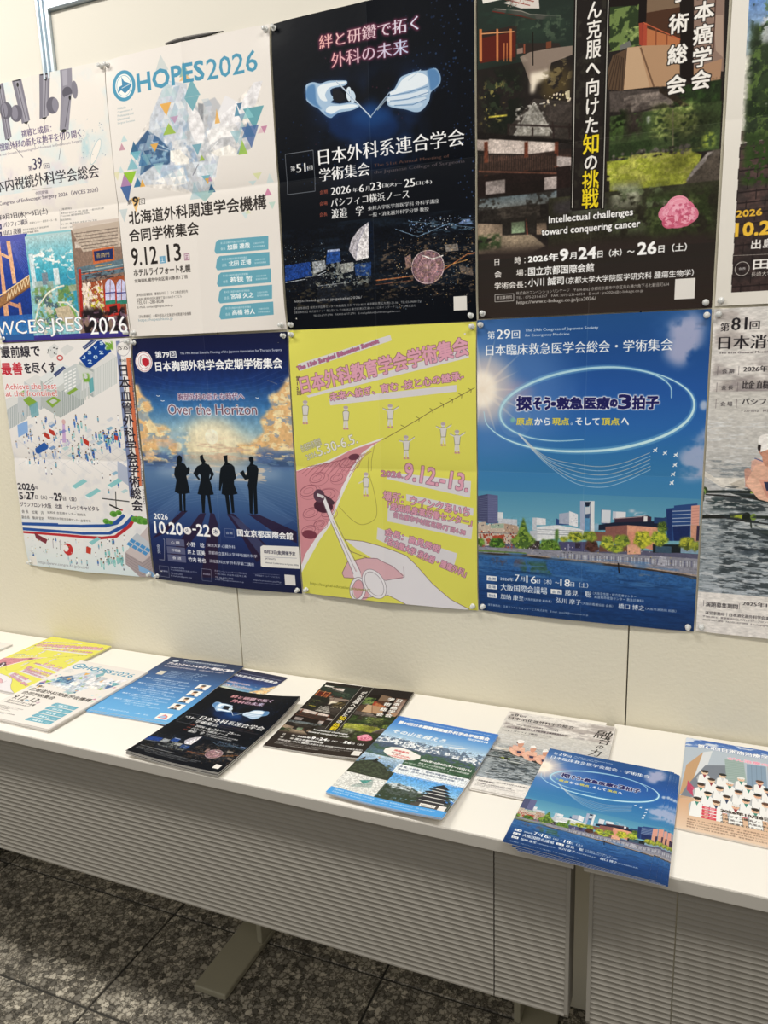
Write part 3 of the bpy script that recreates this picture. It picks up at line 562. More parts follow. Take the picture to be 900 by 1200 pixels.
ART['C'] = [
('R','080c14',[0,0,412,583]),
('N','10203c',[60,90,380,330],90,90,.4,.8,1,{'e': 20}),
('N','16305c',[120,150,330,320],60,60,.35,.75,.9,{'e': 22}),
('D',['2a4a80','203a66','40608c','304060'],[280,10,410,180],120,.5,2.2,.5),
('D',['2a4a80','203a66'],[5,180,160,330],60,.5,1.8,.5),
('D',['603040','40304c'],[60,30,280,330],40,.5,1.5,.5),
('D',['2a4a80','506ca0'],[370,180,410,360],60,.4,1.5,.6),
('P','0e2a58',[113,176,158,174,210,178,247,187,265,221,246,243,140,229,116,210],{'bl': 6,'a': 0.85}),
('P','1c4c8c',[157,195,211,166,256,204,213,218],{'bl': 8,'a': 0.6}),
('T','絆と研鑽で拓く',105.6,64.3,201.7,24.3,['f8b8b0','dfe8ff'],{'m': 1.5,'g': ('903858',3,.6)}),
('T','外科の未来',129.6,100.4,156.7,26,['f8b0b0','c8dcff'],{'m': 1.5,'g': ('803050',3,.6)}),
('P','28508c',[71,123,87,118,104,123,121,121,145,124,160,127,160,133,150,135,133,135,125,138,126,146,132,154,125,160,143,165,165,165,180,170,184,176,167,180,143,180,130,184,124,187,113,182,96,166,84,159,71,146],{'a': 0.7,'bl': 5}),
('P','a8c4e0',[71,123,87,118,104,123,121,121,145,124,160,127,160,133,150,135,133,135,125,138,126,146,132,154,125,160,143,165,165,165,180,170,184,176,167,180,143,180,130,184,124,187,113,182,96,166,84,159,71,146],{'a': 1,'s': 1}),
('P','e8f2fa',[98,129,121,125,154,127,159,130,145,132,124,133,113,144,117,156,102,150],{'s': 1}),
('P','5c88b8',[79,123,92,124,94,153,105,169,84,157,71,142,74,128],{'s': 1,'bl': 1}),
('P','dbe9f5',[161.7,138.8,167.8,140.5,169.2,153.9,165.4,163.4,159.8,158.6,157.9,147.1],{'s': 1}),
('P','c8dcee',[168.6,145.5,174.2,147.9,177.7,157.2,174.4,166.7,168.6,167.1,167.2,155.6],{'s': 1}),
('P','e8f2fa',[119,166,143,168,168,169,182,174,165,176,143,175,126,180,113,176],{'s': 1}),
('P','7ca0cc',[109.5,172.6,124,180.3,142.8,178,130.7,183.7,123.7,186,114,181.4],{'s': 1,'bl': 0.8}),
('L','6c8cb4',1,[125,160,143,165,165,166]),
('L','6c8cb4',1,[163.9,143.2,167.9,159.8]),
('L','1c3c6c',1.5,[71.2,123.3,70.9,145.8]),
('P','28508c',[242,176,241,168,248,165,248,160,258,155,269,139,281,135,303,132,321,134,339,133,348,148,345,162,329,172,325,186,311,200,297,201,279,194,259,189,245,183],{'a': 0.7,'bl': 5}),
('P','a4c0dc',[242,176,241,168,248,165,248,160,258,155,269,139,281,135,303,132,321,134,339,133,348,148,345,162,329,172,325,186,311,200,297,201,279,194,259,189,245,183],{'a': 1,'s': 1}),
('P','e6f0f9',[249,160,260,157,276,141,303,135,322,144,322,156,303,161,271,164,252,166],{'s': 1}),
('P','d8e6f4',[242,169,266,168,294,168,319,165,322,174,293,175,266,176,245,176],{'s': 1}),
('P','d0e0f0',[247,178,271,178,302,178,318,178,317,184,293,185,266,184,250,183],{'s': 1}),
('P','bcd2e8',[259,186,284,188,307,187,313,190,302,195,279,192],{'s': 1}),
('P','5884b4',[323,134,338,134,347,148,344,161,329,169,326,152],{'s': 1,'bl': 1}),
('L','5c80ac',1.2,[250,166,285,166,323,161]),
('L','5c80ac',1.2,[248,175,284,177,325,171]),
('L','5c80ac',1.2,[257,184,293,188,320,182]),
('L','9fb4cc',2.4,[138.1,124.1,209.4,198.5]),
('L','e8f0f8',1,[138.2,123.3,209.4,197.7]),
('L','9fb4cc',1.9,[209.5,195.7,248.2,159.6]),
('L','c8d8e8',1.4,[285.1,145.6,310.2,131]),
('L','8090a0',2.8,[221.6,187.4,243.2,168.7]),
('P','1c1c22',[130.2,136.1,144.6,140.3,153.9,149.7,154.5,157.8,143.6,162.3,129.3,154.2]),
('L','70757c',1.1,[18,240,81,240,81,316,18,316,18,240]),
('T','日本外科系連合学会',92.2,269.6,299.2,30.1,'fff',{'m': 2.2}),
('T','第',28,272.8,10.5,9.4,'fff',{'m': 1}),
('T','51',41.3,277.3,20.7,16.2,'fff',{'m': 1.6}),
('T','回',66.3,275.5,11.3,8.5,'fff',{'m': 1}),
('T','学術集会',91.6,299.8,110.1,24.5,'fff',{'m': 2}),
('T','The 51st Annual Meeting of',210.9,288.1,151,7.4,'5c4038',{'m': 1}),
('T','the Japanese College of Surgeons',210.4,300.7,180.8,8.2,'50484c',{'m': 1}),
('T','会期',91.2,323.6,17.3,7.7,'c46048'),
('T','会場',90.1,344.9,17.4,7.7,'c46048'),
('T','会長',88.9,365.6,17.4,7.8,'c46048'),
('T','2026',116.5,327.5,43,14.4,'fff',{'m': 1.6}),
('T','年',164.4,327.4,9.8,8.4,'fff',{'m': 1}),
('T','6',178.1,328.8,10.7,14.2,'fff',{'m': 1.6}),
('T','月',191.9,327.7,8.7,8.3,'fff',{'m': 1}),
('T','23',202.5,328.8,22.1,14.9,'fff',{'m': 1.6}),
('T','日(火)～',227.6,326.5,41.1,8.2,'fff',{'m': 1}),
('T','25',272.8,330,21.3,14.7,'fff',{'m': 1.6}),
('T','日(木)',296.9,329.3,30.6,8.1,'fff',{'m': 1}),
('T','パシフィコ横浜ノース',115.4,350,166.6,16.2,'fff',{'m': 1.3}),
('T','渡邉\u3000学',115.7,372.2,69.9,18.9,'fff',{'m': 1.6}),
('T','東邦大学医学部医学科 外科学講座',195.8,364.4,145.6,8,'eee',{'m': 0.8}),
('T','一般・消化器外科学分野 教授',196.8,376.7,123.9,8,'eee',{'m': 0.8}),
('N','16202c',[-11.5,379.1,411.8,512.4],60,12,.35,.8,.8),
('D',['d8e4ec','8cb0c8','e8c890','506c84'],[1.8,413.8,99.3,462.8],130,.3,.9,.9),
('D',['d8e4f4','8cb0e8','b8b8d8','506c84'],[278.5,388.2,412.1,412.7],90,.3,1.1,.9),
('D',['c89858','e8c890','805830','90a4b4'],[247.6,411.5,411.6,554.4],260,.3,1,.8),
('D',['c89858','705030','90a4b4'],[-.7,490.5,255.8,548.6],200,.3,.8,.6),
('D',['e8ecec','9cb0bc'],[55.8,450.6,198.7,499.2],200,.3,1,.8),
('L','8ca8c4',1,[252,403,297,421,361,402]),
('L','60788c',.9,[278.6,391.1,412.1,414.5]),
('P','7890c0',[376.8,405.3,388,398.2,401.2,398.2,407.7,408.1],{'a': 0.8}),
('P','1c3c80',[3,453,62,450,66,477,1,485]),
('P','24488c',[102.4,431,130.6,431.1,132,455.3,98.5,457.3]),
('P','9ca8c8',[102.5,430.2,130.6,430.2,131.5,434.2,102.8,434.2]),
('P','c8ccd0',[67.5,450.6,96.3,449.1,98,466.1,68.7,475.3],{'a': 0.7}),
('L','d8e0e8',1.1,[1,487,66,482,98,471]),
('P','b4b0b8',[151,435,158,414,175,396,196,385,195,412,181,433,166,456]),
('P','dcd8dc',[166,456,170,428,182,403,196,388,196,451]),
('L','8888a0',1,[166,453,171,423,185,399]),
('P','0a1424',[196,384,207,385,204,460,194,451]),
('P','203c70',[162,462,199,460,198,486,164,484]),
('P','b8b8b4',[129.2,459.5,159.7,457.3,160,474.8,133.5,477.4],{'a': 0.8}),
('P','10141c',[50,479,92,477,94,495,48,504]),
('P','181c24',[78,498,148,496,149,532,73,532]),
('L','989ca0',1.1,[77.9,498.5,146.9,496]),
('L','888c90',1.1,[49.9,480,93.3,477]),
('P','c09890',[269.8,456.8,281.8,451.3,283.5,474.8,271.6,478.2],{'a': 0.7}),
('P','a89c90',[351.5,440.1,376.3,440,378.4,452.5,353.6,452.6],{'a': 0.7}),
('P','907c6c',[378.2,477.3,404.9,487.4,407.1,500,382.5,494.2],{'a': 0.6}),
('L','a86840',2,[208,496,257,494,295,492,351,484,396,460,412,459]),
('L','b88850',1.4,[332.5,482.4,396.2,470.3]),
('L','704838',1.5,[207.7,504.2,285.2,500.5]),
('E','50304c',316.3,479.2,33.5,31.2,{'a': 0.75}),
('E','c09a98',316.3,477.9,30.8,28.6,{'a': 0.55}),
('L','d8b8b4',.6,[316.3,477.9,348.6,480.2],{'a': 0.6}),
('L','d8b8b4',.6,[316.3,477.9,347.4,487.9],{'a': 0.6}),
('L','d8b8b4',.6,[316.3,477.9,344,495],{'a': 0.6}),
('L','d8b8b4',.6,[316.3,477.9,338.8,500.9],{'a': 0.6}),
('L','d8b8b4',.6,[316.3,477.9,332,505.3],{'a': 0.6}),
('L','d8b8b4',.6,[316.3,477.9,324.1,507.8],{'a': 0.6}),
('L','d8b8b4',.6,[316.3,477.9,315.7,508.4],{'a': 0.6}),
('L','d8b8b4',.6,[316.3,477.9,307.2,506.8],{'a': 0.6}),
('L','d8b8b4',.6,[316.3,477.9,299.4,503.2],{'a': 0.6}),
('L','d8b8b4',.6,[316.3,477.9,292.7,497.9],{'a': 0.6}),
('L','d8b8b4',.6,[316.3,477.9,287.6,491.2],{'a': 0.6}),
('L','d8b8b4',.6,[316.3,477.9,284.4,483.6],{'a': 0.6}),
('L','d8b8b4',.6,[316.3,477.9,283.5,475.6],{'a': 0.6}),
('L','d8b8b4',.6,[316.3,477.9,284.8,467.8],{'a': 0.6}),
('L','d8b8b4',.6,[316.3,477.9,288.3,460.7],{'a': 0.6}),
('L','d8b8b4',.6,[316.3,477.9,293.7,454.8],{'a': 0.6}),
('L','d8b8b4',.6,[316.3,477.9,300.6,450.5],{'a': 0.6}),
('L','d8b8b4',.6,[316.3,477.9,308.5,448.1],{'a': 0.6}),
('L','d8b8b4',.6,[316.3,477.9,316.9,447.7],{'a': 0.6}),
('L','d8b8b4',.6,[316.3,477.9,325.3,449.4],{'a': 0.6}),
('L','d8b8b4',.6,[316.3,477.9,333,453],{'a': 0.6}),
('L','d8b8b4',.6,[316.3,477.9,339.6,458.3],{'a': 0.6}),
('L','d8b8b4',.6,[316.3,477.9,344.5,464.8],{'a': 0.6}),
('L','d8b8b4',.6,[316.3,477.9,347.6,472.3],{'a': 0.6}),
('O','e8d0cc',1.9,316.3,477.9,32.6,30.3,{'a': 0.8}),
('O','c89898',1.4,316.3,477.9,18.6,17.7,{'a': 0.7}),
('L','f4ece8',2.3,[306,456,326,464,348,459]),
('L','f4ece8',1.9,[323.6,462.9,330.5,465.5]),
('N','94785c',[213.7,422.5,411.6,536.3],7,3,.58,.7,.5,{'e': 3}),
('N','4c6478',[259.5,391.4,412.1,424.3],14,3,.55,.66,.8,{'e': 3}),
('N','a0a49c',[55.5,450.6,198.5,508.1],7,5,.55,.66,.7,{'e': 3}),
('N','5c5038',[-6,490.3,255.9,543.9],12,5,.57,.72,.45,{'e': 3}),
('Q',[-12.3,383.4,411.7,530],3,.28),
('D',['f0e8d8','e8c890','8cb0c8','c89858'],[247.7,423.9,411.6,537.3],160,.3,.9,.9),
('D',['e8ecec','e8c890','8cb0d8'],[2.5,435.5,198.8,506.5],120,.3,.8,.9),
('D',['f4f4f4','8cb0e8'],[278.5,392.3,412.1,412.7],40,.5,1.2,.9),
('T','https://med-gakkai.jp/gekakei2026/',19.9,530,155.9,6.4,'c8c8c8'),
('T','【大会事務局】東邦大学医療センター大橋病院 外科 〒153-8515 東京都目黒区大橋2-22-36\u3000TEL:03-3468-1251',19,543.2,283.2,5.5,'b8b8b8'),
('T','【運営事務局】株式会社ドゥ・ 南山堂ビル 〒108-0023 東京都港区芝浦3-11-1 公和インターナショナル株式会社',18.5,550.9,272.6,5.1,'b0b0b0'),
('T','TEL:03-6717-2790\u3000FAX:03-6717-2791\u3000E-mail:gekakei@umbrasol.gakkai.com',63.8,560.1,193.5,5,'b8b8b8'),
('R','e6e2dc',[367.3,535.9,393.6,562.1]),
]
ART['D'] = [
('R','241f1d',[0,0,412,583]),
('R','26302a',[1.4,28.2,173.9,150.5]),
('P','d8d0c8',[49,52,109,44,112,72,80,66]),
('L','8c3a30',1.2,[51.6,47.1,95.7,64.5]),
('L','8c3a30',1.2,[56.2,42.8,102.5,59.6]),
('D',['a04838','c0b0a0'],[53.9,48.7,100.3,63.1],40,.5,1.2,.9),
('P','4c4c46',[33,57,82,70,100,80,150,91,146,96,105,87,80,77,28,60]),
('L','9a948a',1.2,[33,58,80,70,96,78,148,90]),
('L','6c241c',1.5,[28,61,80,78,105,88]),
('P','302420',[6,90,73,91,71,146,8,138]),
('R','582018',[6,100.1,70.6,140.4]),
('P','c47848',[5,85,10,86,10,138,5,137]),
('P','c47848',[36,90,40,91,40,143,36,142]),
('P','c47848',[60,94,64,95,64,147,60,146]),
('P','c47848',[49.3,114.6,51.2,114.9,50.8,144.6,49.3,144.3]),
('P','c47848',[54.5,115.5,56.4,115.8,56,145.4,54.6,145.2]),
('L','d89868',2,[8.6,93.3,68.1,99.9]),
('N','283830',[1.5,35,72.7,93.5],22,14,.38,.52,1,{'e': 8}),
('N','24342c',[1.2,98.4,56.4,119.7],22,12,.35,.5,1,{'e': 8}),
('N','2c3a30',[63.4,70.5,172.9,126.2],24,20,.36,.5,1,{'e': 9}),
('N','50604c',[63.4,74.6,173,132.5],9,8,.55,.68,.7,{'e': 6}),
('P','302824',[73,119,146,131,151,142,78,138]),
('R','8a4c38',[84.7,122.9,87.5,137.6]),
('R','70402c',[123.9,125.8,133,136.2]),
('R','90786c',[73,127.9,83.5,136.3]),
('P','8a7a6e',[78,142,96,137,133,137,169,139,169,153,133,160,129,176,97,188,87,161]),
('N','b8a898',[77.7,135.3,169.4,162.5],26,10,.5,.7,.7,{'e': 4}),
('L','1c1814',1.9,[100.7,106.6,101.6,159]),
('P','f0e4d0',[97,171,129,170,134,181,108,190,104,203,97,202],{'bl': 3}),
('N','181c16',[.6,135.7,97,281.5],26,22,.3,.45,1,{'e': 12}),
('N','34402c',[.7,150.3,92.2,237],10,10,.55,.7,.7,{'e': 8}),
('N','b0a058',[.6,169,56.6,256.7],7,7,.62,.72,.7,{'e': 5}),
('N','4c4028',[106.1,161,175.9,228.6],18,12,.3,.5,1,{'e': 8}),
('N','887850',[115.2,151.2,174.4,207.9],10,7,.52,.66,.7,{'e': 5}),
('P','3a3430',[58,253,104,212,170,227,174,291,58,267]),
('P','8c8880',[104,217,134,268,132,276,66,267]),
('N','c0bcb4',[70.9,221.3,131.5,270.1],5,4,.5,.6,.9),
('L','c8c4bc',1,[103.7,217.5,68.5,265.8]),
('L','c8c4bc',1.3,[104.2,217.6,136.8,272.3]),
('P','48403c',[109,222,170,231,171,261,136,254]),
('D',['f0e0b0','e8d8c0'],[121.2,209.3,167.8,227.5],24,1,2,.9),
('P','e8dcb8',[157.9,209,165.6,207.9,165.9,221.5,159.3,220.5],{'a': 0.8}),
('L','d8c850',2.7,[21.6,230.8,55.5,232.3]),
('L','2c2220',2.9,[55.5,247.6,176,268.3]),
('L','2c2220',2.9,[26.8,260.4,176.5,293.6]),
('L','2c2220',2.9,[58.2,272.8,171.6,294.1]),
('L','2c2220',2.8,[101.6,258.4,101.7,272.5]),
('L','2c2220',2.8,[136.5,253.8,139.5,284.3]),
('L','2c2220',2.9,[58.1,248,56.8,264.3]),
('L','2c2220',2.7,[166.1,260.1,166.6,285.4]),
('P','1c1816',[-2,252,76,269,172,288,172,295,-2,265]),
('P','b8a8a0',[-2,265,144,290,145,309,-3,283]),
('P','c8bab2',[22,267,142,288,137,307,21,291]),
('R','302420',[18.7,301.4,177.1,328.7]),
('L','6c4c40',1.1,[21.4,293.8,21.3,320]),
('L','6c4c40',1.1,[25.1,294.3,25.1,320.4]),
('L','6c4c40',1.1,[28.8,294.7,28.8,320.8]),
('L','6c4c40',1.1,[32.5,295.2,32.5,321.2]),
('L','6c4c40',1.1,[36.2,295.6,36.2,321.7]),
('L','6c4c40',1.1,[39.9,296,39.9,322.1]),
('L','6c4c40',1.1,[43.6,296.5,43.6,322.5]),
('L','6c4c40',1.1,[47.3,296.9,47.3,322.9]),
('L','6c4c40',1.1,[50.9,297.4,51,323.3]),
('L','6c4c40',1.1,[54.6,297.8,54.6,323.8]),
('L','6c4c40',1,[58.2,298.3,58.3,324.2]),
('L','6c4c40',1,[61.9,298.7,62,324.6]),
('L','6c4c40',1,[65.5,299.1,65.6,325]),
('L','6c4c40',1,[69.1,299.6,69.2,325.4]),
('L','6c4c40',1,[72.8,300,72.9,325.8]),
('L','6c4c40',1,[76.4,300.4,76.5,326.2]),
('L','6c4c40',1,[80,300.9,80.1,326.7]),
('L','6c4c40',1,[83.6,301.3,83.8,327.1]),
('L','6c4c40',1,[87.2,301.7,87.4,327.5]),
('L','6c4c40',1,[90.8,302.2,91,327.9]),
('L','6c4c40',1,[94.4,302.6,94.6,328.3]),
('L','6c4c40',1,[97.9,303,98.2,328.7]),
('L','6c4c40',1,[101.5,303.5,101.7,329.1]),
('L','6c4c40',1,[105.1,303.9,105.3,329.5]),
('L','6c4c40',1,[108.6,304.3,108.9,329.9]),
('L','6c4c40',1,[112.2,304.8,112.4,330.3]),
('L','6c4c40',1,[115.7,305.2,116,330.7]),
('L','6c4c40',1,[119.2,305.6,119.5,331.1]),
('L','6c4c40',1,[122.8,306,123.1,331.5]),
('L','6c4c40',1,[126.3,306.5,126.6,331.9]),
('L','6c4c40',1,[129.8,306.9,130.2,332.3]),
('L','6c4c40',1,[133.3,307.3,133.7,332.8]),
('L','6c4c40',1,[136.8,307.7,137.2,333.2]),
('L','6c4c40',1,[140.3,308.2,140.7,333.6]),
('L','6c4c40',1,[143.8,308.6,144.2,333.9]),
('L','6c4c40',1,[147.3,309,147.7,334.3]),
('L','6c4c40',1,[150.8,309.4,151.2,334.7]),
('L','6c4c40',1,[154.2,309.8,154.7,335.1]),
('L','6c4c40',1,[157.7,310.2,158.2,335.5]),
('L','6c4c40',1,[161.2,310.7,161.6,335.9]),
('L','6c4c40',1,[164.6,311.1,165.1,336.3]),
('L','6c4c40',1,[168.1,311.5,168.5,336.7]),
('L','6c4c40',1,[171.5,311.9,172,337.1]),
('R','6a3828',[12.8,271.1,19.8,343.8]),
('R','6a3828',[86.8,280.3,93.4,351.8]),
('R','6a3828',[140.8,287.1,147.3,357.6]),
('P','b0a4a0',[144.8,310.6,172.1,316.2,172.5,337.2,145.1,327]),
('R','302420',[2.4,306.6,145.1,327.8]),
('R','241a18',[-.4,329,170,364.6]),
('L','5c4438',1.1,[7.8,294,7.7,318.9]),
('L','5c4438',1.1,[12,294.5,11.9,319.4]),
('L','5c4438',1.1,[16.2,295,16.1,319.8]),
('L','5c4438',1.1,[20.4,295.5,20.3,320.3]),
('L','5c4438',1.1,[24.6,296,24.5,320.8]),
('L','5c4438',1,[28.7,296.5,28.7,321.3]),
('L','5c4438',1,[32.9,297,32.9,321.7]),
('L','5c4438',1,[37,297.5,37,322.2]),
('L','5c4438',1,[41.2,298,41.2,322.7]),
('L','5c4438',1,[45.3,298.5,45.3,323.2]),
('L','5c4438',1,[49.4,299,49.5,323.6]),
('L','5c4438',1,[53.6,299.5,53.6,324.1]),
('L','5c4438',1,[57.7,300,57.7,324.6]),
('L','5c4438',1,[61.8,300.5,61.8,325]),
('L','5c4438',1,[65.8,301,65.9,325.5]),
('L','5c4438',1,[69.9,301.5,70,326]),
('L','5c4438',1,[74,302,74.1,326.4]),
('L','5c4438',1,[78.1,302.5,78.2,326.9]),
('L','5c4438',1,[82.1,303,82.3,327.4]),
('L','5c4438',1,[86.1,303.4,86.3,327.8]),
('L','5c4438',1,[90.2,303.9,90.4,328.3]),
('L','5c4438',1,[94.2,304.4,94.4,328.7]),
('L','5c4438',1,[98.2,304.9,98.4,329.2]),
('L','5c4438',1,[102.2,305.4,102.5,329.7]),
('L','5c4438',1,[106.2,305.9,106.5,330.1]),
('L','5c4438',1,[110.2,306.3,110.5,330.6]),
('L','5c4438',1,[114.2,306.8,114.5,331]),
('L','5c4438',1,[118.2,307.3,118.5,331.5]),
('L','5c4438',1,[122.2,307.8,122.5,331.9]),
('L','5c4438',1,[126.1,308.2,126.4,332.4]),
('L','5c4438',1,[130.1,308.7,130.4,332.8]),
('L','5c4438',1,[134,309.2,134.4,333.3]),
('L','5c4438',1,[138,309.7,138.3,333.7]),
('L','5c4438',1,[141.9,310.1,142.3,334.2]),
('L','70483a',2.7,[2.4,319.7,145.3,339.2]),
('R','b0a4a0',[15.5,339.1,52.1,361.7]),
('R','a89c98',[123.2,344,145.5,365]),
('R','201816',[52.1,345.9,123.3,369.6]),
('G',['6c7c84','a8b0b0'],[2.1,368.2,146,387.4]),
('P','38322e',[31,402,44,387,104,386,116,403,119,410,34,408]),
('N','5c544c',[33.8,387.5,116.3,406.7],8,3,.4,.6,.8),
('R','2c2824',[44.3,406.9,108.9,436]),
('R','8ca080',[64.2,414.1,88.5,433.5]),
('L','a05040',2.1,[91,410.6,93.7,437.5]),
('P','9c8874',[-1,410,47,416,47,438,-1,439]),
('P','8c7866',[110.4,414.8,127.5,414,129.3,440.5,110.6,438.9]),
('P','90806c',[39,435,101,438,127,460,97,472,2,465,2,457]),
('N','302c28',[-.7,367.6,41.7,411.5],6,6,.5,.6,.9),
('N','302c28',[90.8,367.8,141.2,420.1],8,7,.52,.6,.9),
('N','38482c',[-1,429,47,461.2],8,5,.35,.5,1,{'e': 2}),
('R','1c1512',[228.1,63.2,402.5,108.9]),
('G',['50382c','5c4434'],[287.4,69.2,405.3,132.7]),
('P','2c3a22',[229,91,278,97,280,158,231,155]),
('N','6c8048',[229.7,95.1,279.2,158.7],9,9,.45,.6,1),
('N','9cac68',[252.3,127.5,279.7,155.8],7,6,.55,.65,.8),
('P','6c6c68',[246.4,152.4,262.5,146.9,266.5,155.8,247.9,159.8]),
('P','7a6450',[286,58,336,68,341,111,288,111]),
('P','4a3022',[283,110,341,111,343,166,284,128]),
('P','b47048',[289,133,341,158,341,166,289,170]),
('L','80442c',1.7,[303.7,136.5,304.3,162.1]),
('L','80442c',1.7,[320.9,145.2,321.3,164.9]),
('P','9c4030',[276,122,282,121,284,159,278,156]),
('P','a84834',[283,126,289,125,290,171,284,170]),
('L','c06040',1.5,[282.6,123.5,343,159.3]),
('R','181210',[275.4,65.7,287.6,123.5]),
('P','b08c6c',[259,157,283,158,341,166,344,227,300,223,255,221]),
('P','c0a080',[259,157,278,159,297,222,256,221]),
('L','705440',2.5,[280.3,160.4,303.6,223.1]),
('P','584434',[236,165,258,159,255,223,219,213,231,179]),
('L','3c2e24',1.5,[240.5,163.3,224.3,218.6]),
('L','3c2e24',1.5,[243.1,164.9,230,219.4]),
('L','3c2e24',1.5,[245.6,166.5,235.6,220.3]),
('L','3c2e24',1.5,[248.2,168.1,241.3,221.1]),
('L','3c2e24',1.5,[250.8,169.7,246.9,221.9]),
('L','3c2e24',1.5,[253.3,171.3,252.5,222.7]),
('P','1c1512',[336,68,358,72,366,232,345,211]),
('P','8c7468',[358,72,404,81,409,216,364,204]),
('P','a89080',[389,131,404,134,407,195,396,184]),
('L','584038',1.9,[391.5,109.2,392.3,185.8]),
('P','a88468',[364,204,406,197,405,234,365,223]),
('P','4c4440',[232,220,317,228,335,247,281,258,234,252]),
('N','887c74',[255.6,231.4,335.2,260.4],24,8,.4,.6,.9),
('P','24301c',[332,227,407,227,407,280,387,282]),
('N','2c4020',[332.6,228.4,408.9,275.7],14,12,.4,.55,1,{'e': 3}),
('P','2c241c',[312,224,330,234,389,283,380,282,312,232]),
('R','3c4c2c',[234.4,259,409.3,332]),
('N','18200f',[233.8,244.5,271.7,288.8],12,12,.4,.5,1,{'e': 4}),
('N','342c28',[253.8,233,294.3,301.5],10,10,.4,.52,1,{'e': 6}),
('N','7c9048',[294.4,246.9,379.9,309.5],13,9,.3,.45,1,{'e': 8}),
('N','b4c070',[296.9,249.3,377.6,309.5],6,5,.52,.62,.8,{'e': 5}),
('N','20301a',[297.4,263.4,409,323.6],9,7,.58,.66,.9,{'e': 4}),
('N','8c9c40',[379,299.6,405.2,330.8],8,6,.4,.5,1,{'e': 3}),
('N','486030',[234.3,268,257,297.8],6,6,.4,.5,1),
('N','b8bcb4',[291.8,260.4,301.8,279.9],5,5,.35,.5,1,{'e': 2}),
('P','2c3c20',[235,304,303,303,304,320,236,329]),
('L','a89c80',1.2,[334.9,261,338,328.9]),
('P','98a03c',[236,344,271,328,314,325,368,330,383,337,362,410,238,398]),
('N','c0c04c',[236.6,325.1,379.6,405],16,6,.5,.65,.7),
('D',['504c44','68645c','302c28'],[240.1,319.5,363.2,331.9],60,1.5,4,1),
('P','8c8480',[369,360,392,334,401,334,389,362,375,377,360,376]),
('P','38322e',[392,340,413,333,418,416,380,387]),
('N','605850',[394,331.9,415.5,414.6],6,20,.45,.55,.8),
('P','a0a83c',[231,330,370,333,353,384,288,368,232,352]),
('N','c4c460',[231.5,324.5,366.9,369],14,5,.5,.65,.8),
('P','504840',[353,386,396,341,409,338,412,390]),
('G',['3c3c2c','2c2a20'],[131.5,379.4,414.2,471.4]),
('N','c8ccb0',[232.8,362.6,293.1,415.1],14,10,.35,.5,.9,{'e': 5}),
('N','7c8c64',[233.4,367.6,343.6,458.8],14,12,.45,.6,.8,{'e': 6}),
('N','3c4c28',[289.7,378.8,413.9,477.7],16,14,.35,.5,1,{'e': 8}),
('N','6c8048',[289.6,387.5,409.5,463.9],10,10,.56,.68,.8,{'e': 6}),
('N','5c5450',[128.8,379.2,233.4,426],14,10,.4,.6,.8,{'e': 6}),
('P','48444c',[141,389,204,382,233,389,229,407,141,408],{'a': 0.7,'bl': 3}),
('E','7c8870',204.9,407.1,33.8,10.3,{'bl': 5,'a': 0.7}),
('B',[-10.9,223,410.5,472.7],.3),
('Q',[-10.9,223,410.5,472.7],3,.15),
('Q',[-10.9,223,410.5,472.7],22,.08),
('N','181410',[-11,223,410.7,479.9],90,60,.42,.75,.45),
('E','d8708c',350.6,425.6,27.6,23.7),
('O','a84864',.5,350.6,425.6,24.9,19.5,{'a': 0.6}),
('O','f8c8d4',.7,351.8,424.3,16.6,12.5,{'a': 0.8}),
('E','e088a0',335,424.1,16.2,13.8),
('O','a84864',.5,335,424.1,14.6,11.4,{'a': 0.6}),
('O','f8c8d4',.7,336.2,422.9,9.7,7.3,{'a': 0.8}),
('E','d87890',366.1,429.3,16.8,14.5),
('O','a84864',.5,366.1,429.3,15.1,11.9,{'a': 0.6}),
('O','f8c8d4',.7,367.4,428,10.1,7.7,{'a': 0.8}),
('E','ec9cb0',349.9,412.1,17.8,15.2),
('O','a84864',.5,349.9,412.1,16,12.5,{'a': 0.6}),
('O','f8c8d4',.7,351.2,410.9,10.7,8.1,{'a': 0.8}),
('E','e48ca4',350.6,425.6,17.8,15.3),
('O','a84864',.5,350.6,425.6,16.1,12.6,{'a': 0.6}),
('O','f8c8d4',.7,351.8,424.3,10.7,8.1,{'a': 0.8}),
('E','c85c78',337.8,437.9,12.6,10.8),
('O','a84864',.5,337.8,437.9,11.3,8.9,{'a': 0.6}),
('O','f8c8d4',.7,339.1,436.6,7.6,5.7,{'a': 0.8}),
('E','d06880',362.2,437.8,11.5,9.9),
('O','a84864',.5,362.2,437.8,10.4,8.2,{'a': 0.6}),
('O','f8c8d4',.7,363.4,436.6,6.9,5.3,{'a': 0.8}),
('N','f4b8c8',[322.4,403.3,381.4,448.2],5,4,.5,.6,.8,{'e': 3}),
('N','b84868',[322.4,403.3,381.4,448.2],5,4,.58,.66,.7,{'e': 3}),
('R','312825',[-3.2,473,418,596.4]),
('N','312825',[-9.3,446.8,417,499.1],30,20,.05,.3,1,{'e': 8}),
('G',['2b2623','332a26'],[-3.2,476.3,418.1,596.4]),
('R','221d1b',[172.5,-14.4,228.4,404.9]),
('N','3c3a30',[176.2,-14.2,226.5,400.3],12,12,.5,.7,.5),
('R','181512',[170.1,-19.9,176.2,402.2]),
('R','c8c4bc',[172.9,-19.8,174.3,399.9]),
('R','181512',[222.9,-9.2,228.8,407.4]),
('R','c8c4bc',[225.6,-9.1,227,405.1]),
('V','がん克服へ向けた知の挑戦',192.2,45.6,23.7,356,'f4f0ea',{'b': 0.5,'o': ('181412',1.2),'hl': (8,10,11),'hs': 1.16,'c2': 'f2d828'}),
('V','学術総会',324.2,66.7,28.7,180.5,'f4f0ea',{'b': 0.8,'o': ('181412',1.2),'vs': 0.62}),
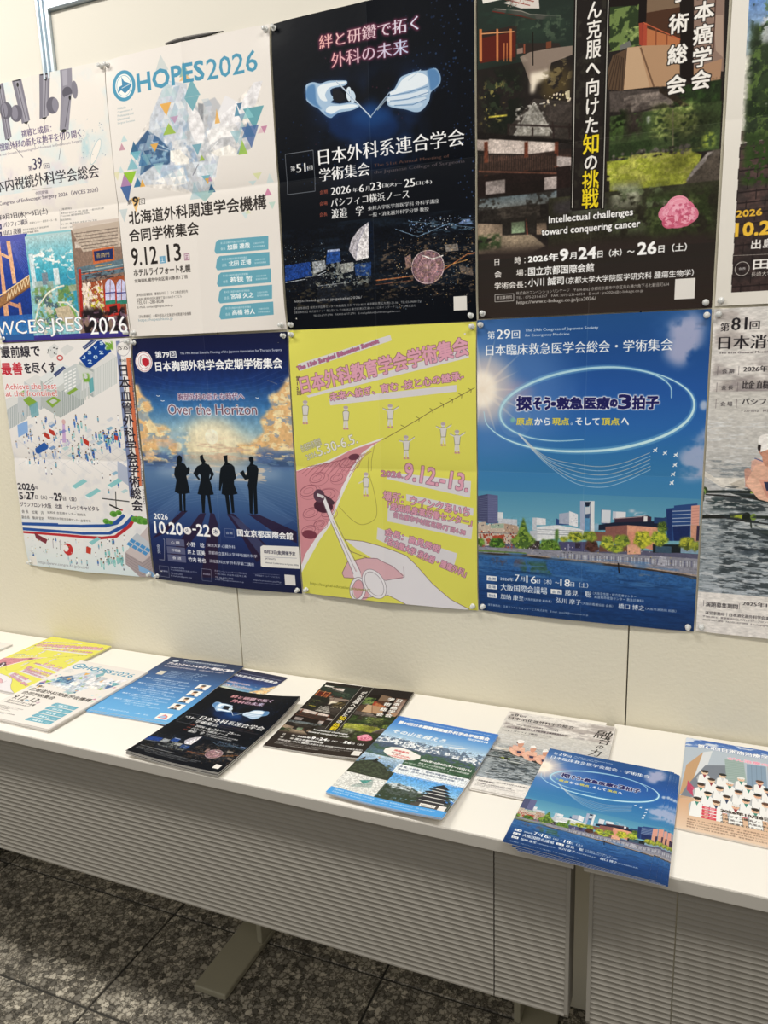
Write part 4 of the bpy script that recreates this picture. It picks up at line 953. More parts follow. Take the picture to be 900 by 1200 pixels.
('V','日本癌学会',361.5,73.7,28.5,166,'f4f0ea',{'b': 0.8,'o': ('181412',1.2),'vs': 0.85}),
('T','Intellectual challenges',132.6,425.2,144.4,15.3,'fff',{'b': 0.35,'o': ('1c1816',.8)}),
('T','toward conquering cancer',119.8,445.2,169.9,15.4,'fff',{'b': 0.35,'o': ('1c1816',.8)}),
('T','日\u3000\u3000時 ：',32.6,488,57.9,13,'f0ece8',{'b': 0.25}),
('T','2026年',95.7,487,54.4,12.8,'fff',{'b': 0.5}),
('T','9',153.6,487.8,14,19.3,'fff',{'b': 0.9}),
('T','月',170.5,486.3,11.9,11.6,'fff',{'b': 0.3}),
('T','24',186.3,487.4,30.2,19.2,'fff',{'b': 0.9}),
('T','日（木）～',219.4,487.3,62.5,12.3,'fff',{'b': 0.3}),
('T','26',287.5,487.5,29.9,19.5,'fff',{'b': 0.9}),
('T','日（土）',321.4,487,45.3,12.9,'fff',{'b': 0.3}),
('T','会\u3000\u3000場：',32.6,509.5,59.1,12.1,'f0ece8',{'b': 0.25}),
('T','国立京都国際会館',95.9,510.2,117.4,14.8,'fff',{'b': 0.35}),
('T','学術会長：',32.6,530.5,59.3,12.2,'f0ece8',{'b': 0.25}),
('T','小川 誠司',96,529.1,64.8,13.9,'fff',{'b': 0.35}),
('T','（京都大学大学院医学研究科 腫瘍生物学）',164.3,529.1,215.4,11.7,'fff',{'b': 0.2}),
('L','d8d4d0',.9,[33,540,69,540,69,553,33,553,33,540]),
('T','運営事務局',35.8,548.8,29.9,6.1,'e8e4e0'),
('T','株式会社コンベンションリンケージ\u3000〒604-8162 京都府京都市中京区烏丸通六角下る七観音町634',73.6,543,267.4,6.5,'c8c4c0'),
('T','TEL : 075-231-6357\u3000FAX : 075-231-6354\u3000E-mail : jca2026@c-linkage.co.jp',73.6,551.4,225.5,6.1,'c8c4c0'),
('T','https://www.c-linkage.co.jp/jca2026/',74.7,561.6,143.7,8.6,'c8c4c0',{'m': 0.8}),
('R','e6e2dc',[350.8,532.2,383.1,566.1]),
('P','e8e4dc',[12,46,9,32,55,38,50,46]),
('R','241f1d',[-4.4,13.7,-1.8,317.1]),
]
ART['E'] = [
('R','e6e1d8',[0,0,412,583]),
('G',['6c8cc4','5a86c8','b8c4c8'],[24,24,388,200]),
('P','3c3230',[24,330,388,310,388,562,24,562]),
('N','54403c',[24,310,388,562],30,20,.4,.6,.8),
('W',[24,330,388,562],14,13,'241a1a'),
('N','28381c',[24,150,388,330],22,22,.2,.32,1,{'e': 4}),
('N','1c2a14',[24,100,388,340],14,14,.48,.58,1,{'e': 4}),
('N','5c7434',[24,120,388,330],9,9,.58,.7,.7,{'e': 4}),
('N','c8ccd0',[40,140,200,190],12,6,.45,.55,.8,{'e': 3}),
('N','2c4018',[24,310,90,400],10,10,.45,.55,1,{'e': 4}),
('R','241c1c',[24,430,388,562],{'a': 0.45}),
('Q',[24,24,388,562],5,.14),
('R','e6e1d8',[0,562,412,583]),
('R','e6e1d8',[388,0,412,583]),
('T','2026',24.4,442.3,38,10.2,'e8b83c',{'b': 0.5}),
('T','10.2',25,472.6,50.7,20.5,'f0c040',{'b': 1}),
('T','2-24',78.1,473.4,57.5,20.2,'f0c040',{'b': 1}),
('T','出島メッセ長崎',49.9,494.4,121.3,14.5,'f4f0ec',{'b': 0.4}),
('L','a8a098',.8,[21.9,502.6,172.2,506.8]),
('O','e0dcd4',.8,38.3,524.5,10.7,10.9),
('T','会長',33.1,526.4,10.6,4.3,'eee'),
('T','田﨑 修',54.8,527,88.6,16.4,'f4f0ec',{'b': 0.4}),
('T','長崎大学病院 救命救急センター',52.7,538.3,110.6,7.4,'e8e4dc'),
]
ART['F'] = [
('R','ebe7e4',[0,0,412,583]),
('G',['ebe8e6','e6e6e6','d4e0e4'],[0,420,412,583]),
('N','d8d8dc',[0,200,412,480],24,24,.5,.8,.6),
('P','dcdcda',[-40,156,-10,170,75,135,46,121]),
('P','c4c8cb',[-40,156,-10,170,-21,225,-51,211]),
('P','aab2b4',[-10,170,75,135,66,189,-21,225]),
('L','efefef',1.2,[-4.9,169.1,-14.7,222.7]),
('L','efefef',1.2,[.9,166.7,-8.9,220.3]),
('L','efefef',1.2,[6.7,164.4,-3.1,217.9]),
('L','efefef',1.2,[12.4,162.1,2.7,215.5]),
('L','efefef',1.2,[18.2,159.8,8.5,213]),
('L','efefef',1.2,[23.9,157.4,14.3,210.6]),
('L','efefef',1.2,[29.6,155.1,20.1,208.2]),
('L','efefef',1.2,[35.3,152.8,25.8,205.9]),
('L','efefef',1.2,[41,150.5,31.5,203.5]),
('L','efefef',1.2,[46.6,148.2,37.3,201.1]),
('L','efefef',1.1,[52.3,146,43,198.7]),
('L','efefef',1.1,[57.9,143.7,48.6,196.3]),
('L','efefef',1.1,[63.5,141.4,54.3,194]),
('L','efefef',1.1,[69.1,139.1,60,191.6]),
('P','78a848',[46,125,74,139,108,126,79,112]),
('P','c4c8cb',[46,125,74,139,66,185,37,172]),
('P','aab2b4',[74,139,108,126,100,172,66,185]),
('L','efefef',1.1,[79.6,138.4,71.9,183.1]),
('L','efefef',1.1,[85.2,136.2,77.5,180.7]),
('L','efefef',1.1,[90.7,133.9,83.1,178.4]),
('L','efefef',1.1,[96.2,131.7,88.6,176.1]),
('L','efefef',1.1,[101.7,129.5,94.2,173.8]),
('P','dcdcda',[72,95,124,121,167,103,116,78]),
('P','c4c8cb',[72,95,124,121,116,166,64,141]),
('P','aab2b4',[124,121,167,103,160,148,116,166]),
('L','efefef',1.1,[128.8,119.9,121.5,163.9]),
('L','efefef',1.1,[134.3,117.7,127,161.6]),
('L','efefef',1.1,[139.7,115.5,132.4,159.3]),
('L','efefef',1.1,[145.1,113.3,137.9,157.1]),
('L','efefef',1.1,[150.4,111.1,143.3,154.8]),
('L','efefef',1.1,[155.8,108.9,148.7,152.5]),
('L','efefef',1.1,[161.2,106.8,154.1,150.3]),
('P','c8ccca',[128,92,189,122,266,90,208,60]),
('P','b4bab8',[128,92,189,122,178,186,118,156]),
('P','9aa4a4',[189,122,266,90,257,152,178,186]),
('L','efefef',1.1,[193.6,121.3,183.8,183.6]),
('L','efefef',1.1,[198.9,119.2,189.2,181.4]),
('L','efefef',1.1,[204.1,117,194.5,179.1]),
('L','efefef',1.1,[209.4,114.8,199.8,176.8]),
('L','efefef',1.1,[214.6,112.7,205.1,174.6]),
('L','efefef',1.1,[219.8,110.5,210.4,172.3]),
('L','efefef',1.1,[225,108.4,215.6,170.1]),
('L','efefef',1.1,[230.2,106.2,220.9,167.8]),
('L','efefef',1.1,[235.4,104.1,226.1,165.6]),
('L','efefef',1.1,[240.6,101.9,231.3,163.3]),
('L','efefef',1.1,[245.7,99.8,236.5,161.1]),
('L','efefef',1.1,[250.9,97.7,241.7,158.9]),
('L','efefef',1.1,[256,95.6,246.9,156.7]),
('L','efefef',1.1,[261.1,93.5,252.1,154.5]),
('P','dcdcda',[258,50,298,71,371,41,333,20]),
('P','a8b0b0',[258,50,298,71,288,136,248,116]),
('P','c8ccca',[298,71,371,41,363,104,288,136]),
('L','efefef',1,[302.4,70.3,293.3,134.1]),
('L','efefef',1,[307.4,68.3,298.4,132]),
('L','efefef',1,[312.4,66.2,303.4,129.8]),
('L','efefef',1,[317.3,64.2,308.4,127.7]),
('L','efefef',1,[322.3,62.2,313.4,125.5]),
('L','efefef',1,[327.2,60.1,318.4,123.4]),
('L','efefef',1,[332.2,58.1,323.4,121.3]),
('L','efefef',1,[337.1,56.1,328.4,119.2]),
('L','efefef',1,[342,54.1,333.3,117]),
('L','efefef',1,[346.9,52,338.3,114.9]),
('L','efefef',1,[351.7,50,343.2,112.8]),
('L','efefef',1,[356.6,48,348.1,110.7]),
('L','efefef',1,[361.4,46,353,108.6]),
('L','efefef',1,[366.3,44.1,357.9,106.6]),
('P','d0d4d0',[211,71,256,94,297,77,252,55]),
('P','bcc4c4',[211,71,256,94,249,142,204,119]),
('P','c8cccc',[256,94,297,77,290,125,249,142]),
('L','efefef',1.1,[261.1,93.5,254.3,139.7]),
('L','efefef',1,[266.2,91.4,259.4,137.5]),
('L','efefef',1,[271.3,89.3,264.5,135.3]),
('L','efefef',1,[276.3,87.2,269.6,133.2]),
('L','efefef',1,[281.4,85.1,274.7,131]),
('L','efefef',1,[286.4,83,279.8,128.9]),
('L','efefef',1,[291.5,80.9,284.9,126.7]),
('P','84a840',[61,141,83,131,108,147,81,160]),
('P','84a840',[137,145,165,132,186,143,156,161]),
('P','c8ccc8',[147.4,145,163.6,138.3,175.1,144.4,157.9,151.8]),
('P','84a840',[208,125,237,112,244,117,216,130]),
('P','b0b8b4',[160.1,160.2,165.4,157.9,160.8,186.7,155.4,189],{'a': 0.6}),
('P','b0b8b4',[170.8,155.7,176.1,153.4,171.6,182.1,166.2,184.4],{'a': 0.6}),
('P','b0b8b4',[181.5,151.2,186.8,149,182.3,177.6,176.9,179.9],{'a': 0.6}),
('P','b0b8b4',[192.1,146.7,197.4,144.5,192.9,173.1,187.6,175.3],{'a': 0.6}),
('P','b0b8b4',[202.7,142.3,207.9,140.1,203.5,168.5,198.2,170.8],{'a': 0.6}),
('P','b0b8b4',[213.2,137.9,218.4,135.7,214.1,164.1,208.8,166.3],{'a': 0.6}),
('P','b0b8b4',[223.6,133.5,228.8,131.3,224.6,159.6,219.3,161.8],{'a': 0.6}),
('P','b0b8b4',[234,129.2,239.2,127,235,155.2,229.8,157.4],{'a': 0.6}),
('P','b0b8b4',[244.4,124.8,249.5,122.7,245.4,150.7,240.2,152.9],{'a': 0.6}),
('P','b0b8b4',[254.7,120.5,259.8,118.4,255.7,146.4,250.5,148.5],{'a': 0.6}),
('P','b0b8b4',[264.9,116.2,270,114.1,265.9,142,260.8,144.2],{'a': 0.6}),
('P','b0b8b4',[275.1,112,280.2,109.8,276.2,137.6,271.1,139.8],{'a': 0.6}),
('P','dfe2e2',[124,88,200,53,246,68,202,101,159,119]),
('P','c6cccc',[206,71,248,54,255,101,203,127]),
('P','f2f2f2',[208.3,77.9,218.6,74.4,218,78.1,207.7,81.5]),
('P','f2f2f2',[221.7,73,231.9,69.5,231.4,73.2,221.1,76.6]),
('P','f2f2f2',[235.1,68.1,245.2,64.7,244.7,68.4,234.5,71.8]),
('P','f2f2f2',[207,85.9,217.3,82.4,216.8,86.1,206.4,89.6]),
('P','f2f2f2',[220.5,81,230.7,77.6,230.2,81.2,219.9,84.7]),
('P','f2f2f2',[233.8,76.2,244,72.7,243.5,76.4,233.3,79.8]),
('P','f2f2f2',[205.8,94,216.1,90.5,215.5,94.2,205.2,97.7]),
('P','f2f2f2',[219.2,89.1,229.5,85.6,228.9,89.3,218.7,92.8]),
('P','f2f2f2',[232.6,84.2,242.8,80.7,242.3,84.4,232.1,87.9]),
('P','f2f2f2',[204.5,102.2,214.8,98.6,214.3,102.3,203.9,105.9]),
('P','f2f2f2',[218,97.2,228.3,93.7,227.7,97.3,217.4,100.9]),
('P','f2f2f2',[231.4,92.3,241.6,88.8,241,92.4,230.8,95.9]),
('P','f2f2f2',[203.2,110.3,213.6,106.7,213,110.4,202.6,114]),
('P','f2f2f2',[216.7,105.3,227,101.7,226.5,105.4,216.2,109]),
('P','f2f2f2',[230.2,100.3,240.4,96.8,239.8,100.5,229.6,104]),
('P','f2f2f2',[201.9,118.4,212.3,114.9,211.7,118.6,201.4,122.2]),
('P','f2f2f2',[215.5,113.4,225.8,109.8,225.2,113.5,214.9,117.1]),
('P','f2f2f2',[228.9,108.4,239.2,104.9,238.6,108.5,228.4,112.1]),
('P','a8b0b0',[137.2,99.7,169.6,85.3,169.3,87.5,136.8,102.3]),
('P','a8b0b0',[138.1,106.4,169.5,92,168.2,94.2,137.7,109.1]),
('P','a8b0b0',[139,113.2,169.5,98.7,167.1,100.9,138.6,115.8]),
('P','a8b0b0',[139.9,120,169.4,105.4,166,107.6,139.5,122.6]),
('P','a8b0b0',[140.8,126.8,169.3,112.1,164.9,114.3,140.4,129.4]),
('P','a8b0b0',[141.7,133.6,169.2,118.8,163.9,121,141.3,136.2]),
('P','a8b0b0',[142.6,140.4,169.1,125.6,162.8,127.8,142.2,143.1]),
('P','50a0a8',[279,94,294,88,293,120,280,127],{'a': 0.8}),
('P','6ca4b0',[79,156,108,145,109,179,82,187],{'a': 0.8}),
('P','d8d8d6',[161,19,188,5,201,13,193,31,172,41]),
('P','d8d8d6',[205,20,228,8,248,18,217,35]),
('E','e8e4e0',200.5,39.9,11.7,7.4),
('O','c04040',2.9,200.5,39.9,8.8,5.5),
('D',['222','e8e8e8'],[162.2,12,198.9,37.5],16,1,2.2,.9),
('P','3c4a78',[173,78,208,60,215,65,179,86]),
('P','3c4a78',[272,17,303,0,317,2,279,23]),
('L','8c94b0',.7,[177.5,82.4,211.5,63.2]),
('L','c8ccd8',.9,[274.3,20,312.1,2.1]),
('P','0d3f92',[259,42,319,4,331,3,357,28,289,66,277,64]),
('T','J',267.3,44.2,10.1,7.2,'c8e0f0',{'b': 0.5}),
('T','S',286.8,33.6,10,7.1,'c8e0f0',{'b': 0.5}),
('T','V',306.2,23.1,9.9,7.1,'c8e0f0',{'b': 0.5}),
('T','S',325.3,12.8,9.8,7,'c8e0f0',{'b': 0.5}),
('T','2',283.6,55.1,12.1,7.9,'c8e0f0',{'b': 0.5}),
('T','0',302.1,44.8,12,7.8,'c8e0f0',{'b': 0.5}),
('T','2',320.4,34.6,11.9,7.8,'c8e0f0',{'b': 0.5}),
('T','6',338.5,24.5,11.8,7.7,'c8e0f0',{'b': 0.5}),
('L','0a3078',.9,[273.8,32.9,301.6,59.5]),
('L','0a3078',.9,[291.5,22,320.5,48.5]),
('L','0a3078',.9,[308.4,11.8,339.5,38.4]),
('N','74a838',[338.1,3.5,365.5,28.1],6,6,.4,.5,1,{'e': 2}),
('N','74a838',[261.8,76.3,285.6,101.7],6,6,.4,.5,1,{'e': 2}),
('L','cfcfd2',1.1,[14.4,310.1,168.8,232.4]),
('L','cfcfd2',1.1,[26,244.8,167.6,327.3]),
('L','cfcfd2',1.1,[65.3,308.7,216.3,231.9]),
('L','cfcfd2',1.1,[69.2,244.2,208.8,326]),
('L','cfcfd2',1.1,[115.1,307.4,262.9,231.3]),
('L','cfcfd2',1.1,[111.6,243.6,249.4,324.8]),
('L','cfcfd2',1,[164,306.1,308.6,230.8]),
('L','cfcfd2',1,[153.4,243.1,289.2,323.6]),
('L','cfcfd2',1,[212,304.9,353.5,230.3]),
('L','cfcfd2',1,[194.4,242.5,328.4,322.4]),
('L','cfcfd2',1,[259.1,303.6,397.6,229.7]),
('L','cfcfd2',1,[234.8,241.9,367,321.2]),
('L','cfcfd2',1,[305.2,302.4,440.8,229.2]),
('L','cfcfd2',1,[274.6,241.4,405,320]),
('L','cfcfd2',1,[350.5,301.2,483.3,228.8]),
('L','cfcfd2',1,[313.7,240.9,442.4,318.9]),
('H',146.2,225.2,17,'f4f4f4','88a'),
('H',54.1,312.1,19,'6ca8c0','f0f0f0'),
('H',56.9,279.1,16,'f0f0f0','556'),
('H',42.5,308.9,20,'f0f0f0','f0f0f0'),
('H',221.7,271.6,19,'f4f4f4','88a'),
('H',313.8,249.6,14,'f4f4f4','88a'),
('H',84,311.1,18,'3c6cb0','f0f0f0'),
('H',221.9,207.7,14,'6ca8c0','556'),
('H',254,276.9,15,'f0f0f0','556'),
('H',155.7,244,15,'6ca8c0','f0f0f0'),
('H',217.1,296.5,18,'f4f4f4','556'),
('H',241.2,209.6,16,'6ca8c0','556'),
('H',77.3,292.8,14,'f4f4f4','88a'),
('H',125.5,332.5,17,'f0f0f0','556'),
('H',62.2,214.8,15,'f4f4f4','f0f0f0'),
('H',273.4,254,17,'f4f4f4','556'),
('H',142.3,315.3,17,'6ca8c0','556'),
('H',77.6,245,16,'f4f4f4','f0f0f0'),
('H',85.1,275.3,16,'6ca8c0','556'),
('H',315.8,247.4,16,'3c6cb0','88a'),
('H',304.4,377.5,15,'6ca8c0','f0f0f0'),
('H',112.9,241.7,17,'f0f0f0','f0f0f0'),
('H',130.6,197,16,'3c6cb0','88a'),
('H',254.8,293.7,17,'f4f4f4','556'),
('H',313.9,342.8,18,'f0f0f0','556'),
('H',163.2,272.2,16,'f4f4f4','f0f0f0'),
('H',185.9,217,17,'f4f4f4','f0f0f0'),
('H',214.3,298.8,19,'f0f0f0','f0f0f0'),
('H',58.8,237.4,16,'3c6cb0','556'),
('H',227.6,286.4,14,'f4f4f4','556'),
('H',192.8,255.7,15,'3c6cb0','88a'),
('H',96,200.8,19,'f0f0f0','556'),
('H',73.6,303.7,14,'f0f0f0','556'),
('H',336.4,358,17,'3c6cb0','88a'),
('H',159.9,228.2,18,'f0f0f0','88a'),
('H',288,257.6,15,'6ca8c0','f0f0f0'),
('H',289.3,335.9,15,'f0f0f0','556'),
('H',160.5,201.6,14,'3c6cb0','556'),
('H',107.1,332.5,20,'f4f4f4','88a'),
('H',324.7,568,14,'6ca8c0','445'),
('H',115,205.3,13,'a8c8d0','ccd'),
('H',279.3,532.6,15,'c8d8e0','ccd'),
('H',72.5,229.9,15,'6ca8c0','88a'),
('H',296.6,527.7,15,'c8d8e0','ccd'),
('H',170.4,230.5,16,'6ca8c0','445'),
('H',336.3,492.1,15,'f4f4f4','ccd'),
('H',72.4,286.1,16,'3c6cb0','445'),
('H',180.9,510.9,12,'c8d8e0','ccd'),
('H',295.3,197.2,15,'6ca8c0','445'),
('H',-14.1,531.1,15,'a8c8d0','88a'),
('H',121.9,233.2,12,'3c6cb0','88a'),
('H',213,565.4,15,'a8c8d0','445'),
('H',215.1,245.1,12,'f4f4f4','445'),
('H',194.3,563.6,13,'6ca8c0','88a'),
('H',252.2,195.1,12,'a8c8d0','ccd'),
('H',175.1,565.8,13,'a8c8d0','445'),
('H',121,215.3,15,'a8c8d0','88a'),
('H',177.6,563.6,17,'f4f4f4','88a'),
('H',243,242.5,14,'3c6cb0','88a'),
('H',157.6,569.1,15,'6ca8c0','ccd'),
('H',205.4,289.4,16,'a8c8d0','445'),
('H',283,504.5,13,'f4f4f4','88a'),
('H',58.5,211.2,12,'3c6cb0','445'),
('H',302.4,504.6,15,'3c6cb0','445'),
('H',125.6,197.8,14,'c8d8e0','88a'),
('H',298.2,505.5,15,'6ca8c0','445'),
('H',266,302.7,13,'f4f4f4','445'),
('H',111.7,512.3,14,'3c6cb0','ccd'),
('H',186.4,268.1,13,'a8c8d0','ccd'),
('H',76.9,588.6,13,'6ca8c0','445'),
('H',62,215.2,16,'6ca8c0','88a'),
('H',246,563.2,16,'3c6cb0','88a'),
('H',71.5,298.1,15,'3c6cb0','445'),
('H',73,575.1,14,'c8d8e0','88a'),
('H',349.1,256.7,15,'c8d8e0','ccd'),
('H',289.4,498.3,16,'f4f4f4','445'),
('H',147.5,249.8,16,'3c6cb0','ccd'),
('H',20.1,555.8,14,'c8d8e0','445'),
('H',127.8,203.2,16,'3c6cb0','ccd'),
('H',253.5,519,14,'6ca8c0','88a'),
('H',161,182.8,13,'c8d8e0','445'),
('H',241.2,541.3,13,'f4f4f4','445'),
('H',356.3,193,14,'f4f4f4','ccd'),
('H',152.5,571.8,14,'a8c8d0','88a'),
('H',259.9,301.4,13,'6ca8c0','88a'),
('H',324.9,570.1,16,'c8d8e0','445'),
('H',240.5,289.1,13,'c8d8e0','445'),
('H',219.3,528.9,15,'3c6cb0','ccd'),
('H',118.4,217.4,14,'6ca8c0','88a'),
('H',142.1,524.6,17,'a8c8d0','88a'),
('H',105,303.3,13,'3c6cb0','445'),
('H',-27.2,546.7,15,'a8c8d0','ccd'),
('H',99.2,244.4,12,'3c6cb0','445'),
('H',24.8,560.6,15,'3c6cb0','88a'),
('H',256.4,190.7,15,'6ca8c0','ccd'),
('H',294,556.4,15,'3c6cb0','ccd'),
('H',371.7,198.1,14,'6ca8c0','445'),
('H',271.3,552.5,15,'f4f4f4','ccd'),
('H',272.9,242.1,15,'a8c8d0','ccd'),
('H',273.8,559.7,16,'a8c8d0','ccd'),
('H',263.4,265.4,12,'c8d8e0','445'),
('H',24,541.2,13,'f4f4f4','ccd'),
('H',55.5,183.1,14,'6ca8c0','88a'),
('H',72.1,545.9,13,'a8c8d0','ccd'),
('H',59.2,247.7,15,'f4f4f4','88a'),
('H',264.3,563.9,13,'6ca8c0','445'),
('H',277.6,300.1,14,'f4f4f4','445'),
('H',148.6,559.4,16,'a8c8d0','ccd'),
('H',260.9,189.8,12,'3c6cb0','ccd'),
('P','8cb4cc',[281.3,247.8,296.6,240.9,305.1,244.9,289.8,252.2]),
('P','d0d4dc',[37.9,203.2,54.9,196.2,64.1,200.4,47.1,207.9]),
('P','8cb4cc',[360.3,208.6,375,202,383.3,205.9,368.6,213]),
('P','d0d4dc',[259.4,245.5,274.9,238.6,283.5,242.6,268,250]),
('P','b8d4d8',[183.3,280.6,199.4,273.5,208.3,277.5,192.2,285.2]),
('P','d0d4dc',[355.9,292.5,370.8,285.5,379.1,289.4,364.2,296.9]),
('P','b8d4d8',[341.3,366.6,356.4,359.3,364.9,363.1,349.8,371]),
('P','7c9cc8',[135.1,205.7,151.4,198.9,160.3,203,144,210.4]),
('P','8cb4cc',[360.1,262,374.9,255.2,383.2,259,368.4,266.4]),
('P','d0d4dc',[59.1,208.9,76,201.9,85.1,206.1,68.3,213.6]),
('P','d0d4dc',[353.2,214.7,368,208.1,376.3,212.1,361.5,219.2]),
('P','8cb4cc',[317.7,322.8,332.8,315.7,341.3,319.5,326.1,327.2]),
('P','7c9cc8',[168.5,221.4,184.6,214.5,193.4,218.6,177.3,226]),
('P','8cb4cc',[258.2,267.4,273.7,260.4,282.3,264.3,266.8,271.8]),
('P','b8d4d8',[169.5,263.4,185.6,256.3,194.5,260.3,178.3,267.9]),
('P','d0d4dc',[320.7,190.7,335.6,184.1,344,188.1,329,195.2]),
('P','8cb4cc',[317.3,212.7,332.3,206.1,340.7,210,325.6,217.2]),
('P','7c9cc8',[125.8,263.4,142.2,256.2,151.3,260.3,134.8,268]),
('P','d0d4dc',[132.8,200.9,149.1,194.1,158,198.2,141.7,205.6]),
('P','d0d4dc',[249.9,218.7,265.4,211.9,274,215.9,258.5,223.2]),
('P','d0d4dc',[178.2,251.5,194.2,244.5,203.1,248.5,187,256]),
('H',323.5,229.7,16,'2c60b4','a8d0d0'),
('H',283.9,237.4,16,'2c60b4','2c60b4'),
('H',308.2,238.7,21,'2c60b4','6cb0bc'),
('H',341.2,234.3,16,'2c60b4','88c4c0'),
('H',311.8,253.4,20,'88c4c0','2c60b4'),
('H',307.5,234.2,19,'2c60b4','6cb0bc'),
('H',322.1,250.1,17,'2c60b4','a8d0d0'),
('H',321.6,271.6,22,'2c60b4','2c60b4'),
('H',324.8,249.9,16,'88c4c0','a8d0d0'),
('H',329.5,248.5,17,'a8d0d0','3c74c0'),
('H',346.1,228.8,18,'2c60b4','a8d0d0'),
('H',319.5,253.5,20,'2c60b4','88c4c0'),
('H',298.7,238,20,'a8d0d0','3c74c0'),
('H',353.3,258.2,18,'2c60b4','2c60b4'),
('H',358.1,235.5,21,'6cb0bc','3c74c0'),
('H',349.6,247,21,'2c60b4','a8d0d0'),
('H',308,243.8,21,'a8d0d0','2c60b4'),
('H',333.1,241.4,16,'3c74c0','3c74c0'),
('H',283.8,241,21,'2c60b4','6cb0bc'),
('H',310.8,242.2,20,'3c74c0','a8d0d0'),
('H',345.3,233.8,17,'3c74c0','88c4c0'),
('H',293.6,241.2,20,'6cb0bc','6cb0bc'),
('H',295.9,274,17,'88c4c0','3c74c0'),
('H',316.9,242.7,19,'2c60b4','88c4c0'),
('H',347.6,238.1,21,'2c60b4','a8d0d0'),
('H',316.8,253.3,21,'88c4c0','6cb0bc'),
('H',341.7,245.1,19,'2c60b4','6cb0bc'),
('H',312.4,263,21,'3c74c0','2c60b4'),
('H',335.6,245.6,18,'2c60b4','3c74c0'),
('H',334.7,243.6,21,'6cb0bc','3c74c0'),
('H',223.8,281.3,21,'3c74c0','3c74c0'),
('H',221.3,283.4,22,'3c74c0','2c60b4'),
('H',224.4,281.3,17,'88c4c0','2c60b4'),
('H',266.7,286.4,22,'3c74c0','3c74c0'),
('H',268.9,282.7,18,'2c60b4','3c74c0'),
('H',247.1,294.1,20,'88c4c0','2c60b4'),
('H',245.6,284.2,17,'3c74c0','3c74c0'),
('H',225.1,267.5,19,'88c4c0','2c60b4'),
('H',236.2,255.3,22,'88c4c0','3c74c0'),
('H',245.7,284,16,'88c4c0','3c74c0'),
('H',204.6,272.9,18,'88c4c0','88c4c0'),
('H',267.6,291.1,17,'2c60b4','88c4c0'),
('H',244.9,292.6,22,'3c74c0','2c60b4'),
('H',201.6,294.8,21,'3c74c0','88c4c0'),
('H',232,225,21,'3c74c0','6cb0bc'),
('H',227.6,195.5,18,'3c74c0','3c74c0'),
('H',255.1,218.9,17,'a8d0d0','a8d0d0'),
('H',215.2,234,16,'a8d0d0','a8d0d0'),
('H',232.3,222.3,21,'6cb0bc','3c74c0'),
('H',220.9,209.4,20,'3c74c0','3c74c0'),
('H',230,217.4,19,'6cb0bc','a8d0d0'),
('H',209.7,243.7,17,'6cb0bc','3c74c0'),
('H',242.1,212.5,20,'a8d0d0','6cb0bc'),
('H',201.6,223.3,17,'3c74c0','6cb0bc'),
('H',284.3,537.2,20,'88c4c0','70a8a8'),
('H',351.6,517.4,18,'6cb0b4','88c4c0'),
('H',318.8,557.1,21,'70a8a8','88c4c0'),
('H',298.4,563.9,21,'88c4c0','6cb0b4'),
('H',303.2,537.3,18,'a8d0d0','a8d0d0'),
('H',296.1,560.4,20,'88c4c0','88c4c0'),
('H',298.2,560.7,23,'88c4c0','a8d0d0'),
('H',313.4,552.3,18,'88c4c0','6cb0b4'),
('H',262.7,516.2,17,'70a8a8','88c4c0'),
('H',328.7,520.7,17,'a8d0d0','88c4c0'),
('H',308.1,554.7,23,'88c4c0','6cb0b4'),
('H',263.1,572.6,20,'a8d0d0','6cb0b4'),
('H',320.7,559.2,21,'88c4c0','6cb0b4'),
('H',288.7,555.7,18,'a8d0d0','6cb0b4'),
('H',272.6,539.1,18,'6cb0b4','a8d0d0'),
('H',278.4,558.2,21,'6cb0b4','88c4c0'),
('H',323.7,550.5,20,'70a8a8','6cb0b4'),
('H',310.3,528.3,18,'6cb0b4','88c4c0'),
('H',282.5,557.2,23,'a8d0d0','70a8a8'),
('H',317.4,544.2,20,'a8d0d0','70a8a8'),
('H',256.1,566.8,24,'a8d0d0','88c4c0'),
('H',278.7,559.9,23,'70a8a8','88c4c0'),
('H',18.1,265,19,'a8b8d8','a8b8d8'),
('H',63.8,245,17,'7c9cd0','f0f0f0'),
('H',71.4,239.1,20,'a8b8d8','f0f0f0'),
('H',47,252.3,18,'f0f0f0','7c9cd0'),
('H',71.6,249.2,19,'7c9cd0','a8b8d8'),
('H',97.2,275.5,23,'a8b8d8','a8b8d8'),
('H',110.9,261.9,19,'f0f0f0','f0f0f0'),
('H',45.9,225.5,20,'7c9cd0','f0f0f0'),
('H',93.2,293.7,22,'a8b8d8','f0f0f0'),
('H',136.5,291.3,20,'8ca4cc','8ca4cc'),
('H',145.6,284.7,21,'a8b8d8','a8b8d8'),
('H',170.5,259.4,20,'f0f0f0','8ca4cc'),
('H',155.6,289.8,20,'f0f0f0','8ca4cc'),
('H',123.4,268.3,18,'8ca4cc','f0f0f0'),
('H',113,290.2,17,'a8b8d8','f0f0f0'),
('H',160.5,275.8,19,'f0f0f0','8ca4cc'),
('P','8cc8cc',[187,359,227,339,240,345,200,365]),
('P','e8f0f0',[186.8,358.7,199.6,364.6,199,368.9,186,364]),
('P','8cc8cc',[228,381,268,361,280,367,240,387]),
('P','e8f0f0',[227.7,381,240.4,386.9,239.7,391.2,226.9,386.4]),
('P','8cc8cc',[302,352,340,332,352,339,314,358]),
('P','e8f0f0',[301.7,351.8,314,357.6,313.4,361.8,301,357]),
('P','b83c30',[115.1,222.5,131.7,227.6,136.9,238,129.5,240.8,116.9,233]),
('P','b83c30',[134,213.4,150.4,218.5,155.6,228.9,148.3,231.6,135.8,223.9]),
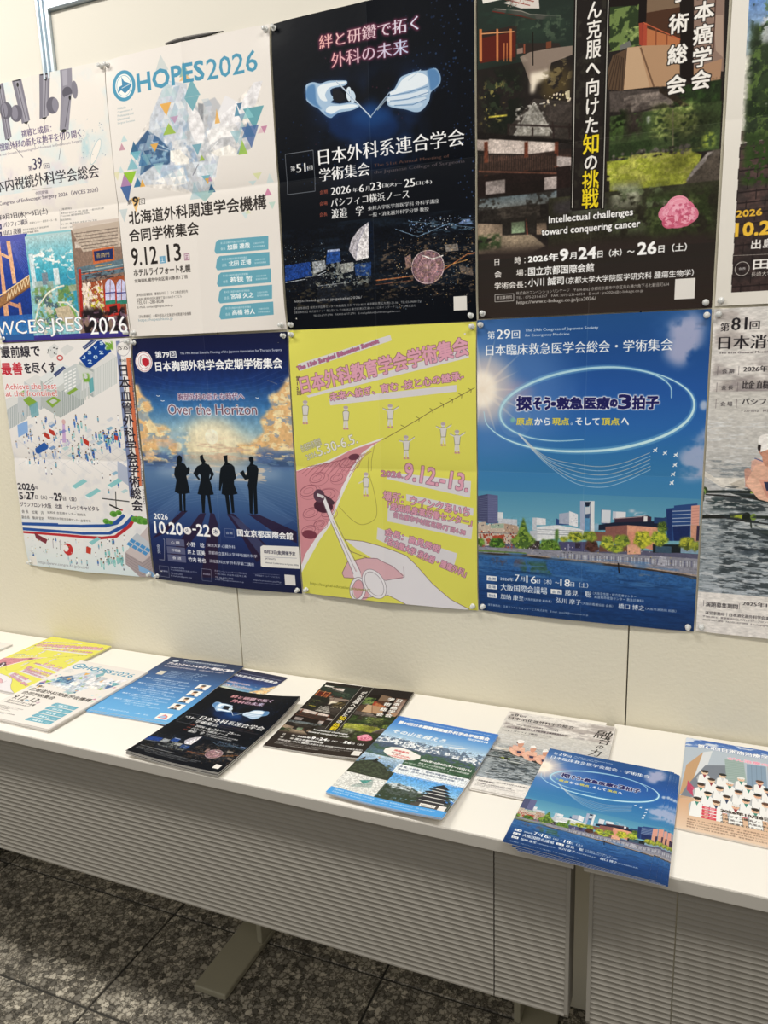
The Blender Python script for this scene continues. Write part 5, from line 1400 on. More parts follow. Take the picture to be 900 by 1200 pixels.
('P','2c5ca8',[80,265,114,248,125,257,122,265,88,279,80,275]),
('P','a86cc0',[182,201,190,201,186,248,174,248],{'a': 0.5}),
('O','b8a8d8',2,181.4,247.9,15,7.4),
('E','d8b0b0',186.8,196,6.1,6.3),
('P','c03828',[241.3,234.1,259.7,244.2,256.5,257.1,242.1,247]),
('P','c03828',[339.8,227.9,351,230.3,348.3,240.4,339.5,239.5]),
('P','8cb0e0',[30,205,67,194,64,223,28,237]),
('P','b0b8cc',[339,291,369,306,368,352,337,332]),
('L','333',2.7,[280.4,386.7,364.5,390.9]),
('L','333',2.6,[325.8,366.5,321.8,411.2]),
('L','222',4,[301.5,401.6,335.8,413.1]),
('E','c04040',338.4,413.5,3.3,2.1),
('R','e3e6ea',[-4,450.7,265.1,461.8]),
('T','最前線で',4.5,34.7,132.3,27.7,'26222e',{'b': 0.7}),
('T','最善',-.1,77.3,71.5,30,'c02838',{'b': 0.8}),
('T','を尽くす',78.4,75.3,105.5,25.5,'26222e',{'b': 0.7}),
('T','Achieve the best',4.7,114.3,172.7,14.6,'d06868',{'b': 0.2,'g': ('ffffff',1.5,.8)}),
('T','at the frontline!',3,131.7,173.7,14.7,'d06868',{'b': 0.2,'g': ('ffffff',1.5,.8)}),
('T','2026',2.6,374.6,59.1,16.7,'26222e',{'b': 0.5}),
('T','年',63,372.4,10.9,9.9,'26222e'),
('T','5',3.3,401,13.5,18,'26222e',{'b': 0.5}),
('T','月',19,399.9,9,10.1,'26222e'),
('T','27',29.1,399.8,28.1,20.1,'26222e',{'b': 0.7}),
('T','日（水）～',59.2,398.3,61.2,11.1,'26222e',{'b': 0.15}),
('T','29',124,399,25.7,19.7,'26222e',{'b': 0.7}),
('T','日（金）',153,397.8,45.2,10.9,'26222e',{'b': 0.15}),
('T','グランフロント大阪\u3000北館\u3000ナレッジキャピタル',3.1,420.5,263.9,12.4,'26222e',{'b': 0.15}),
('T','会 長\u3000松尾\u3000汎',4.9,438.2,76.1,8.5,'333'),
('T','誠和会 血管病センター 副院長',94,435,129.5,6.7,'444'),
('T','副会長\u3000駒井 宏好',2.1,453.7,78.6,8.5,'333'),
('T','関西医科大学総合医療センター 血管外科',93,450.2,143.9,6.7,'444'),
('P','28529c',[-2,464,126,459,126,462,217,457,278,453,312,443,341,423,348,428,321,451,283,461,215,465,-1,472]),
('P','28529c',[-2,478,214,477,288,473,338,450,367,425,376,428,343,458,294,479,213,484,-2,486]),
('P','b82c34',[-2,488,212,486,266,486,307,480,350,452,376,427,384,426,363,454,313,486,259,494,211,493,-2,494]),
('E','64a040',311.4,424.9,11.9,7.7),
('E','4c8830',313.1,426.9,7.1,4.8),
('E','64a040',328.4,420.3,9.2,6),
('E','4c8830',330.1,422.4,5.5,3.7),
('E','64a040',285.6,444.9,10.7,7),
('E','4c8830',287.3,446.9,6.4,4.3),
('E','64a040',390.7,436.4,15.4,10.2),
('E','4c8830',392.3,438.4,9.2,6.4),
('E','64a040',374.9,434.7,11.6,7.7),
('E','4c8830',376.6,436.7,7,4.8),
('E','64a040',403.1,438.4,12.8,8.5),
('E','4c8830',404.8,440.4,7.7,5.3),
('E','64a040',298.6,446.8,8,5.2),
('E','4c8830',300.3,448.9,4.8,3.3),
('P','c8bcbc',[335,522,415,448,429,458,420,537,385,588,332,549]),
('P','a89a9c',[335,522,384,545,422,516,414,586,378,589,332,552]),
('P','bfc4cc',[348,494,377,469,424,500,422,516,393,523]),
('P','4c90c8',[359,484.7,371.2,490.3,363.8,497.7,351.6,492.1]),
('P','4c90c8',[348.7,493.9,361,499.4,353.6,506.9,341.3,501.3]),
('P','4c90c8',[373.6,491.1,385.8,496.7,378.5,504.1,366.3,498.5]),
('P','4c90c8',[363.5,500.3,375.7,505.9,368.3,513.3,356.1,507.8]),
('P','4c90c8',[388.2,497.6,400.3,503.1,393.1,510.5,380.9,505]),
('P','4c90c8',[378.1,506.8,390.3,512.3,383,519.7,370.8,514.2]),
('P','4c90c8',[402.8,504,414.8,509.5,407.6,516.9,395.5,511.4]),
('P','4c90c8',[392.7,513.2,404.8,518.7,397.6,526.1,385.4,520.6]),
('L','8c8488',1.3,[335,526,383,548,421,524]),
('L','8c8488',1.3,[335,533,382,556,420,531]),
('L','8c8488',1.3,[334,540,382,563,420,539]),
('L','8c8488',1.3,[333,546,381,571,419,546]),
('L','8c8488',1.3,[332,553,380,578,418,554]),
('P','88b0d8',[371,552,413,570,411,583,371,568]),
('P','7c3440',[38,490,82,506,75,518,43,506]),
('E','c03030',150.6,527.1,17.1,16),
('E','ece8e8',142.5,524.8,10,9.1),
('P','c04030',[215.1,514.3,229.6,517.7,225.9,534.4,212.6,531]),
('P','88c4c8',[224,503,253,487,262,492,233,510]),
('D',['222','c0a060','c8d8d8'],[.7,499.6,193.3,556.6],40,.8,2,.8),
('L','a8a0a8',2.2,[100.7,505.3,99.2,527.9]),
('L','a8a0a8',2.2,[125.9,503.6,122.9,531.8]),
('R','e6e4e0',[5.9,556.2,33,580.7]),
('T','https://www.congre.co.jp/jsvs54/',37.9,577,178.6,9.9,'9a9aa2',{'b': 0.1}),
('P','7a86ac',[372,6,383,6,379,377,367,378]),
('P','d0704c',[398,45,410,45,406,350,396,351]),
('L','6c3c40',1.2,[410.5,45,407.5,350.5]),
('E','ebe7e4',390.5,24.4,18.3,17.2),
('O','a09ca4',1.2,390.5,24.4,17.1,16.2),
('T','JSVS',375.1,29.1,28.4,11.4,'2a2628',{'m': 0.6}),
('T','第54回',377.9,54.4,18.5,6.7,'2a2628'),
('V','日本血管外科学会学術総会',370.9,59.2,30.7,355.2,'2a2530',{'b': 0.55}),
('E','ebe7e4',3.8,-27.7,.1,.1),
('T','T',406.8,49.7,5.5,3.8,'4a464c'),
('T','h',406.8,55,5.5,3.8,'4a464c'),
('T','e',406.8,60.3,5.5,3.8,'4a464c'),
('T','5',406.8,70.9,5.5,3.8,'4a464c'),
('T','4',406.8,76.2,5.5,3.8,'4a464c'),
('T','t',406.8,81.5,5.5,3.8,'4a464c'),
('T','h',406.8,86.9,5.5,3.8,'4a464c'),
('T','A',406.8,97.5,5.5,3.8,'4a464c'),
('T','n',406.8,102.9,5.5,3.9,'4a464c'),
('T','n',406.8,108.2,5.5,3.9,'4a464c'),
('T','u',406.8,113.6,5.5,3.9,'4a464c'),
('T','a',406.8,119,5.5,3.9,'4a464c'),
('T','l',406.8,124.3,5.5,3.9,'4a464c'),
('T','M',406.8,135.1,5.5,3.9,'4a464c'),
('T','e',406.8,140.5,5.5,3.9,'4a464c'),
('T','e',406.8,145.9,5.5,3.9,'4a464c'),
('T','t',406.8,151.3,5.5,3.9,'4a464c'),
('T','i',406.7,156.7,5.5,3.9,'4a464c'),
('T','n',406.7,162.2,5.5,3.9,'4a464c'),
('T','g',406.7,167.6,5.5,3.9,'4a464c'),
('T','o',406.7,178.5,5.6,3.9,'4a464c'),
('T','f',406.7,183.9,5.6,3.9,'4a464c'),
('T','J',406.7,194.8,5.6,3.9,'4a464c'),
('T','a',406.7,200.3,5.6,3.9,'4a464c'),
('T','p',406.7,205.8,5.6,4,'4a464c'),
('T','a',406.7,211.3,5.6,4,'4a464c'),
('T','n',406.7,216.8,5.6,4,'4a464c'),
('T','e',406.7,222.3,5.6,4,'4a464c'),
('T','s',406.7,227.8,5.6,4,'4a464c'),
('T','e',406.7,233.3,5.6,4,'4a464c'),
('T','S',406.7,244.3,5.6,4,'4a464c'),
('T','o',406.7,249.9,5.6,4,'4a464c'),
('T','c',406.7,255.4,5.6,4,'4a464c'),
('T','i',406.6,260.9,5.6,4,'4a464c'),
('T','e',406.6,266.5,5.6,4,'4a464c'),
('T','t',406.6,272.1,5.6,4,'4a464c'),
('T','y',406.6,277.6,5.6,4,'4a464c'),
('T','f',406.6,288.8,5.6,4,'4a464c'),
('T','o',406.6,294.4,5.6,4,'4a464c'),
('T','r',406.6,300,5.6,4,'4a464c'),
('T','V',406.6,311.2,5.6,4.1,'4a464c'),
('T','a',406.6,316.8,5.6,4.1,'4a464c'),
('T','s',406.6,322.4,5.6,4.1,'4a464c'),
('T','c',406.6,328.1,5.7,4.1,'4a464c'),
('T','u',406.6,333.7,5.7,4.1,'4a464c'),
('T','l',406.6,339.4,5.7,4.1,'4a464c'),
('T','a',406.6,345,5.7,4.1,'4a464c'),
('T','r',406.6,350.7,5.7,4.1,'4a464c'),
('T','S',406.6,362,5.7,4.1,'4a464c'),
('T','u',406.6,367.7,5.7,4.1,'4a464c'),
('T','r',406.5,373.4,5.7,4.1,'4a464c'),
('T','g',406.5,379.1,5.7,4.1,'4a464c'),
('T','e',406.5,384.8,5.7,4.1,'4a464c'),
('T','r',406.5,390.5,5.7,4.1,'4a464c'),
('T','y',406.5,396.2,5.7,4.1,'4a464c'),
]
ART['G'] = [
('R','14204a',[0,0,412,583]),
('G',['12183c','141e4c','1c3a78','3c74ac','8cb4c8','e0d8c0'],[0,0,412,262]),
('G',['6080a4','5878a0','3c5c8c','24386c','1a2450','171c3e'],[0,262,412,583]),
('L','7c9cc4',1.2,[0,70,100,100,206,108,320,95,412,60],{'a': 0.13}),
('L','7c9cc4',1.2,[0,86,100,110,206,117,320,105,412,74],{'a': 0.13}),
('L','7c9cc4',1.2,[0,102,100,120,206,126,320,115,412,88],{'a': 0.13}),
('L','7c9cc4',1.2,[0,118,100,130,206,135,320,125,412,102],{'a': 0.13}),
('L','7c9cc4',1.2,[0,134,100,140,206,144,320,135,412,116],{'a': 0.13}),
('L','7c9cc4',1.2,[0,150,100,150,206,153,320,145,412,130],{'a': 0.13}),
('L','7c9cc4',1.2,[0,166,100,160,206,162,320,155,412,144],{'a': 0.13}),
('L','7c9cc4',1.2,[0,182,100,170,206,171,320,165,412,158],{'a': 0.13}),
('L','7c9cc4',1.2,[0,198,100,180,206,180,320,175,412,172],{'a': 0.13}),
('L','7c9cc4',1.2,[0,214,100,190,206,189,320,185,412,186],{'a': 0.13}),
('E','f6e4b8',199.9,251.8,109.6,55.6,{'bl': 22,'a': 0.7}),
('E','fdf0cc',203.6,224.2,65.5,41.4,{'bl': 14,'a': 0.8}),
('N','e8bc84',[-17,113,8,104,16,128,37,146,44,163,22,174,43,198,77,202,108,230,99,263,120,284,-40,295],30,22,.02,.1,1,{'e': 3}),
('N','f8e4b4',[-17,113,8,104,16,128,37,146,44,163,22,174,43,198,77,202,108,230,99,263,120,284,-40,295],16,10,.48,.6,.9,{'e': 5}),
('N','88a0b4',[-17,113,8,104,16,128,37,146,44,163,22,174,43,198,77,202,108,230,99,263,120,284,-40,295],18,10,.56,.68,.8,{'e': 5}),
('N','e8bc84',[426,85,405,101,384,125,358,135,366,157,334,187,342,214,304,241,272,242,260,260,423,279,435,85],30,22,.02,.1,1,{'e': 3}),
('N','f8e4b4',[426,85,405,101,384,125,358,135,366,157,334,187,342,214,304,241,272,242,260,260,423,279,435,85],16,10,.48,.6,.9,{'e': 5}),
('N','8898ac',[426,85,405,101,384,125,358,135,366,157,334,187,342,214,304,241,272,242,260,260,423,279,435,85],18,10,.56,.68,.8,{'e': 5}),
('N','98b8c8',[43,206.8,146.3,286.9],26,14,.45,.6,.9,{'e': 5}),
('N','d8b89c',[-23.9,224.2,424.7,288.9],50,10,.45,.65,.8,{'e': 5}),
('N','4c6898',[-39.4,259.3,125.5,312.3],30,8,.4,.55,.9,{'e': 4}),
('N','4c6898',[311.1,248.9,423.3,302.6],30,8,.4,.55,.9,{'e': 4}),
('L','e8c8a0',1.5,[390.1,101.2,414.1,110],{'a': 0.3}),
('L','e8c8a0',1.5,[400,101.3,423.9,110.2],{'a': 0.3}),
('L','e8c8a0',1.5,[357.8,100.6,382.1,109.6],{'a': 0.3}),
('E','fdf6dc',203.5,225.2,18.5,17.5),
('L','e8eef4',1.4,[57.8,130.7,62.2,132.6,68,131.7]),
('L','e8eef4',1.4,[69.1,142.3,73.4,144.2,79.3,143.3]),
('L','e8eef4',1.3,[325.6,137.4,329.6,139.2,334.7,138.3]),
('L','e8eef4',1.3,[255,203.8,259.1,205.6,264.5,204.6]),
('L','e8eef4',1.4,[115.1,204.8,119.4,206.6,125.2,205.7]),
('L','e8eef4',1.4,[133.6,216.2,137.9,218.1,143.6,217.1]),
('E','f4f0f0',31.2,53.1,24.2,23.8),
('O','b04050',.9,31.2,53.1,21.3,21.5),
('O','b04050',.6,31.2,53.1,15.6,16),
('P','c02838',[26.2,47.1,36.9,44.2,46.1,49,46.1,59,35.6,64.7,25.9,58.5]),
('L','3c3c3c',1.2,[24.1,40.2,20.7,53.8,25.5,62.1]),
('T','第79回',65.2,46,58.6,15.3,'fff',{'b': 0.35}),
('T','The 79th Annual Scientific Meeting of the Japanese Association for Thoracic Surgery',135.4,41,261.8,6.6,'e8ecf4',{'b': 0.1}),
('T','日本胸部外科学会定期学術集会',63,76,333.7,22.6,'fff',{'b': 0.55}),
('T','胸部外科の新たな時代へ',117.8,142.3,179.2,15.5,'5c3860',{'m': 0.8,'g': ('f4e4ec',1.5,.9)}),
('T','Over the Horizon',86.9,175.8,239.9,24,'6c4c60',{'m': 1,'g': ('f8f0f4',1.8,.95)}),
('Q',[-35.4,41.2,444.9,284.4],9,.07),
('N','405880',[-3.2,281.7,70,302.4],20,6,.35,.5,.9,{'e': 2}),
('N','405880',[341.7,273.6,419.1,292.8],20,6,.35,.5,.9,{'e': 2}),
('N','e8c8a0',[78.7,286.2,355,330.6],40,7,.56,.66,.8,{'e': 3}),
('E','b8c8d8',208,308.6,172.9,17.9,{'bl': 10,'a': 0.45}),
('L','a8c0dc',1.2,[-1,366,109,334,217,324,319,327,420,349],{'a': 0.14}),
('L','a8c0dc',1.2,[-2,377,109,341,217,329,318,333,419,358],{'a': 0.14}),
('L','a8c0dc',1.2,[-3,387,108,347,216,335,318,339,419,366],{'a': 0.14}),
('L','a8c0dc',1.2,[-4,398,107,354,216,340,317,345,418,375],{'a': 0.14}),
('L','a8c0dc',1.2,[-6,408,107,360,215,345,317,352,418,384],{'a': 0.14}),
('L','a8c0dc',1.2,[-7,419,106,366,215,351,316,358,417,392],{'a': 0.14}),
('L','a8c0dc',1.2,[-8,429,105,373,214,356,316,364,416,401],{'a': 0.14}),
('L','a8c0dc',1.2,[-10,440,105,380,214,362,315,370,416,410],{'a': 0.14}),
('L','a8c0dc',1.2,[-11,450,104,386,213,367,315,376,415,418],{'a': 0.14}),
('P','8cacd0',[183,296,-9,433,46,458],{'a': 0.12}),
('P','8cacd0',[235,295,406,410,335,441],{'a': 0.12}),
('P','2a1830',[102,404,119,403,45,463,3,480],{'a': 0.85}),
('P','2a1830',[153,408,170,406,150,448,84,518,50,520],{'a': 0.8}),
('P','2a1830',[183,404,194,406,202,431,190,562,141,566,171,446],{'a': 0.8}),
('P','2a1830',[228,406,246,403,304,452,342,485,299,516,254,441],{'a': 0.8}),
('P','2a1830',[285,403,313,402,409,436,408,463,355,444],{'a': 0.8}),
('P','6c90c0',[236,406,266,418,351,502,329,522],{'a': 0.3}),
('P','0c141c',[102,273,108,270,114,274,114,282,111,287,120,291,126,300,132,297,134,304,131,313,123,318,126,334,130,359,117,362,113,403,117,405,108,406,109,363,106,363,103,405,95,405,98,363,86,358,94,330,88,317,91,301,99,292,102,287,98,298,96,289]),
('P','0c141c',[165,271,174,267,175,276,180,284,176,287,188,291,193,298,202,312,191,327,186,326,192,316,190,311,187,323,192,336,197,360,186,362,188,404,181,405,178,364,173,363,167,406,160,406,160,363,151,361,161,332,165,319,160,312,155,318,162,326,156,327,143,312,154,296,167,290,169,287,165,281]),
('P','0c141c',[230,269,241,267,240,277,240,285,249,288,256,294,260,320,254,324,253,334,261,356,249,359,249,401,242,402,240,360,237,360,238,405,230,405,227,361,218,358,223,330,216,351,212,349,216,315,220,297,230,288,232,284]),
('P','0c141c',[297,272,303,269,309,272,309,280,306,286,316,290,320,299,317,318,313,338,311,400,302,402,303,345,297,402,290,400,291,346,289,335,293,321,283,323,270,307,280,301,286,313,290,306,289,295,297,288,300,283,297,278]),
('T','2026',16.7,428.1,41.4,13.4,'fff',{'b': 0.35}),
('T','10.20',15.1,464.2,83.6,29.8,'fff',{'b': 0.9}),
('E','f4f0ee',113,452,11.1,9.5),
('T','火',106.3,457.2,12.2,11.3,'1c2450'),
('T','-',128,449.4,9.9,3.3,'fff',{'b': 0.5}),
('T','22',139.8,462.3,37,28.1,'fff',{'b': 0.9}),
('E','f4f0ee',194.5,449.8,11.8,10.7),
('T','木',187.5,455.4,12.9,12.1,'1c2450'),
('L','8890b0',.7,[218.8,440.3,243.5,440.3,243.5,460,218.8,460,218.8,440.3]),
('T','会場',221.7,453.6,17.9,6.4,'e0e4ee'),
('T','国立京都国際会館',252.3,456.1,146.1,16.5,'fff',{'b': 0.5}),
('L','c0c4d0',.9,[38,478,42,478,36,531,20,531]),
('V','会長',16.5,491,10.4,24.3,'e0e4ee'),
('R','5c6080',[46.6,475.2,100.4,492.4]),
('T','心 臓',60.5,487.8,26,7.2,'fff'),
('T','小野\u3000稔',107.3,491.1,50.5,11.4,'fff',{'b': 0.25}),
('T','東京大学 心臓外科',167.8,487.4,75.7,8,'e8ecf4',{'b': 0.1}),
('R','5c6080',[46.7,495.1,100.6,512.5]),
('T','呼吸器',60.6,507.4,26.1,7.2,'fff'),
('T','井上 匡美',107.5,510,50.6,11.5,'fff',{'b': 0.25}),
('T','京都府立医科大学 呼吸器外科学',168.6,505.7,133.1,8,'e8ecf4',{'b': 0.1}),
('R','5c6080',[46.7,515.2,100.7,532.6]),
('T','食 道',60.7,527,26.2,7.3,'fff'),
('T','竹内 裕也',107.8,528.9,50.7,11.5,'fff',{'b': 0.25}),
('T','浜松医科大学 外科学第二講座',169.5,526.4,122.8,8.1,'e8ecf4',{'b': 0.1}),
('P','f0ece6',[319,474,412,471,422,474,418,523,315,526,310,524,312,478]),
('T','10月23日(金)開催予定',321.1,494.1,80.9,10,'26243a',{'b': 0.2}),
('L','99a',.8,[320.6,501.2,405.4,498.4]),
('T','JATS/EATS',322.6,508.2,26.7,5,'334'),
('T','Annual Conference in Kyoto 2026',322.9,517.6,85.4,4.6,'334'),
('L','a0a4b8',.7,[16.8,546.9,45.8,546.9,45.8,574.4,16.8,574.4,16.8,546.9]),
('T','総務事務局',20.2,562.1,22,4.4,'dde'),
('L','a0a4b8',.7,[144,543.9,171.6,543.9,171.6,573.1,144,573.1,144,543.9]),
('T','運営事務局',147.4,558.7,20.9,4.3,'dde'),
('T','日本胸部外科学会',52.5,550.4,40.9,4.4,'c8ccdc'),
('T','〒112-0004 東京都文京区後楽2-3-27 テラル',52.2,556.4,78.1,4.4,'c8ccdc'),
('T','TEL 03-3812-4253',52,565.7,34,4.4,'c8ccdc'),
('T','E-mail jats@jpats.org',51.8,572.1,61.2,4.4,'c8ccdc'),
('T','日本コンベンションサービス株式会社',182.6,547.7,88.3,4.3,'c8ccdc'),
('T','〒530-0005 大阪市北区中之島',182.5,554.8,86.8,4.3,'c8ccdc'),
('T','TEL 06-6221-5933',182.4,563.5,50.3,4.3,'c8ccdc'),
('T','E-mail 79jats@convention.co.jp',182.3,569.3,79.1,4.3,'c8ccdc'),
('L','a0a4b8',.5,[286.7,543.2,358,541.8]),
('L','a0a4b8',.5,[285,565.1,361.5,564.3]),
('T','学術集会ホームページはこちら',293.3,549.6,64.3,4.2,'c8ccdc'),
('T','https://convention.jats79.jp',287.8,561.6,73,4.2,'c8ccdc'),
('R','e8e4e0',[370.3,539.6,397.2,564.2]),
]
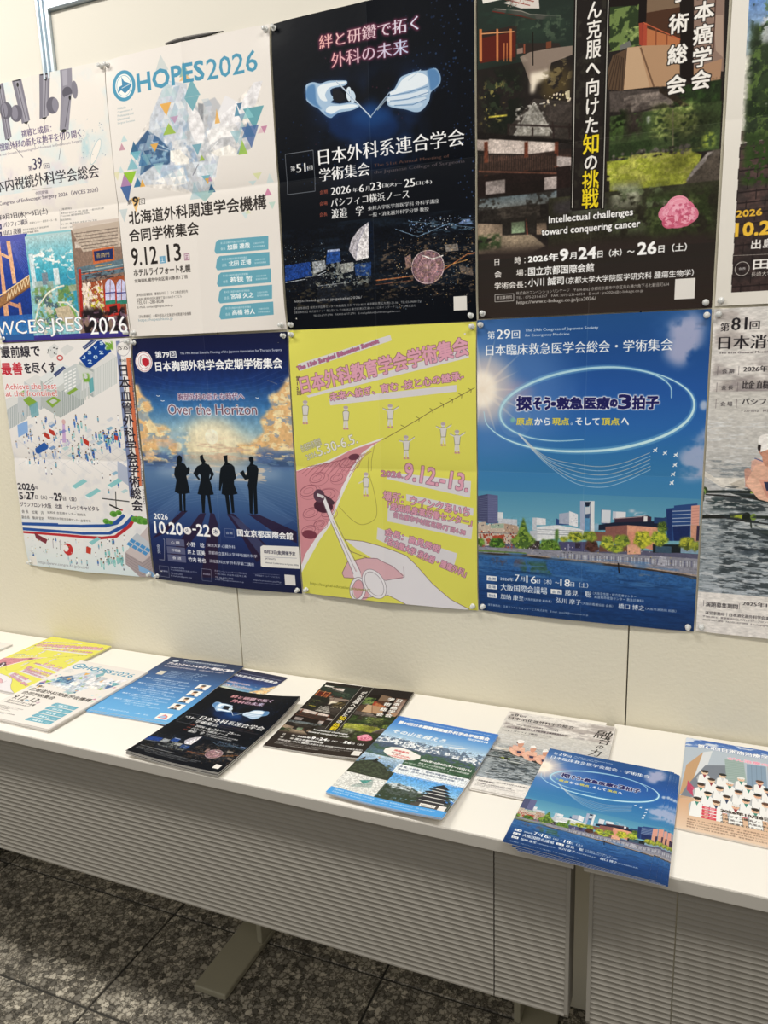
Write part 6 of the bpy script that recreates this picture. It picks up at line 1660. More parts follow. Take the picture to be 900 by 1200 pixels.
ART['H'] = [
('R','e0dc62',[0,0,412,583]),
('P','dcd8dc',[19,70,235,18,238,29,24,85]),
('P','dcd8dc',[36,137,396,48,398,67,41,141]),
('P','dcd8dc',[90,144,372,119,372,132,92,158]),
('T','The 15th Surgical Education Summit',18.7,86.4,199.5,11,'c06c94',{'b': 0.4,'o': ('4c3048',.35),'r': 14.9}),
('V','第15回',13.1,95.6,11.1,40.2,'4c3048',{'b': 0.2}),
('T','日本外科教育学会学術集会',26.4,132.6,379,35.1,'e0a4b8',{'b': 1.1,'o': ('6c4058',.7),'r': 10.9}),
('T','未来へ紡ぎ、育む -技と心の継承-',93.3,149.3,296.5,17.4,'e0a4b8',{'b': 0.6,'o': ('5c3450',.55),'r': 7.7}),
('P','dcd8d4',[24.2,160.6,25.2,178.3,36.9,178.3,40.1,160.6,36,157.8,27.5,157.8]),
('E','dcd8d4',32.1,152.2,5.3,5.6),
('E','b8a8b0',32.2,150.3,5.8,3.3),
('L','55525a',1.1,[25.2,179.3,25.3,194.3]),
('L','55525a',1.1,[34.7,179.3,33.8,194.3]),
('P','dcd8d4',[25.2,179.3,23.2,193.4,28,193.4,30.3,181.6,31.2,193.4,36,193.3,35.8,179.3]),
('L','55525a',.8,[24.2,160.6,25.2,178.3,36.9,178.3,40.1,160.6,36,157.8,27.5,157.8,24.2,160.6]),
('E','c89098',26.3,196.2,3.2,1.9),
('E','c89098',33.7,196.2,3.2,1.9),
('P','dcd8d4',[120.9,172.3,122.1,189.7,133.3,189.7,136.1,172.3,132.2,169.6,124.1,169.6]),
('E','dcd8d4',128.4,164.1,5.1,5.5),
('E','b8a8b0',128.5,162.3,5.6,3.2),
('L','55525a',1,[122,190.7,122.4,205.4]),
('L','55525a',1,[131.2,190.6,130.5,205.3]),
('P','dcd8d4',[122,190.7,120.4,204.5,125,204.5,127,192.9,128,204.4,132.6,204.4,132.2,190.6]),
('L','55525a',.8,[120.9,172.3,122.1,189.7,133.3,189.7,136.1,172.3,132.2,169.6,124.1,169.6,120.9,172.3]),
('E','c89098',123.3,207.2,3.1,1.8),
('E','c89098',130.5,207.2,3.1,1.8),
('P','dcd8d4',[223.3,168.8,224.7,185.8,235.3,185.8,237.8,168.8,234,166.1,226.3,166.1]),
('E','dcd8d4',230.3,160.8,4.8,5.3),
('E','b8a8b0',230.4,159,5.3,3.1),
('L','55525a',1,[224.7,186.7,225.2,201.1]),
('L','55525a',1,[233.4,186.7,232.9,201]),
('P','dcd8d4',[224.7,186.7,223.3,200.2,227.6,200.1,229.4,188.9,230.5,200.1,234.9,200.1,234.4,186.7]),
('L','55525a',.7,[223.3,168.8,224.7,185.8,235.3,185.8,237.8,168.8,234,166.1,226.3,166.1,223.3,168.8]),
('L','dcd8d4',2.9,[224.3,168.8,214.7,164.3]),
('L','dcd8d4',2.9,[235.9,168.8,248.6,161.7]),
('L','55525a',.6,[223.4,167,213.8,163]),
('L','55525a',.6,[236.9,167,249.6,159.5]),
('E','c89098',226.1,202.9,2.9,1.8),
('E','c89098',232.9,202.8,2.9,1.8),
('P','dcd8d4',[256.1,232.7,257.6,249.8,268.1,249.6,270.5,232.5,266.7,229.9,259.1,230]),
('E','dcd8d4',263.1,224.5,4.8,5.4),
('E','b8a8b0',263.1,222.7,5.3,3.1),
('L','55525a',1,[257.5,250.7,258.1,265.2]),
('L','55525a',1,[266.2,250.6,265.8,265.1]),
('P','dcd8d4',[257.5,250.7,256.2,264.4,260.5,264.3,262.3,252.9,263.4,264.2,267.7,264.1,267.1,250.6]),
('L','55525a',.7,[256.1,232.7,257.6,249.8,268.1,249.6,270.5,232.5,266.7,229.9,259.1,230,256.1,232.7]),
('L','dcd8d4',2.9,[257.1,232.7,247.5,230.6]),
('L','dcd8d4',2.9,[268.6,232.5,281.2,223.4]),
('L','55525a',.6,[256.2,230.9,246.6,229.2]),
('L','55525a',.6,[269.6,230.7,282.2,221.2]),
('E','c89098',259,267,2.9,1.8),
('E','c89098',265.8,266.9,2.9,1.8),
('P','dcd8d4',[336.7,205.2,338.2,221.8,348.3,221.7,350.4,205.1,346.8,202.5,339.5,202.5]),
('E','dcd8d4',343.2,197.3,4.6,5.2),
('E','b8a8b0',343.3,195.5,5,3.1),
('L','55525a',.9,[338.2,222.7,338.9,236.8]),
('L','55525a',.9,[346.5,222.6,346.3,236.7]),
('P','dcd8d4',[338.2,222.7,337.1,236,341.2,235.9,342.8,224.9,344,235.9,348.1,235.8,347.4,222.6]),
('L','55525a',.7,[336.7,205.2,338.2,221.8,348.3,221.7,350.4,205.1,346.8,202.5,339.5,202.5,336.7,205.2]),
('L','dcd8d4',2.8,[337.6,205.2,328.4,200.8]),
('L','dcd8d4',2.7,[348.6,205.1,360.5,198]),
('L','55525a',.6,[336.7,203.4,327.5,199.5]),
('L','55525a',.5,[349.5,203.3,361.5,195.8]),
('E','c89098',339.8,238.6,2.8,1.8),
('E','c89098',346.3,238.5,2.8,1.8),
('P','dcd8d4',[365.3,220.2,366.9,236.8,376.9,236.7,378.8,220.1,375.3,217.5,368,217.6]),
('E','dcd8d4',371.7,212.3,4.5,5.2),
('E','b8a8b0',371.7,210.6,5,3),
('L','55525a',.9,[366.9,237.7,367.6,251.8]),
('L','55525a',.9,[375,237.6,374.9,251.6]),
('P','dcd8d4',[366.9,237.7,365.8,250.9,369.9,250.8,371.4,239.8,372.6,250.8,376.7,250.7,375.9,237.6]),
('L','55525a',.7,[365.3,220.2,366.9,236.8,376.9,236.7,378.8,220.1,375.3,217.5,368,217.6,365.3,220.2]),
('L','dcd8d4',2.7,[366.2,220.2,357.1,215.9]),
('L','dcd8d4',2.7,[377,220.1,388.8,213]),
('L','55525a',.5,[365.3,218.5,356.2,214.6]),
('L','55525a',.5,[378,218.3,389.7,210.8]),
('E','c89098',368.5,253.5,2.7,1.8),
('E','c89098',374.9,253.4,2.7,1.8),
('P','ece8e8',[-4,302,75,278,149,246,215,224,174,255,148,283,114,346,78,420,49,457,-2,537,-10,527]),
('P','d49098',[-1,302,80,282,133,254,212,229,184,243,159,260,137,288,110,336,91,381,73,416,44,447,12,490,1,516]),
('L','a0606c',1,[4,304,32,290,53,291]),
('L','a0606c',1,[13,308,41,288,62,289]),
('L','a0606c',1,[22,313,50,287,72,286]),
('L','a0606c',1,[32,303,60,285,81,283]),
('L','a0606c',1,[41,308,69,283,90,281]),
('L','a0606c',1,[49,312,78,282,99,278]),
('L','a0606c',1,[59,302,87,280,108,276]),
('L','a0606c',1,[68,307,96,278,117,273]),
('L','a0606c',1,[77,311,104,277,126,270]),
('L','a0606c',.9,[86,301,113,275,134,268]),
('L','a0606c',.9,[95,306,122,273,143,265]),
('L','a0606c',.9,[103,310,131,272,152,263]),
('L','a0606c',.9,[113,301,140,270,161,260]),
('L','a0606c',.9,[121,305,149,269,169,258]),
('L','a0606c',.9,[130,310,157,267,178,255]),
('L','a0606c',.9,[139,300,166,265,186,253]),
('O','8c4c5c',1,143.1,266.8,11.2,5.7,{'r': 20}),
('O','a86874',.8,143.1,266.8,6.7,3.1,{'r': 20}),
('O','a86874',.8,147,269.6,14,8.2,{'r': 15}),
('O','8c4c5c',1,127.2,278.9,20.6,10.4,{'r': 20}),
('O','a86874',.8,127.2,278.9,12.4,5.7,{'r': 20}),
('O','a86874',.8,131.2,281.6,25.7,15.1,{'r': 15}),
('O','8c4c5c',1.1,52,314.4,19.3,9.6,{'r': 20}),
('O','a86874',.9,52,314.4,11.6,5.2,{'r': 20}),
('O','a86874',.9,56.1,317.2,24.1,13.9,{'r': 15}),
('O','8c4c5c',1,99.6,312.9,15.7,7.9,{'r': 20}),
('O','a86874',.8,99.6,312.9,9.4,4.3,{'r': 20}),
('O','a86874',.8,103.7,315.6,19.6,11.5,{'r': 15}),
('O','8c4c5c',1.1,28.7,344.4,21.8,10.8,{'r': 20}),
('O','a86874',.9,28.7,344.4,13.1,5.9,{'r': 20}),
('O','a86874',.9,32.9,347.2,27.1,15.7,{'r': 15}),
('O','8c4c5c',1.1,71.2,352.4,24.6,12.3,{'r': 20}),
('O','a86874',.9,71.2,352.4,14.7,6.7,{'r': 20}),
('O','a86874',.9,75.4,355.1,30.6,17.9,{'r': 15}),
('O','8c4c5c',1.1,31.3,393.4,19.7,9.8,{'r': 20}),
('O','a86874',.9,31.3,393.4,11.8,5.4,{'r': 20}),
('O','a86874',.9,35.5,396.2,24.6,14.3,{'r': 15}),
('O','8c4c5c',1.1,74.5,391.2,16.1,8.1,{'r': 20}),
('O','a86874',.9,74.5,391.2,9.6,4.4,{'r': 20}),
('O','a86874',.9,78.7,394,20.1,11.8,{'r': 15}),
('O','8c4c5c',1.1,23.5,433.7,18.8,9.4,{'r': 20}),
('O','a86874',.9,23.5,433.7,11.3,5.1,{'r': 20}),
('O','a86874',.9,27.7,436.4,23.4,13.7,{'r': 15}),
('O','8c4c5c',1.1,51.6,417.1,14.1,7.1,{'r': 20}),
('O','a86874',.9,51.6,417.1,8.5,3.9,{'r': 20}),
('O','a86874',.9,55.8,419.8,17.6,10.3,{'r': 15}),
('E','6c3c4c',143.1,266.8,13.3,6.5,{'r': 10}),
('E','4c2838',64.6,377.1,23.6,14.7),
('E','7c3c4c',25.6,443.5,18.8,10.1),
('D',['b87480','8c4c5c','e0a8ac'],[-1.6,304.1,143,475.9],0,1,2,1),
('L','5c4a3c',1.1,[212,229,244,212,259,204,292,186,321,169,358,151,409,125]),
('L','4c4030',1,[252.3,198.2,259.9,201.7,258.7,208]),
('L','4c4030',.9,[285.5,181.2,292.9,184.7,291.9,190.9]),
('L','4c4030',.9,[315.3,164.6,322.6,168.1,321.5,174.2]),
('L','4c4030',.9,[337.5,153.4,344.8,156.9,343.8,162.9]),
('L','4c4030',.9,[356.7,144.9,363.9,148.4,362.9,154.4]),
('L','4c4030',.9,[375.7,135.7,382.8,139.1,381.9,145.1]),
('L','4c4030',.9,[394.9,125.7,402,129.2,401,135.1]),
('L','8a7c40',.9,[194,236,184,273,182,296]),
('L','8a7c40',.9,[178,266,175,294,187,336,193,378,186,400,157,413,132,403,102,375],{'s': 1}),
('P','dcd8dc',[222,297,400,310,398,344,217,311]),
('T','2026.',205,305.7,48.6,12.1,'c888a0',{'b': 0.5,'o': ('5c3450',.4),'r': -3.6}),
('T','9.12.-13.',254.9,310.9,138.5,34.8,'e0a4b8',{'b': 0.9,'o': ('6c4058',.7),'r': -8.8}),
('T','合宿研修期間',17.6,260,53,16.3,'eceadf',{'o': ('6c6a58',.4),'r': 19.3}),
('T','2026.',30,276.5,29.1,11.5,'eceadf',{'o': ('6c6a58',.4),'r': 20.5}),
('T','5.30-6.5.',58.9,267.3,100.5,20.9,'eceadf',{'b': 0.3,'o': ('6c6a58',.4),'r': 17.9}),
('P','dcd8dc',[260,342,405,365,404,381,260,356]),
('P','dcd8dc',[219,367,403,402,400,430,216,402]),
('P','dcd8dc',[193,417,296,443,370,462,362,490,276,473,190,443]),
('T','場所：ウインクあいち',207.7,356,189.4,19.8,'e0a4b8',{'b': 0.6,'o': ('5c3450',.5),'r': -8.5}),
('T','「愛知県産業労働センター」',217,376.8,185.2,17,'e0a4b8',{'b': 0.5,'o': ('5c3450',.5),'r': -8.2}),
('T','名古屋市中村区名駅4丁目4-38',228.9,392.7,160.4,12.3,'e0a4b8',{'b': 0.3,'o': ('5c3450',.4),'r': -10.9}),
('T','会長：高見秀樹',208.6,432,126,16.3,'e0a4b8',{'b': 0.5,'o': ('5c3450',.5),'r': -14.8}),
('T','「名古屋大学 消化器・腫瘍外科」',208,451.3,187.8,16.4,'e0a4b8',{'b': 0.5,'o': ('5c3450',.5),'r': -19}),
('P','dcd8d4',[162,313.1,163.3,330.9,174.5,330.5,177.2,312.6,173.2,309.9,165.1,310.2]),
('E','dcd8d4',169.4,304.4,5.1,5.6),
('E','b8a8b0',169.5,302.5,5.6,3.3),
('L','55525a',1,[163.2,331.9,163.7,347]),
('L','55525a',1,[172.4,331.5,171.8,346.7]),
('P','dcd8d4',[163.2,331.9,161.6,346.2,166.2,346,168.2,334.1,169.3,345.8,173.9,345.6,173.4,331.5]),
('L','55525a',.8,[162,313.1,163.3,330.9,174.5,330.5,177.2,312.6,173.2,309.9,165.1,310.2,162,313.1]),
('E','c89098',164.6,348.9,3.1,1.9),
('E','c89098',171.7,348.6,3.1,1.9),
('L','dcd8d4',2.5,[162.3,317.8,151.9,322.9]),
('P','e4e0e4',[114,449,156,450,207,459,256,475,276,492,314,532,352,562,394,582,283,593,253,583,213,566,135,583,125,569,137,523,122,509,103,526,117,504,175,485,140,468]),
('P','dcb0b8',[103,526,117,500,160,487,185,485,206,493,226,501,249,518,247,526,209,532,174,525,137,535,107,536]),
('P','e4e0e4',[209,532,247,527,274,555,253,583,213,566]),
('P','dca8b0',[126,544,147,537,172,565,161,581,140,588,130,574]),
('L','6c4c58',1.1,[114,449,156,450,207,459,256,475,276,492,314,532,352,562,394,582]),
('L','6c4c58',1.1,[103,526,117,500,160,487,190,486,226,501,249,521]),
('L','6c4c58',1,[250,499,251,523,209,533,174,527]),
('L','6c4c58',1.1,[135,583,213,566,253,583]),
('L','6c4c58',1.1,[114,449,124,474,165,486]),
('L','6c4c58',1.1,[102.6,525.7,107.4,536.3,136.6,535.3]),
('P','4c3440',[58,346,84,359,94,368,89,373,65,365]),
('L','ece8ec',9.1,[65,356,85,408,137,528]),
('L','ece8ec',6.4,[81.8,405.4,145.1,522.1]),
('L','70606c',1.1,[69,354,91,405,149,521]),
('L','70606c',1.1,[59,359,80,409,132,529]),
('L','70606c',.8,[85.4,407.7,140.2,526.5]),
('E','5c4050',55.1,354.4,14,14.7),
('L','d8d4d8',6.5,[49.9,351.7,66.7,357.3]),
('E','ece8ec',139.6,528.6,9.5,9),
('O','ece8ec',6.4,139.8,560.1,16,25.3,{'r': -15}),
('O','70606c',1,139.8,560.1,19.2,28.3,{'r': -15}),
('O','70606c',1,139.8,560.1,12.8,22.2,{'r': -15}),
('E','e8e4e8',180.7,543.9,26,30.9,{'r': 30}),
('O','ece8ec',6.3,180.7,543.9,22.9,31.9,{'r': 35}),
('O','70606c',.9,180.7,543.9,26,34.9,{'r': 35}),
('O','70606c',.9,180.7,543.9,19.8,28.9,{'r': 35}),
('T','https://surgical-education.jp/summit15',18.7,562.5,150.9,8.3,'8a8830',{'b': 0.1,'sh': 0.2,'r': -0.9}),
]
ART['I'] = [
('G',['20508c','1f4f92','2458a4','2c68b0','3478b0','4486b4','5090b4'],[0,0,412,400]),
('N','4c7cc0',[0,0,412,200],120,90,.5,.9,.5),
('E','6c94cc',12.6,130.7,159.1,132.9,{'bl': 30,'a': 0.5}),
('E','e0d0c8',12.6,130.7,58.3,66.4,{'bl': 14,'a': 0.8}),
('E','fff6e8',10,130.7,29.2,35.8,{'bl': 6}),
('P','f8ead8',[10,135,10,127,88,132],{'a': 0.3,'bl': 0.8}),
('P','f8ead8',[8,134,12,127,107,179],{'a': 0.3,'bl': 0.8}),
('P','f8ead8',[7,133,13,128,100,211],{'a': 0.3,'bl': 0.8}),
('P','f8ead8',[6,132,14,130,40,224],{'a': 0.3,'bl': 0.8}),
('P','f8ead8',[6,130,14,131,-4,218],{'a': 0.3,'bl': 0.8}),
('P','f8ead8',[6,129,14,133,-36,198],{'a': 0.3,'bl': 0.8}),
('P','f8ead8',[8,127,12,134,-89,201],{'a': 0.3,'bl': 0.8}),
('P','f8ead8',[9,127,11,135,-70,153],{'a': 0.3,'bl': 0.8}),
('P','f8ead8',[11,127,9,135,-98,109],{'a': 0.3,'bl': 0.8}),
('P','f8ead8',[12,127,8,134,-103,77],{'a': 0.3,'bl': 0.8}),
('P','f8ead8',[14,129,6,133,-39,64],{'a': 0.3,'bl': 0.8}),
('P','f8ead8',[14,130,6,131,-3,15],{'a': 0.3,'bl': 0.8}),
('P','f8ead8',[14,132,6,129,37,31],{'a': 0.3,'bl': 0.8}),
('P','f8ead8',[13,134,7,128,87,62],{'a': 0.3,'bl': 0.8}),
('P','f8ead8',[12,134,8,127,81,97],{'a': 0.3,'bl': 0.8}),
('E','e8b8b8',82.9,136.6,25.6,20.1,{'bl': 8,'a': 0.35}),
('E','80c8a8',70.3,189.8,4.7,4.6,{'a': 0.8,'bl': 1}),
('E','a0b8d8',75.5,192.3,31.1,30.7,{'a': 0.12}),
('N','b8b8d4',[344,20,384,4,402,22,400,54,388,76,367,96,350,88,338,74,346,56],34,30,.25,.55,.85,{'e': 7}),
('N','b8bcd8',[370,253,391,224,424,196,429,295,381,296],30,24,.25,.6,.8,{'e': 6}),
('E','c8d0e0',407.3,163,6,8.4,{'bl': 2,'a': 0.8}),
('A','c8ecf4',.7,4.8,[13,173,19,198,46,221,89,238,144,247,205,248,264,242,317,228,357,210,383,188,392,164,384,141,359,121,320,105,270,96],1),
('A','b8e0ee',1,4.3,[204,226,151,229,103,223,67,209,48,190,48,166,67,142,103,121,150,105,202,96,253,94,298,100,331,112,351,129,354,150],1),
('A','a8d4e8',.5,1.4,[53,154,64,142,80,131,99,121,122,112,147,105,174,99,201,96,228,94,254,94,278,96,300,100,320,105,335,112,348,120],0),
('L','e0d4c4',1.1,[83,217,132,258,188,272,237,276,279,267,322,248],{'a': 0.75,'s': 1}),
('L','c4dcec',1.1,[83,217,132,261,188,279,237,284,279,274,323,254],{'a': 0.75,'s': 1}),
('L','e0d4c4',1.1,[82,217,132,263,188,286,237,292,280,281,323,260],{'a': 0.75,'s': 1}),
('L','c4dcec',1.1,[82,217,132,266,188,294,237,299,280,288,323,267],{'a': 0.75,'s': 1}),
('L','e0d4c4',1.1,[81,217,133,268,188,301,237,307,280,295,324,273],{'a': 0.75,'s': 1}),
('L','c4dcec',1.1,[81,217,133,271,188,308,238,315,280,302,324,279],{'a': 0.75,'s': 1}),
('P','f0f4f8',[326.5,245.7,331.4,241.7,333,238.3,334.4,238.3,332.8,243.2,334.3,246.5,332.4,246.1,330.5,244.2,327.9,247.1]),
('P','f0f4f8',[326.8,241.3,331.3,240.8,331.9,242.7,329.6,243.7]),
('P','f0f4f8',[343.5,250.7,348.3,246.7,350,243.3,351.3,243.3,349.7,248.2,351.2,251.5,349.4,251.1,347.5,249.2,344.9,252.1]),
('P','f0f4f8',[343.8,246.4,348.3,245.8,348.8,247.7,346.6,248.7]),
('P','f0f4f8',[361.7,253.7,366.4,249.8,368,246.4,369.4,246.3,367.8,251.2,369.3,254.5,367.5,254.1,365.6,252.2,363.1,255.1]),
('P','f0f4f8',[361.9,249.4,366.4,248.8,366.9,250.7,364.7,251.7]),
('P','f0f4f8',[361.1,272.1,365.9,268.1,367.5,264.7,368.9,264.6,367.3,269.5,368.8,272.9,367,272.4,365.1,270.5,362.5,273.5]),
('P','f0f4f8',[361.4,267.7,365.8,267.1,366.4,269.1,364.2,270.1]),
('P','f0f4f8',[358.7,289.2,363.5,285.2,365.1,281.7,366.5,281.7,364.9,286.6,366.4,289.9,364.6,289.5,362.7,287.6,360.1,290.6]),
('P','f0f4f8',[359,284.8,363.5,284.2,364,286.1,361.8,287.2]),
('P','f0f4f8',[357.2,304.9,361.9,300.8,363.6,297.4,364.9,297.3,363.4,302.3,364.9,305.6,363,305.2,361.2,303.3,358.6,306.3]),
('P','f0f4f8',[357.4,300.5,361.9,299.9,362.4,301.8,360.2,302.9]),
('T','第',20.9,36,14,14.9,'fff',{'m': 0.8}),
('T','29',39,36.6,25.6,17.7,'fff',{'m': 1.6}),
('T','回',67.7,36.7,15.2,14.7,'fff',{'m': 0.8}),
('T','The 29th Congress of Japanese Society',92.9,26.5,132.3,6.8,'e8ecf4',{'m': 0.6}),
('T','for Emergency Medicine',92.9,35.5,81.4,6.3,'e8ecf4',{'m': 0.6}),
('T','日本臨床救急医学会総会・学術集会',18.1,67.2,333.9,21,'fff',{'m': 1}),
('T','探',78,171.2,28.2,26.3,'1c1c5c',{'b': 1.1,'g': ('f4f4fc',1.6,1)}),
('T','そう',110.2,169.2,31.2,22.1,'1c1c5c',{'b': 1.1,'g': ('f4f4fc',1.6,1)}),
('T','・',143.2,162.3,8.1,6,'1c1c5c',{'b': 1.1,'g': ('f4f4fc',1.6,1)}),
('T','救急医療',153.8,168.4,95,20.8,'1c1c5c',{'b': 1.1,'g': ('f4f4fc',1.6,1)}),
('T','の',250.1,164.6,11.7,12.6,'1c1c5c',{'b': 1.1,'g': ('f4f4fc',1.6,1)}),
('T','3',264.3,168.5,21.8,25,'1c1c5c',{'b': 1.1,'g': ('f4f4fc',1.6,1)}),
('T','拍子',288.8,168.6,44.1,23,'1c1c5c',{'b': 1.1,'g': ('f4f4fc',1.6,1)}),
('T','原点',77.6,199.1,31.8,13.3,'f0d840',{'b': 0.35}),
('T','から',112.5,198.9,29.3,13.2,'fff',{'b': 0.35}),
('T','現点',145.8,198.7,30.7,13.1,'f0d840',{'b': 0.35}),
('T','。',179.4,198.6,3.9,4,'fff',{'b': 0}),
('T','そして',188.2,198.4,43.4,12.9,'fff',{'b': 0.35}),
('T','頂点',235.5,198.2,31.1,12.7,'f0d840',{'b': 0.35}),
('T','へ',270.3,198,13,12.6,'fff',{'b': 0.35}),
('R','5c5c74',[0,425,412,480]),
('G',['5090b4','68a4bc','7cb0c0'],[0,330,412,432]),
('E','c8d0dc',294.6,357.5,5.2,2.5,{'bl': 1.5}),
('N','d8dce4',[296,356.8,321.8,370.7],14,6,.3,.5,.9,{'e': 2}),
('P','4c4c70',[239.5,357.7,256.4,358.1,257.2,383.8,240.2,384.8]),
('R','d8dce4',[240.3,358,256.8,383]),
('R','c8ccd8',[260.3,359.9,283.8,375.2]),
('R','e4e4e8',[266.3,360.3,283.8,373.8]),
('P','3c2c3c',[264,373,322,365,329,367,329,380,264,383]),
('L','d0b8b8',1,[265.3,373.6,312.6,367.5]),
('R','e8e4e4',[315.6,366.4,322.1,376.5]),
('P','1c2438',[232,388,263,381,334,375,354,366,357,386,232,398]),
('R','28406c',[333.8,367.5,355,378.8]),
('P','8a5a54',[248,390,287,385,288,421,248,418]),
('P','d8947c',[287,385,341,387,343,432,288,421]),
('P','e0a084',[287,385,338,386,337,397,288,397]),
('R','80584c',[217.5,400.8,248.2,419.1]),
('R','c4d0dc',[216.5,341.9,226.9,401.4]),
('R','8cb0c8',[228.1,385.2,235.5,398.2]),
('P','2c4a80',[354,350,367,348,367,344,406,338,406,343,396,344,397,408,358,411]),
('P','1c2c5c',[366.4,382.6,395.7,379.6,397.1,408.2,369.9,410]),
('P','203468',[354,353,364,351,366,410,358,411]),
('L','a8b4cc',1.4,[364.7,354.7,396.1,351.7]),
('L','a8b4cc',1.4,[365,361.4,396.4,358.3]),
('L','a8b4cc',1.4,[365.3,368.1,396.8,364.9]),
('L','a8b4cc',1.4,[365.6,374.9,397.1,371.6]),
('L','a8b4cc',1.4,[365.9,381.6,397.4,378.3]),
('P','dca090',[396,343,410,341,411,378,397,378]),
('P','d09880',[396.7,378.3,411.2,377.5,412.8,409.7,398.2,408.1]),
('R','3c3048',[407.1,378.8,412.4,407.3]),
('L','b87c74',.7,[396.8,348.2,409.2,346.1]),
('L','b87c74',.7,[397.1,353.6,409.5,351.5]),
('L','b87c74',.7,[397.4,359,409.7,356.9]),
('L','b87c74',.7,[397.6,364.4,410,362.3]),
('L','b87c74',.7,[397.9,369.8,410.3,367.7]),
('L','b87c74',.7,[398.2,375.3,410.5,373.1]),
('P','6c4c40',[238,427,288,423,289,436,238,440]),
('P','e0a88c',[288.4,420.6,312.3,424.1,312.9,439.5,289.1,441.3]),
('P','1c2428',[333,419,382,416,382,432,334,435]),
('R','3c5468',[338.4,421.3,366.1,434]),
('R','88a0b8',[382,418.3,411.3,430.8]),
('P','44486c',[0,342,20,337,20,397,0,393]),
('P','60648c',[20,337,41,339,41,396,20,397]),
('L','7c80a0',.7,[.7,345,19.4,341.7]),
('L','8488a8',.5,[20.4,342.2,40.2,343]),
('L','7c80a0',.7,[.7,348.2,19.3,345.1]),
('L','8488a8',.5,[20.4,345.6,40.2,346.2]),
('L','7c80a0',.7,[.7,351.5,19.3,348.5]),
('L','8488a8',.5,[20.4,349,40.2,349.5]),
('L','7c80a0',.7,[.7,354.8,19.3,351.9]),
('L','8488a8',.5,[20.4,352.4,40.2,352.7]),
('L','7c80a0',.7,[.7,358.1,19.3,355.3]),
('L','8488a8',.5,[20.4,355.8,40.2,355.9]),
('L','7c80a0',.7,[.6,361.3,19.3,358.7]),
('L','8488a8',.5,[20.4,359.2,40.2,359.2]),
('L','7c80a0',.7,[.6,364.6,19.3,362.1]),
('L','8488a8',.5,[20.4,362.6,40.2,362.4]),
('L','7c80a0',.7,[.6,367.9,19.3,365.5]),
('L','8488a8',.5,[20.4,366,40.2,365.7]),
('L','7c80a0',.7,[.6,371.2,19.3,368.9]),
('L','8488a8',.5,[20.4,369.4,40.2,368.9]),
('L','7c80a0',.7,[.6,374.5,19.2,372.3]),
('L','8488a8',.5,[20.3,372.8,40.2,372.2]),
('L','7c80a0',.7,[.6,377.8,19.2,375.7]),
('L','8488a8',.5,[20.3,376.2,40.2,375.4]),
('L','7c80a0',.7,[.5,381.1,19.2,379.1]),
('L','8488a8',.5,[20.3,379.6,40.2,378.7]),
('L','7c80a0',.7,[.5,384.4,19.2,382.5]),
('L','8488a8',.5,[20.3,383,40.2,382]),
('L','7c80a0',.7,[.5,387.7,19.2,386]),
('L','8488a8',.5,[20.3,386.5,40.2,385.2]),
('L','7c80a0',.7,[.5,391,19.2,389.4]),
('L','8488a8',.5,[20.3,389.9,40.2,388.5]),
('L','7c80a0',.7,[.5,394.3,19.2,392.8]),
('L','8488a8',.5,[20.3,393.3,40.2,391.8]),
('R','dce0e4',[40.7,372.7,51.5,390.4]),
('R','c8ccd4',[42.1,385.5,79.6,397.7]),
('P','c8b8a8',[0,396,15,394,18,400,37,396,53,395,80,398,82,434,-1,446]),
('P','a0b4a0',[25.7,399.7,52.9,395.4,52.9,405,25.7,406.6]),
('P','b89c88',[54.2,395.3,82.3,399.2,82.4,412.7,54.2,414.4]),
('D',['a04838','b05840'],[-.6,412.5,82.4,442.8],60,2,4,1,{'q': (1.2,1.6,0)}),
('P','b04c34',[29.8,421.5,52.9,418.6,52.9,436.5,29.7,438.1]),
('L','44485c',1.1,[-.5,417.8,79.7,414.2]),
('D',['f0e8dc','3c3c4c'],[-.5,396.1,82.4,442.8],120,.6,1.3,.8),
('P','c8ccd4',[109.8,380.1,117.7,379.7,117.9,405.1,110.1,405.6]),
('P','e4e4e8',[117.7,379.7,135.8,380.6,136,393.4,117.8,394.4]),
('P','2c4c80',[155.5,379,180.5,388.2,180.6,390.8,155.7,392.2]),
('P','a8b0c4',[161.2,369.5,180.1,365.9,180.6,389.5,161.5,389.2]),
('P','e8e8ec',[180.1,363.3,196.4,368.9,197,393.8,180.6,390.8]),
('D',['909cb4'],[162.7,368.6,195.4,388.2],60,.5,.8,.7),
('P','e4e6e8',[118,398,158,392,208,398,209,413,184,414,119,427]),
('L','7c8494',1,[119.2,402.9,205.9,401.9]),
('L','7c8494',1,[119.2,407.7,206,405.6]),
('L','7c8494',1,[119.3,412.6,206,409.3]),
('P','c0c4cc',[104.8,407.3,119.2,405,119.4,426.6,106.3,424.7]),
('P','a8b0c8',[200,343,208,343,210,401,201,398]),
('P','e0e2e4',[219,343,226,342,228,401,220,402]),
('R','b8c4d4',[208.4,342.7,218.9,349.9]),
('P','1c2438',[208.3,344.5,218.9,344,217.1,352.3,211,353.9]),
('R','c8ccd4',[209.5,353.8,218.9,373.2]),
('P','3c5478',[209.6,368.3,218.9,366.5,218.2,375.6,210.8,376]),
('R','5c94bc',[209.6,375.8,219.5,401.9]),
('R','7c8498',[218.8,343.2,220.6,401.5]),
('P','4c4c70',[161,425,214,422,214,444,162,448]),
('R','8c8cac',[178.9,427.9,181.4,446.6]),
('R','342c3c',[192.7,425.4,202.8,436]),
('P','3c3434',[98.4,428,124.7,426.2,124.8,442.4,98.5,444.3]),
('D',['e4dcdc','4c4858','8c8494'],[-2.1,434.9,234,453.9],120,.6,1.4,.9),
('N','4c6830',[92,381,80,418,66,430,77,443,93,450,106,438,118,427,102,412],20,20,-1,0,1,{'e': 1}),
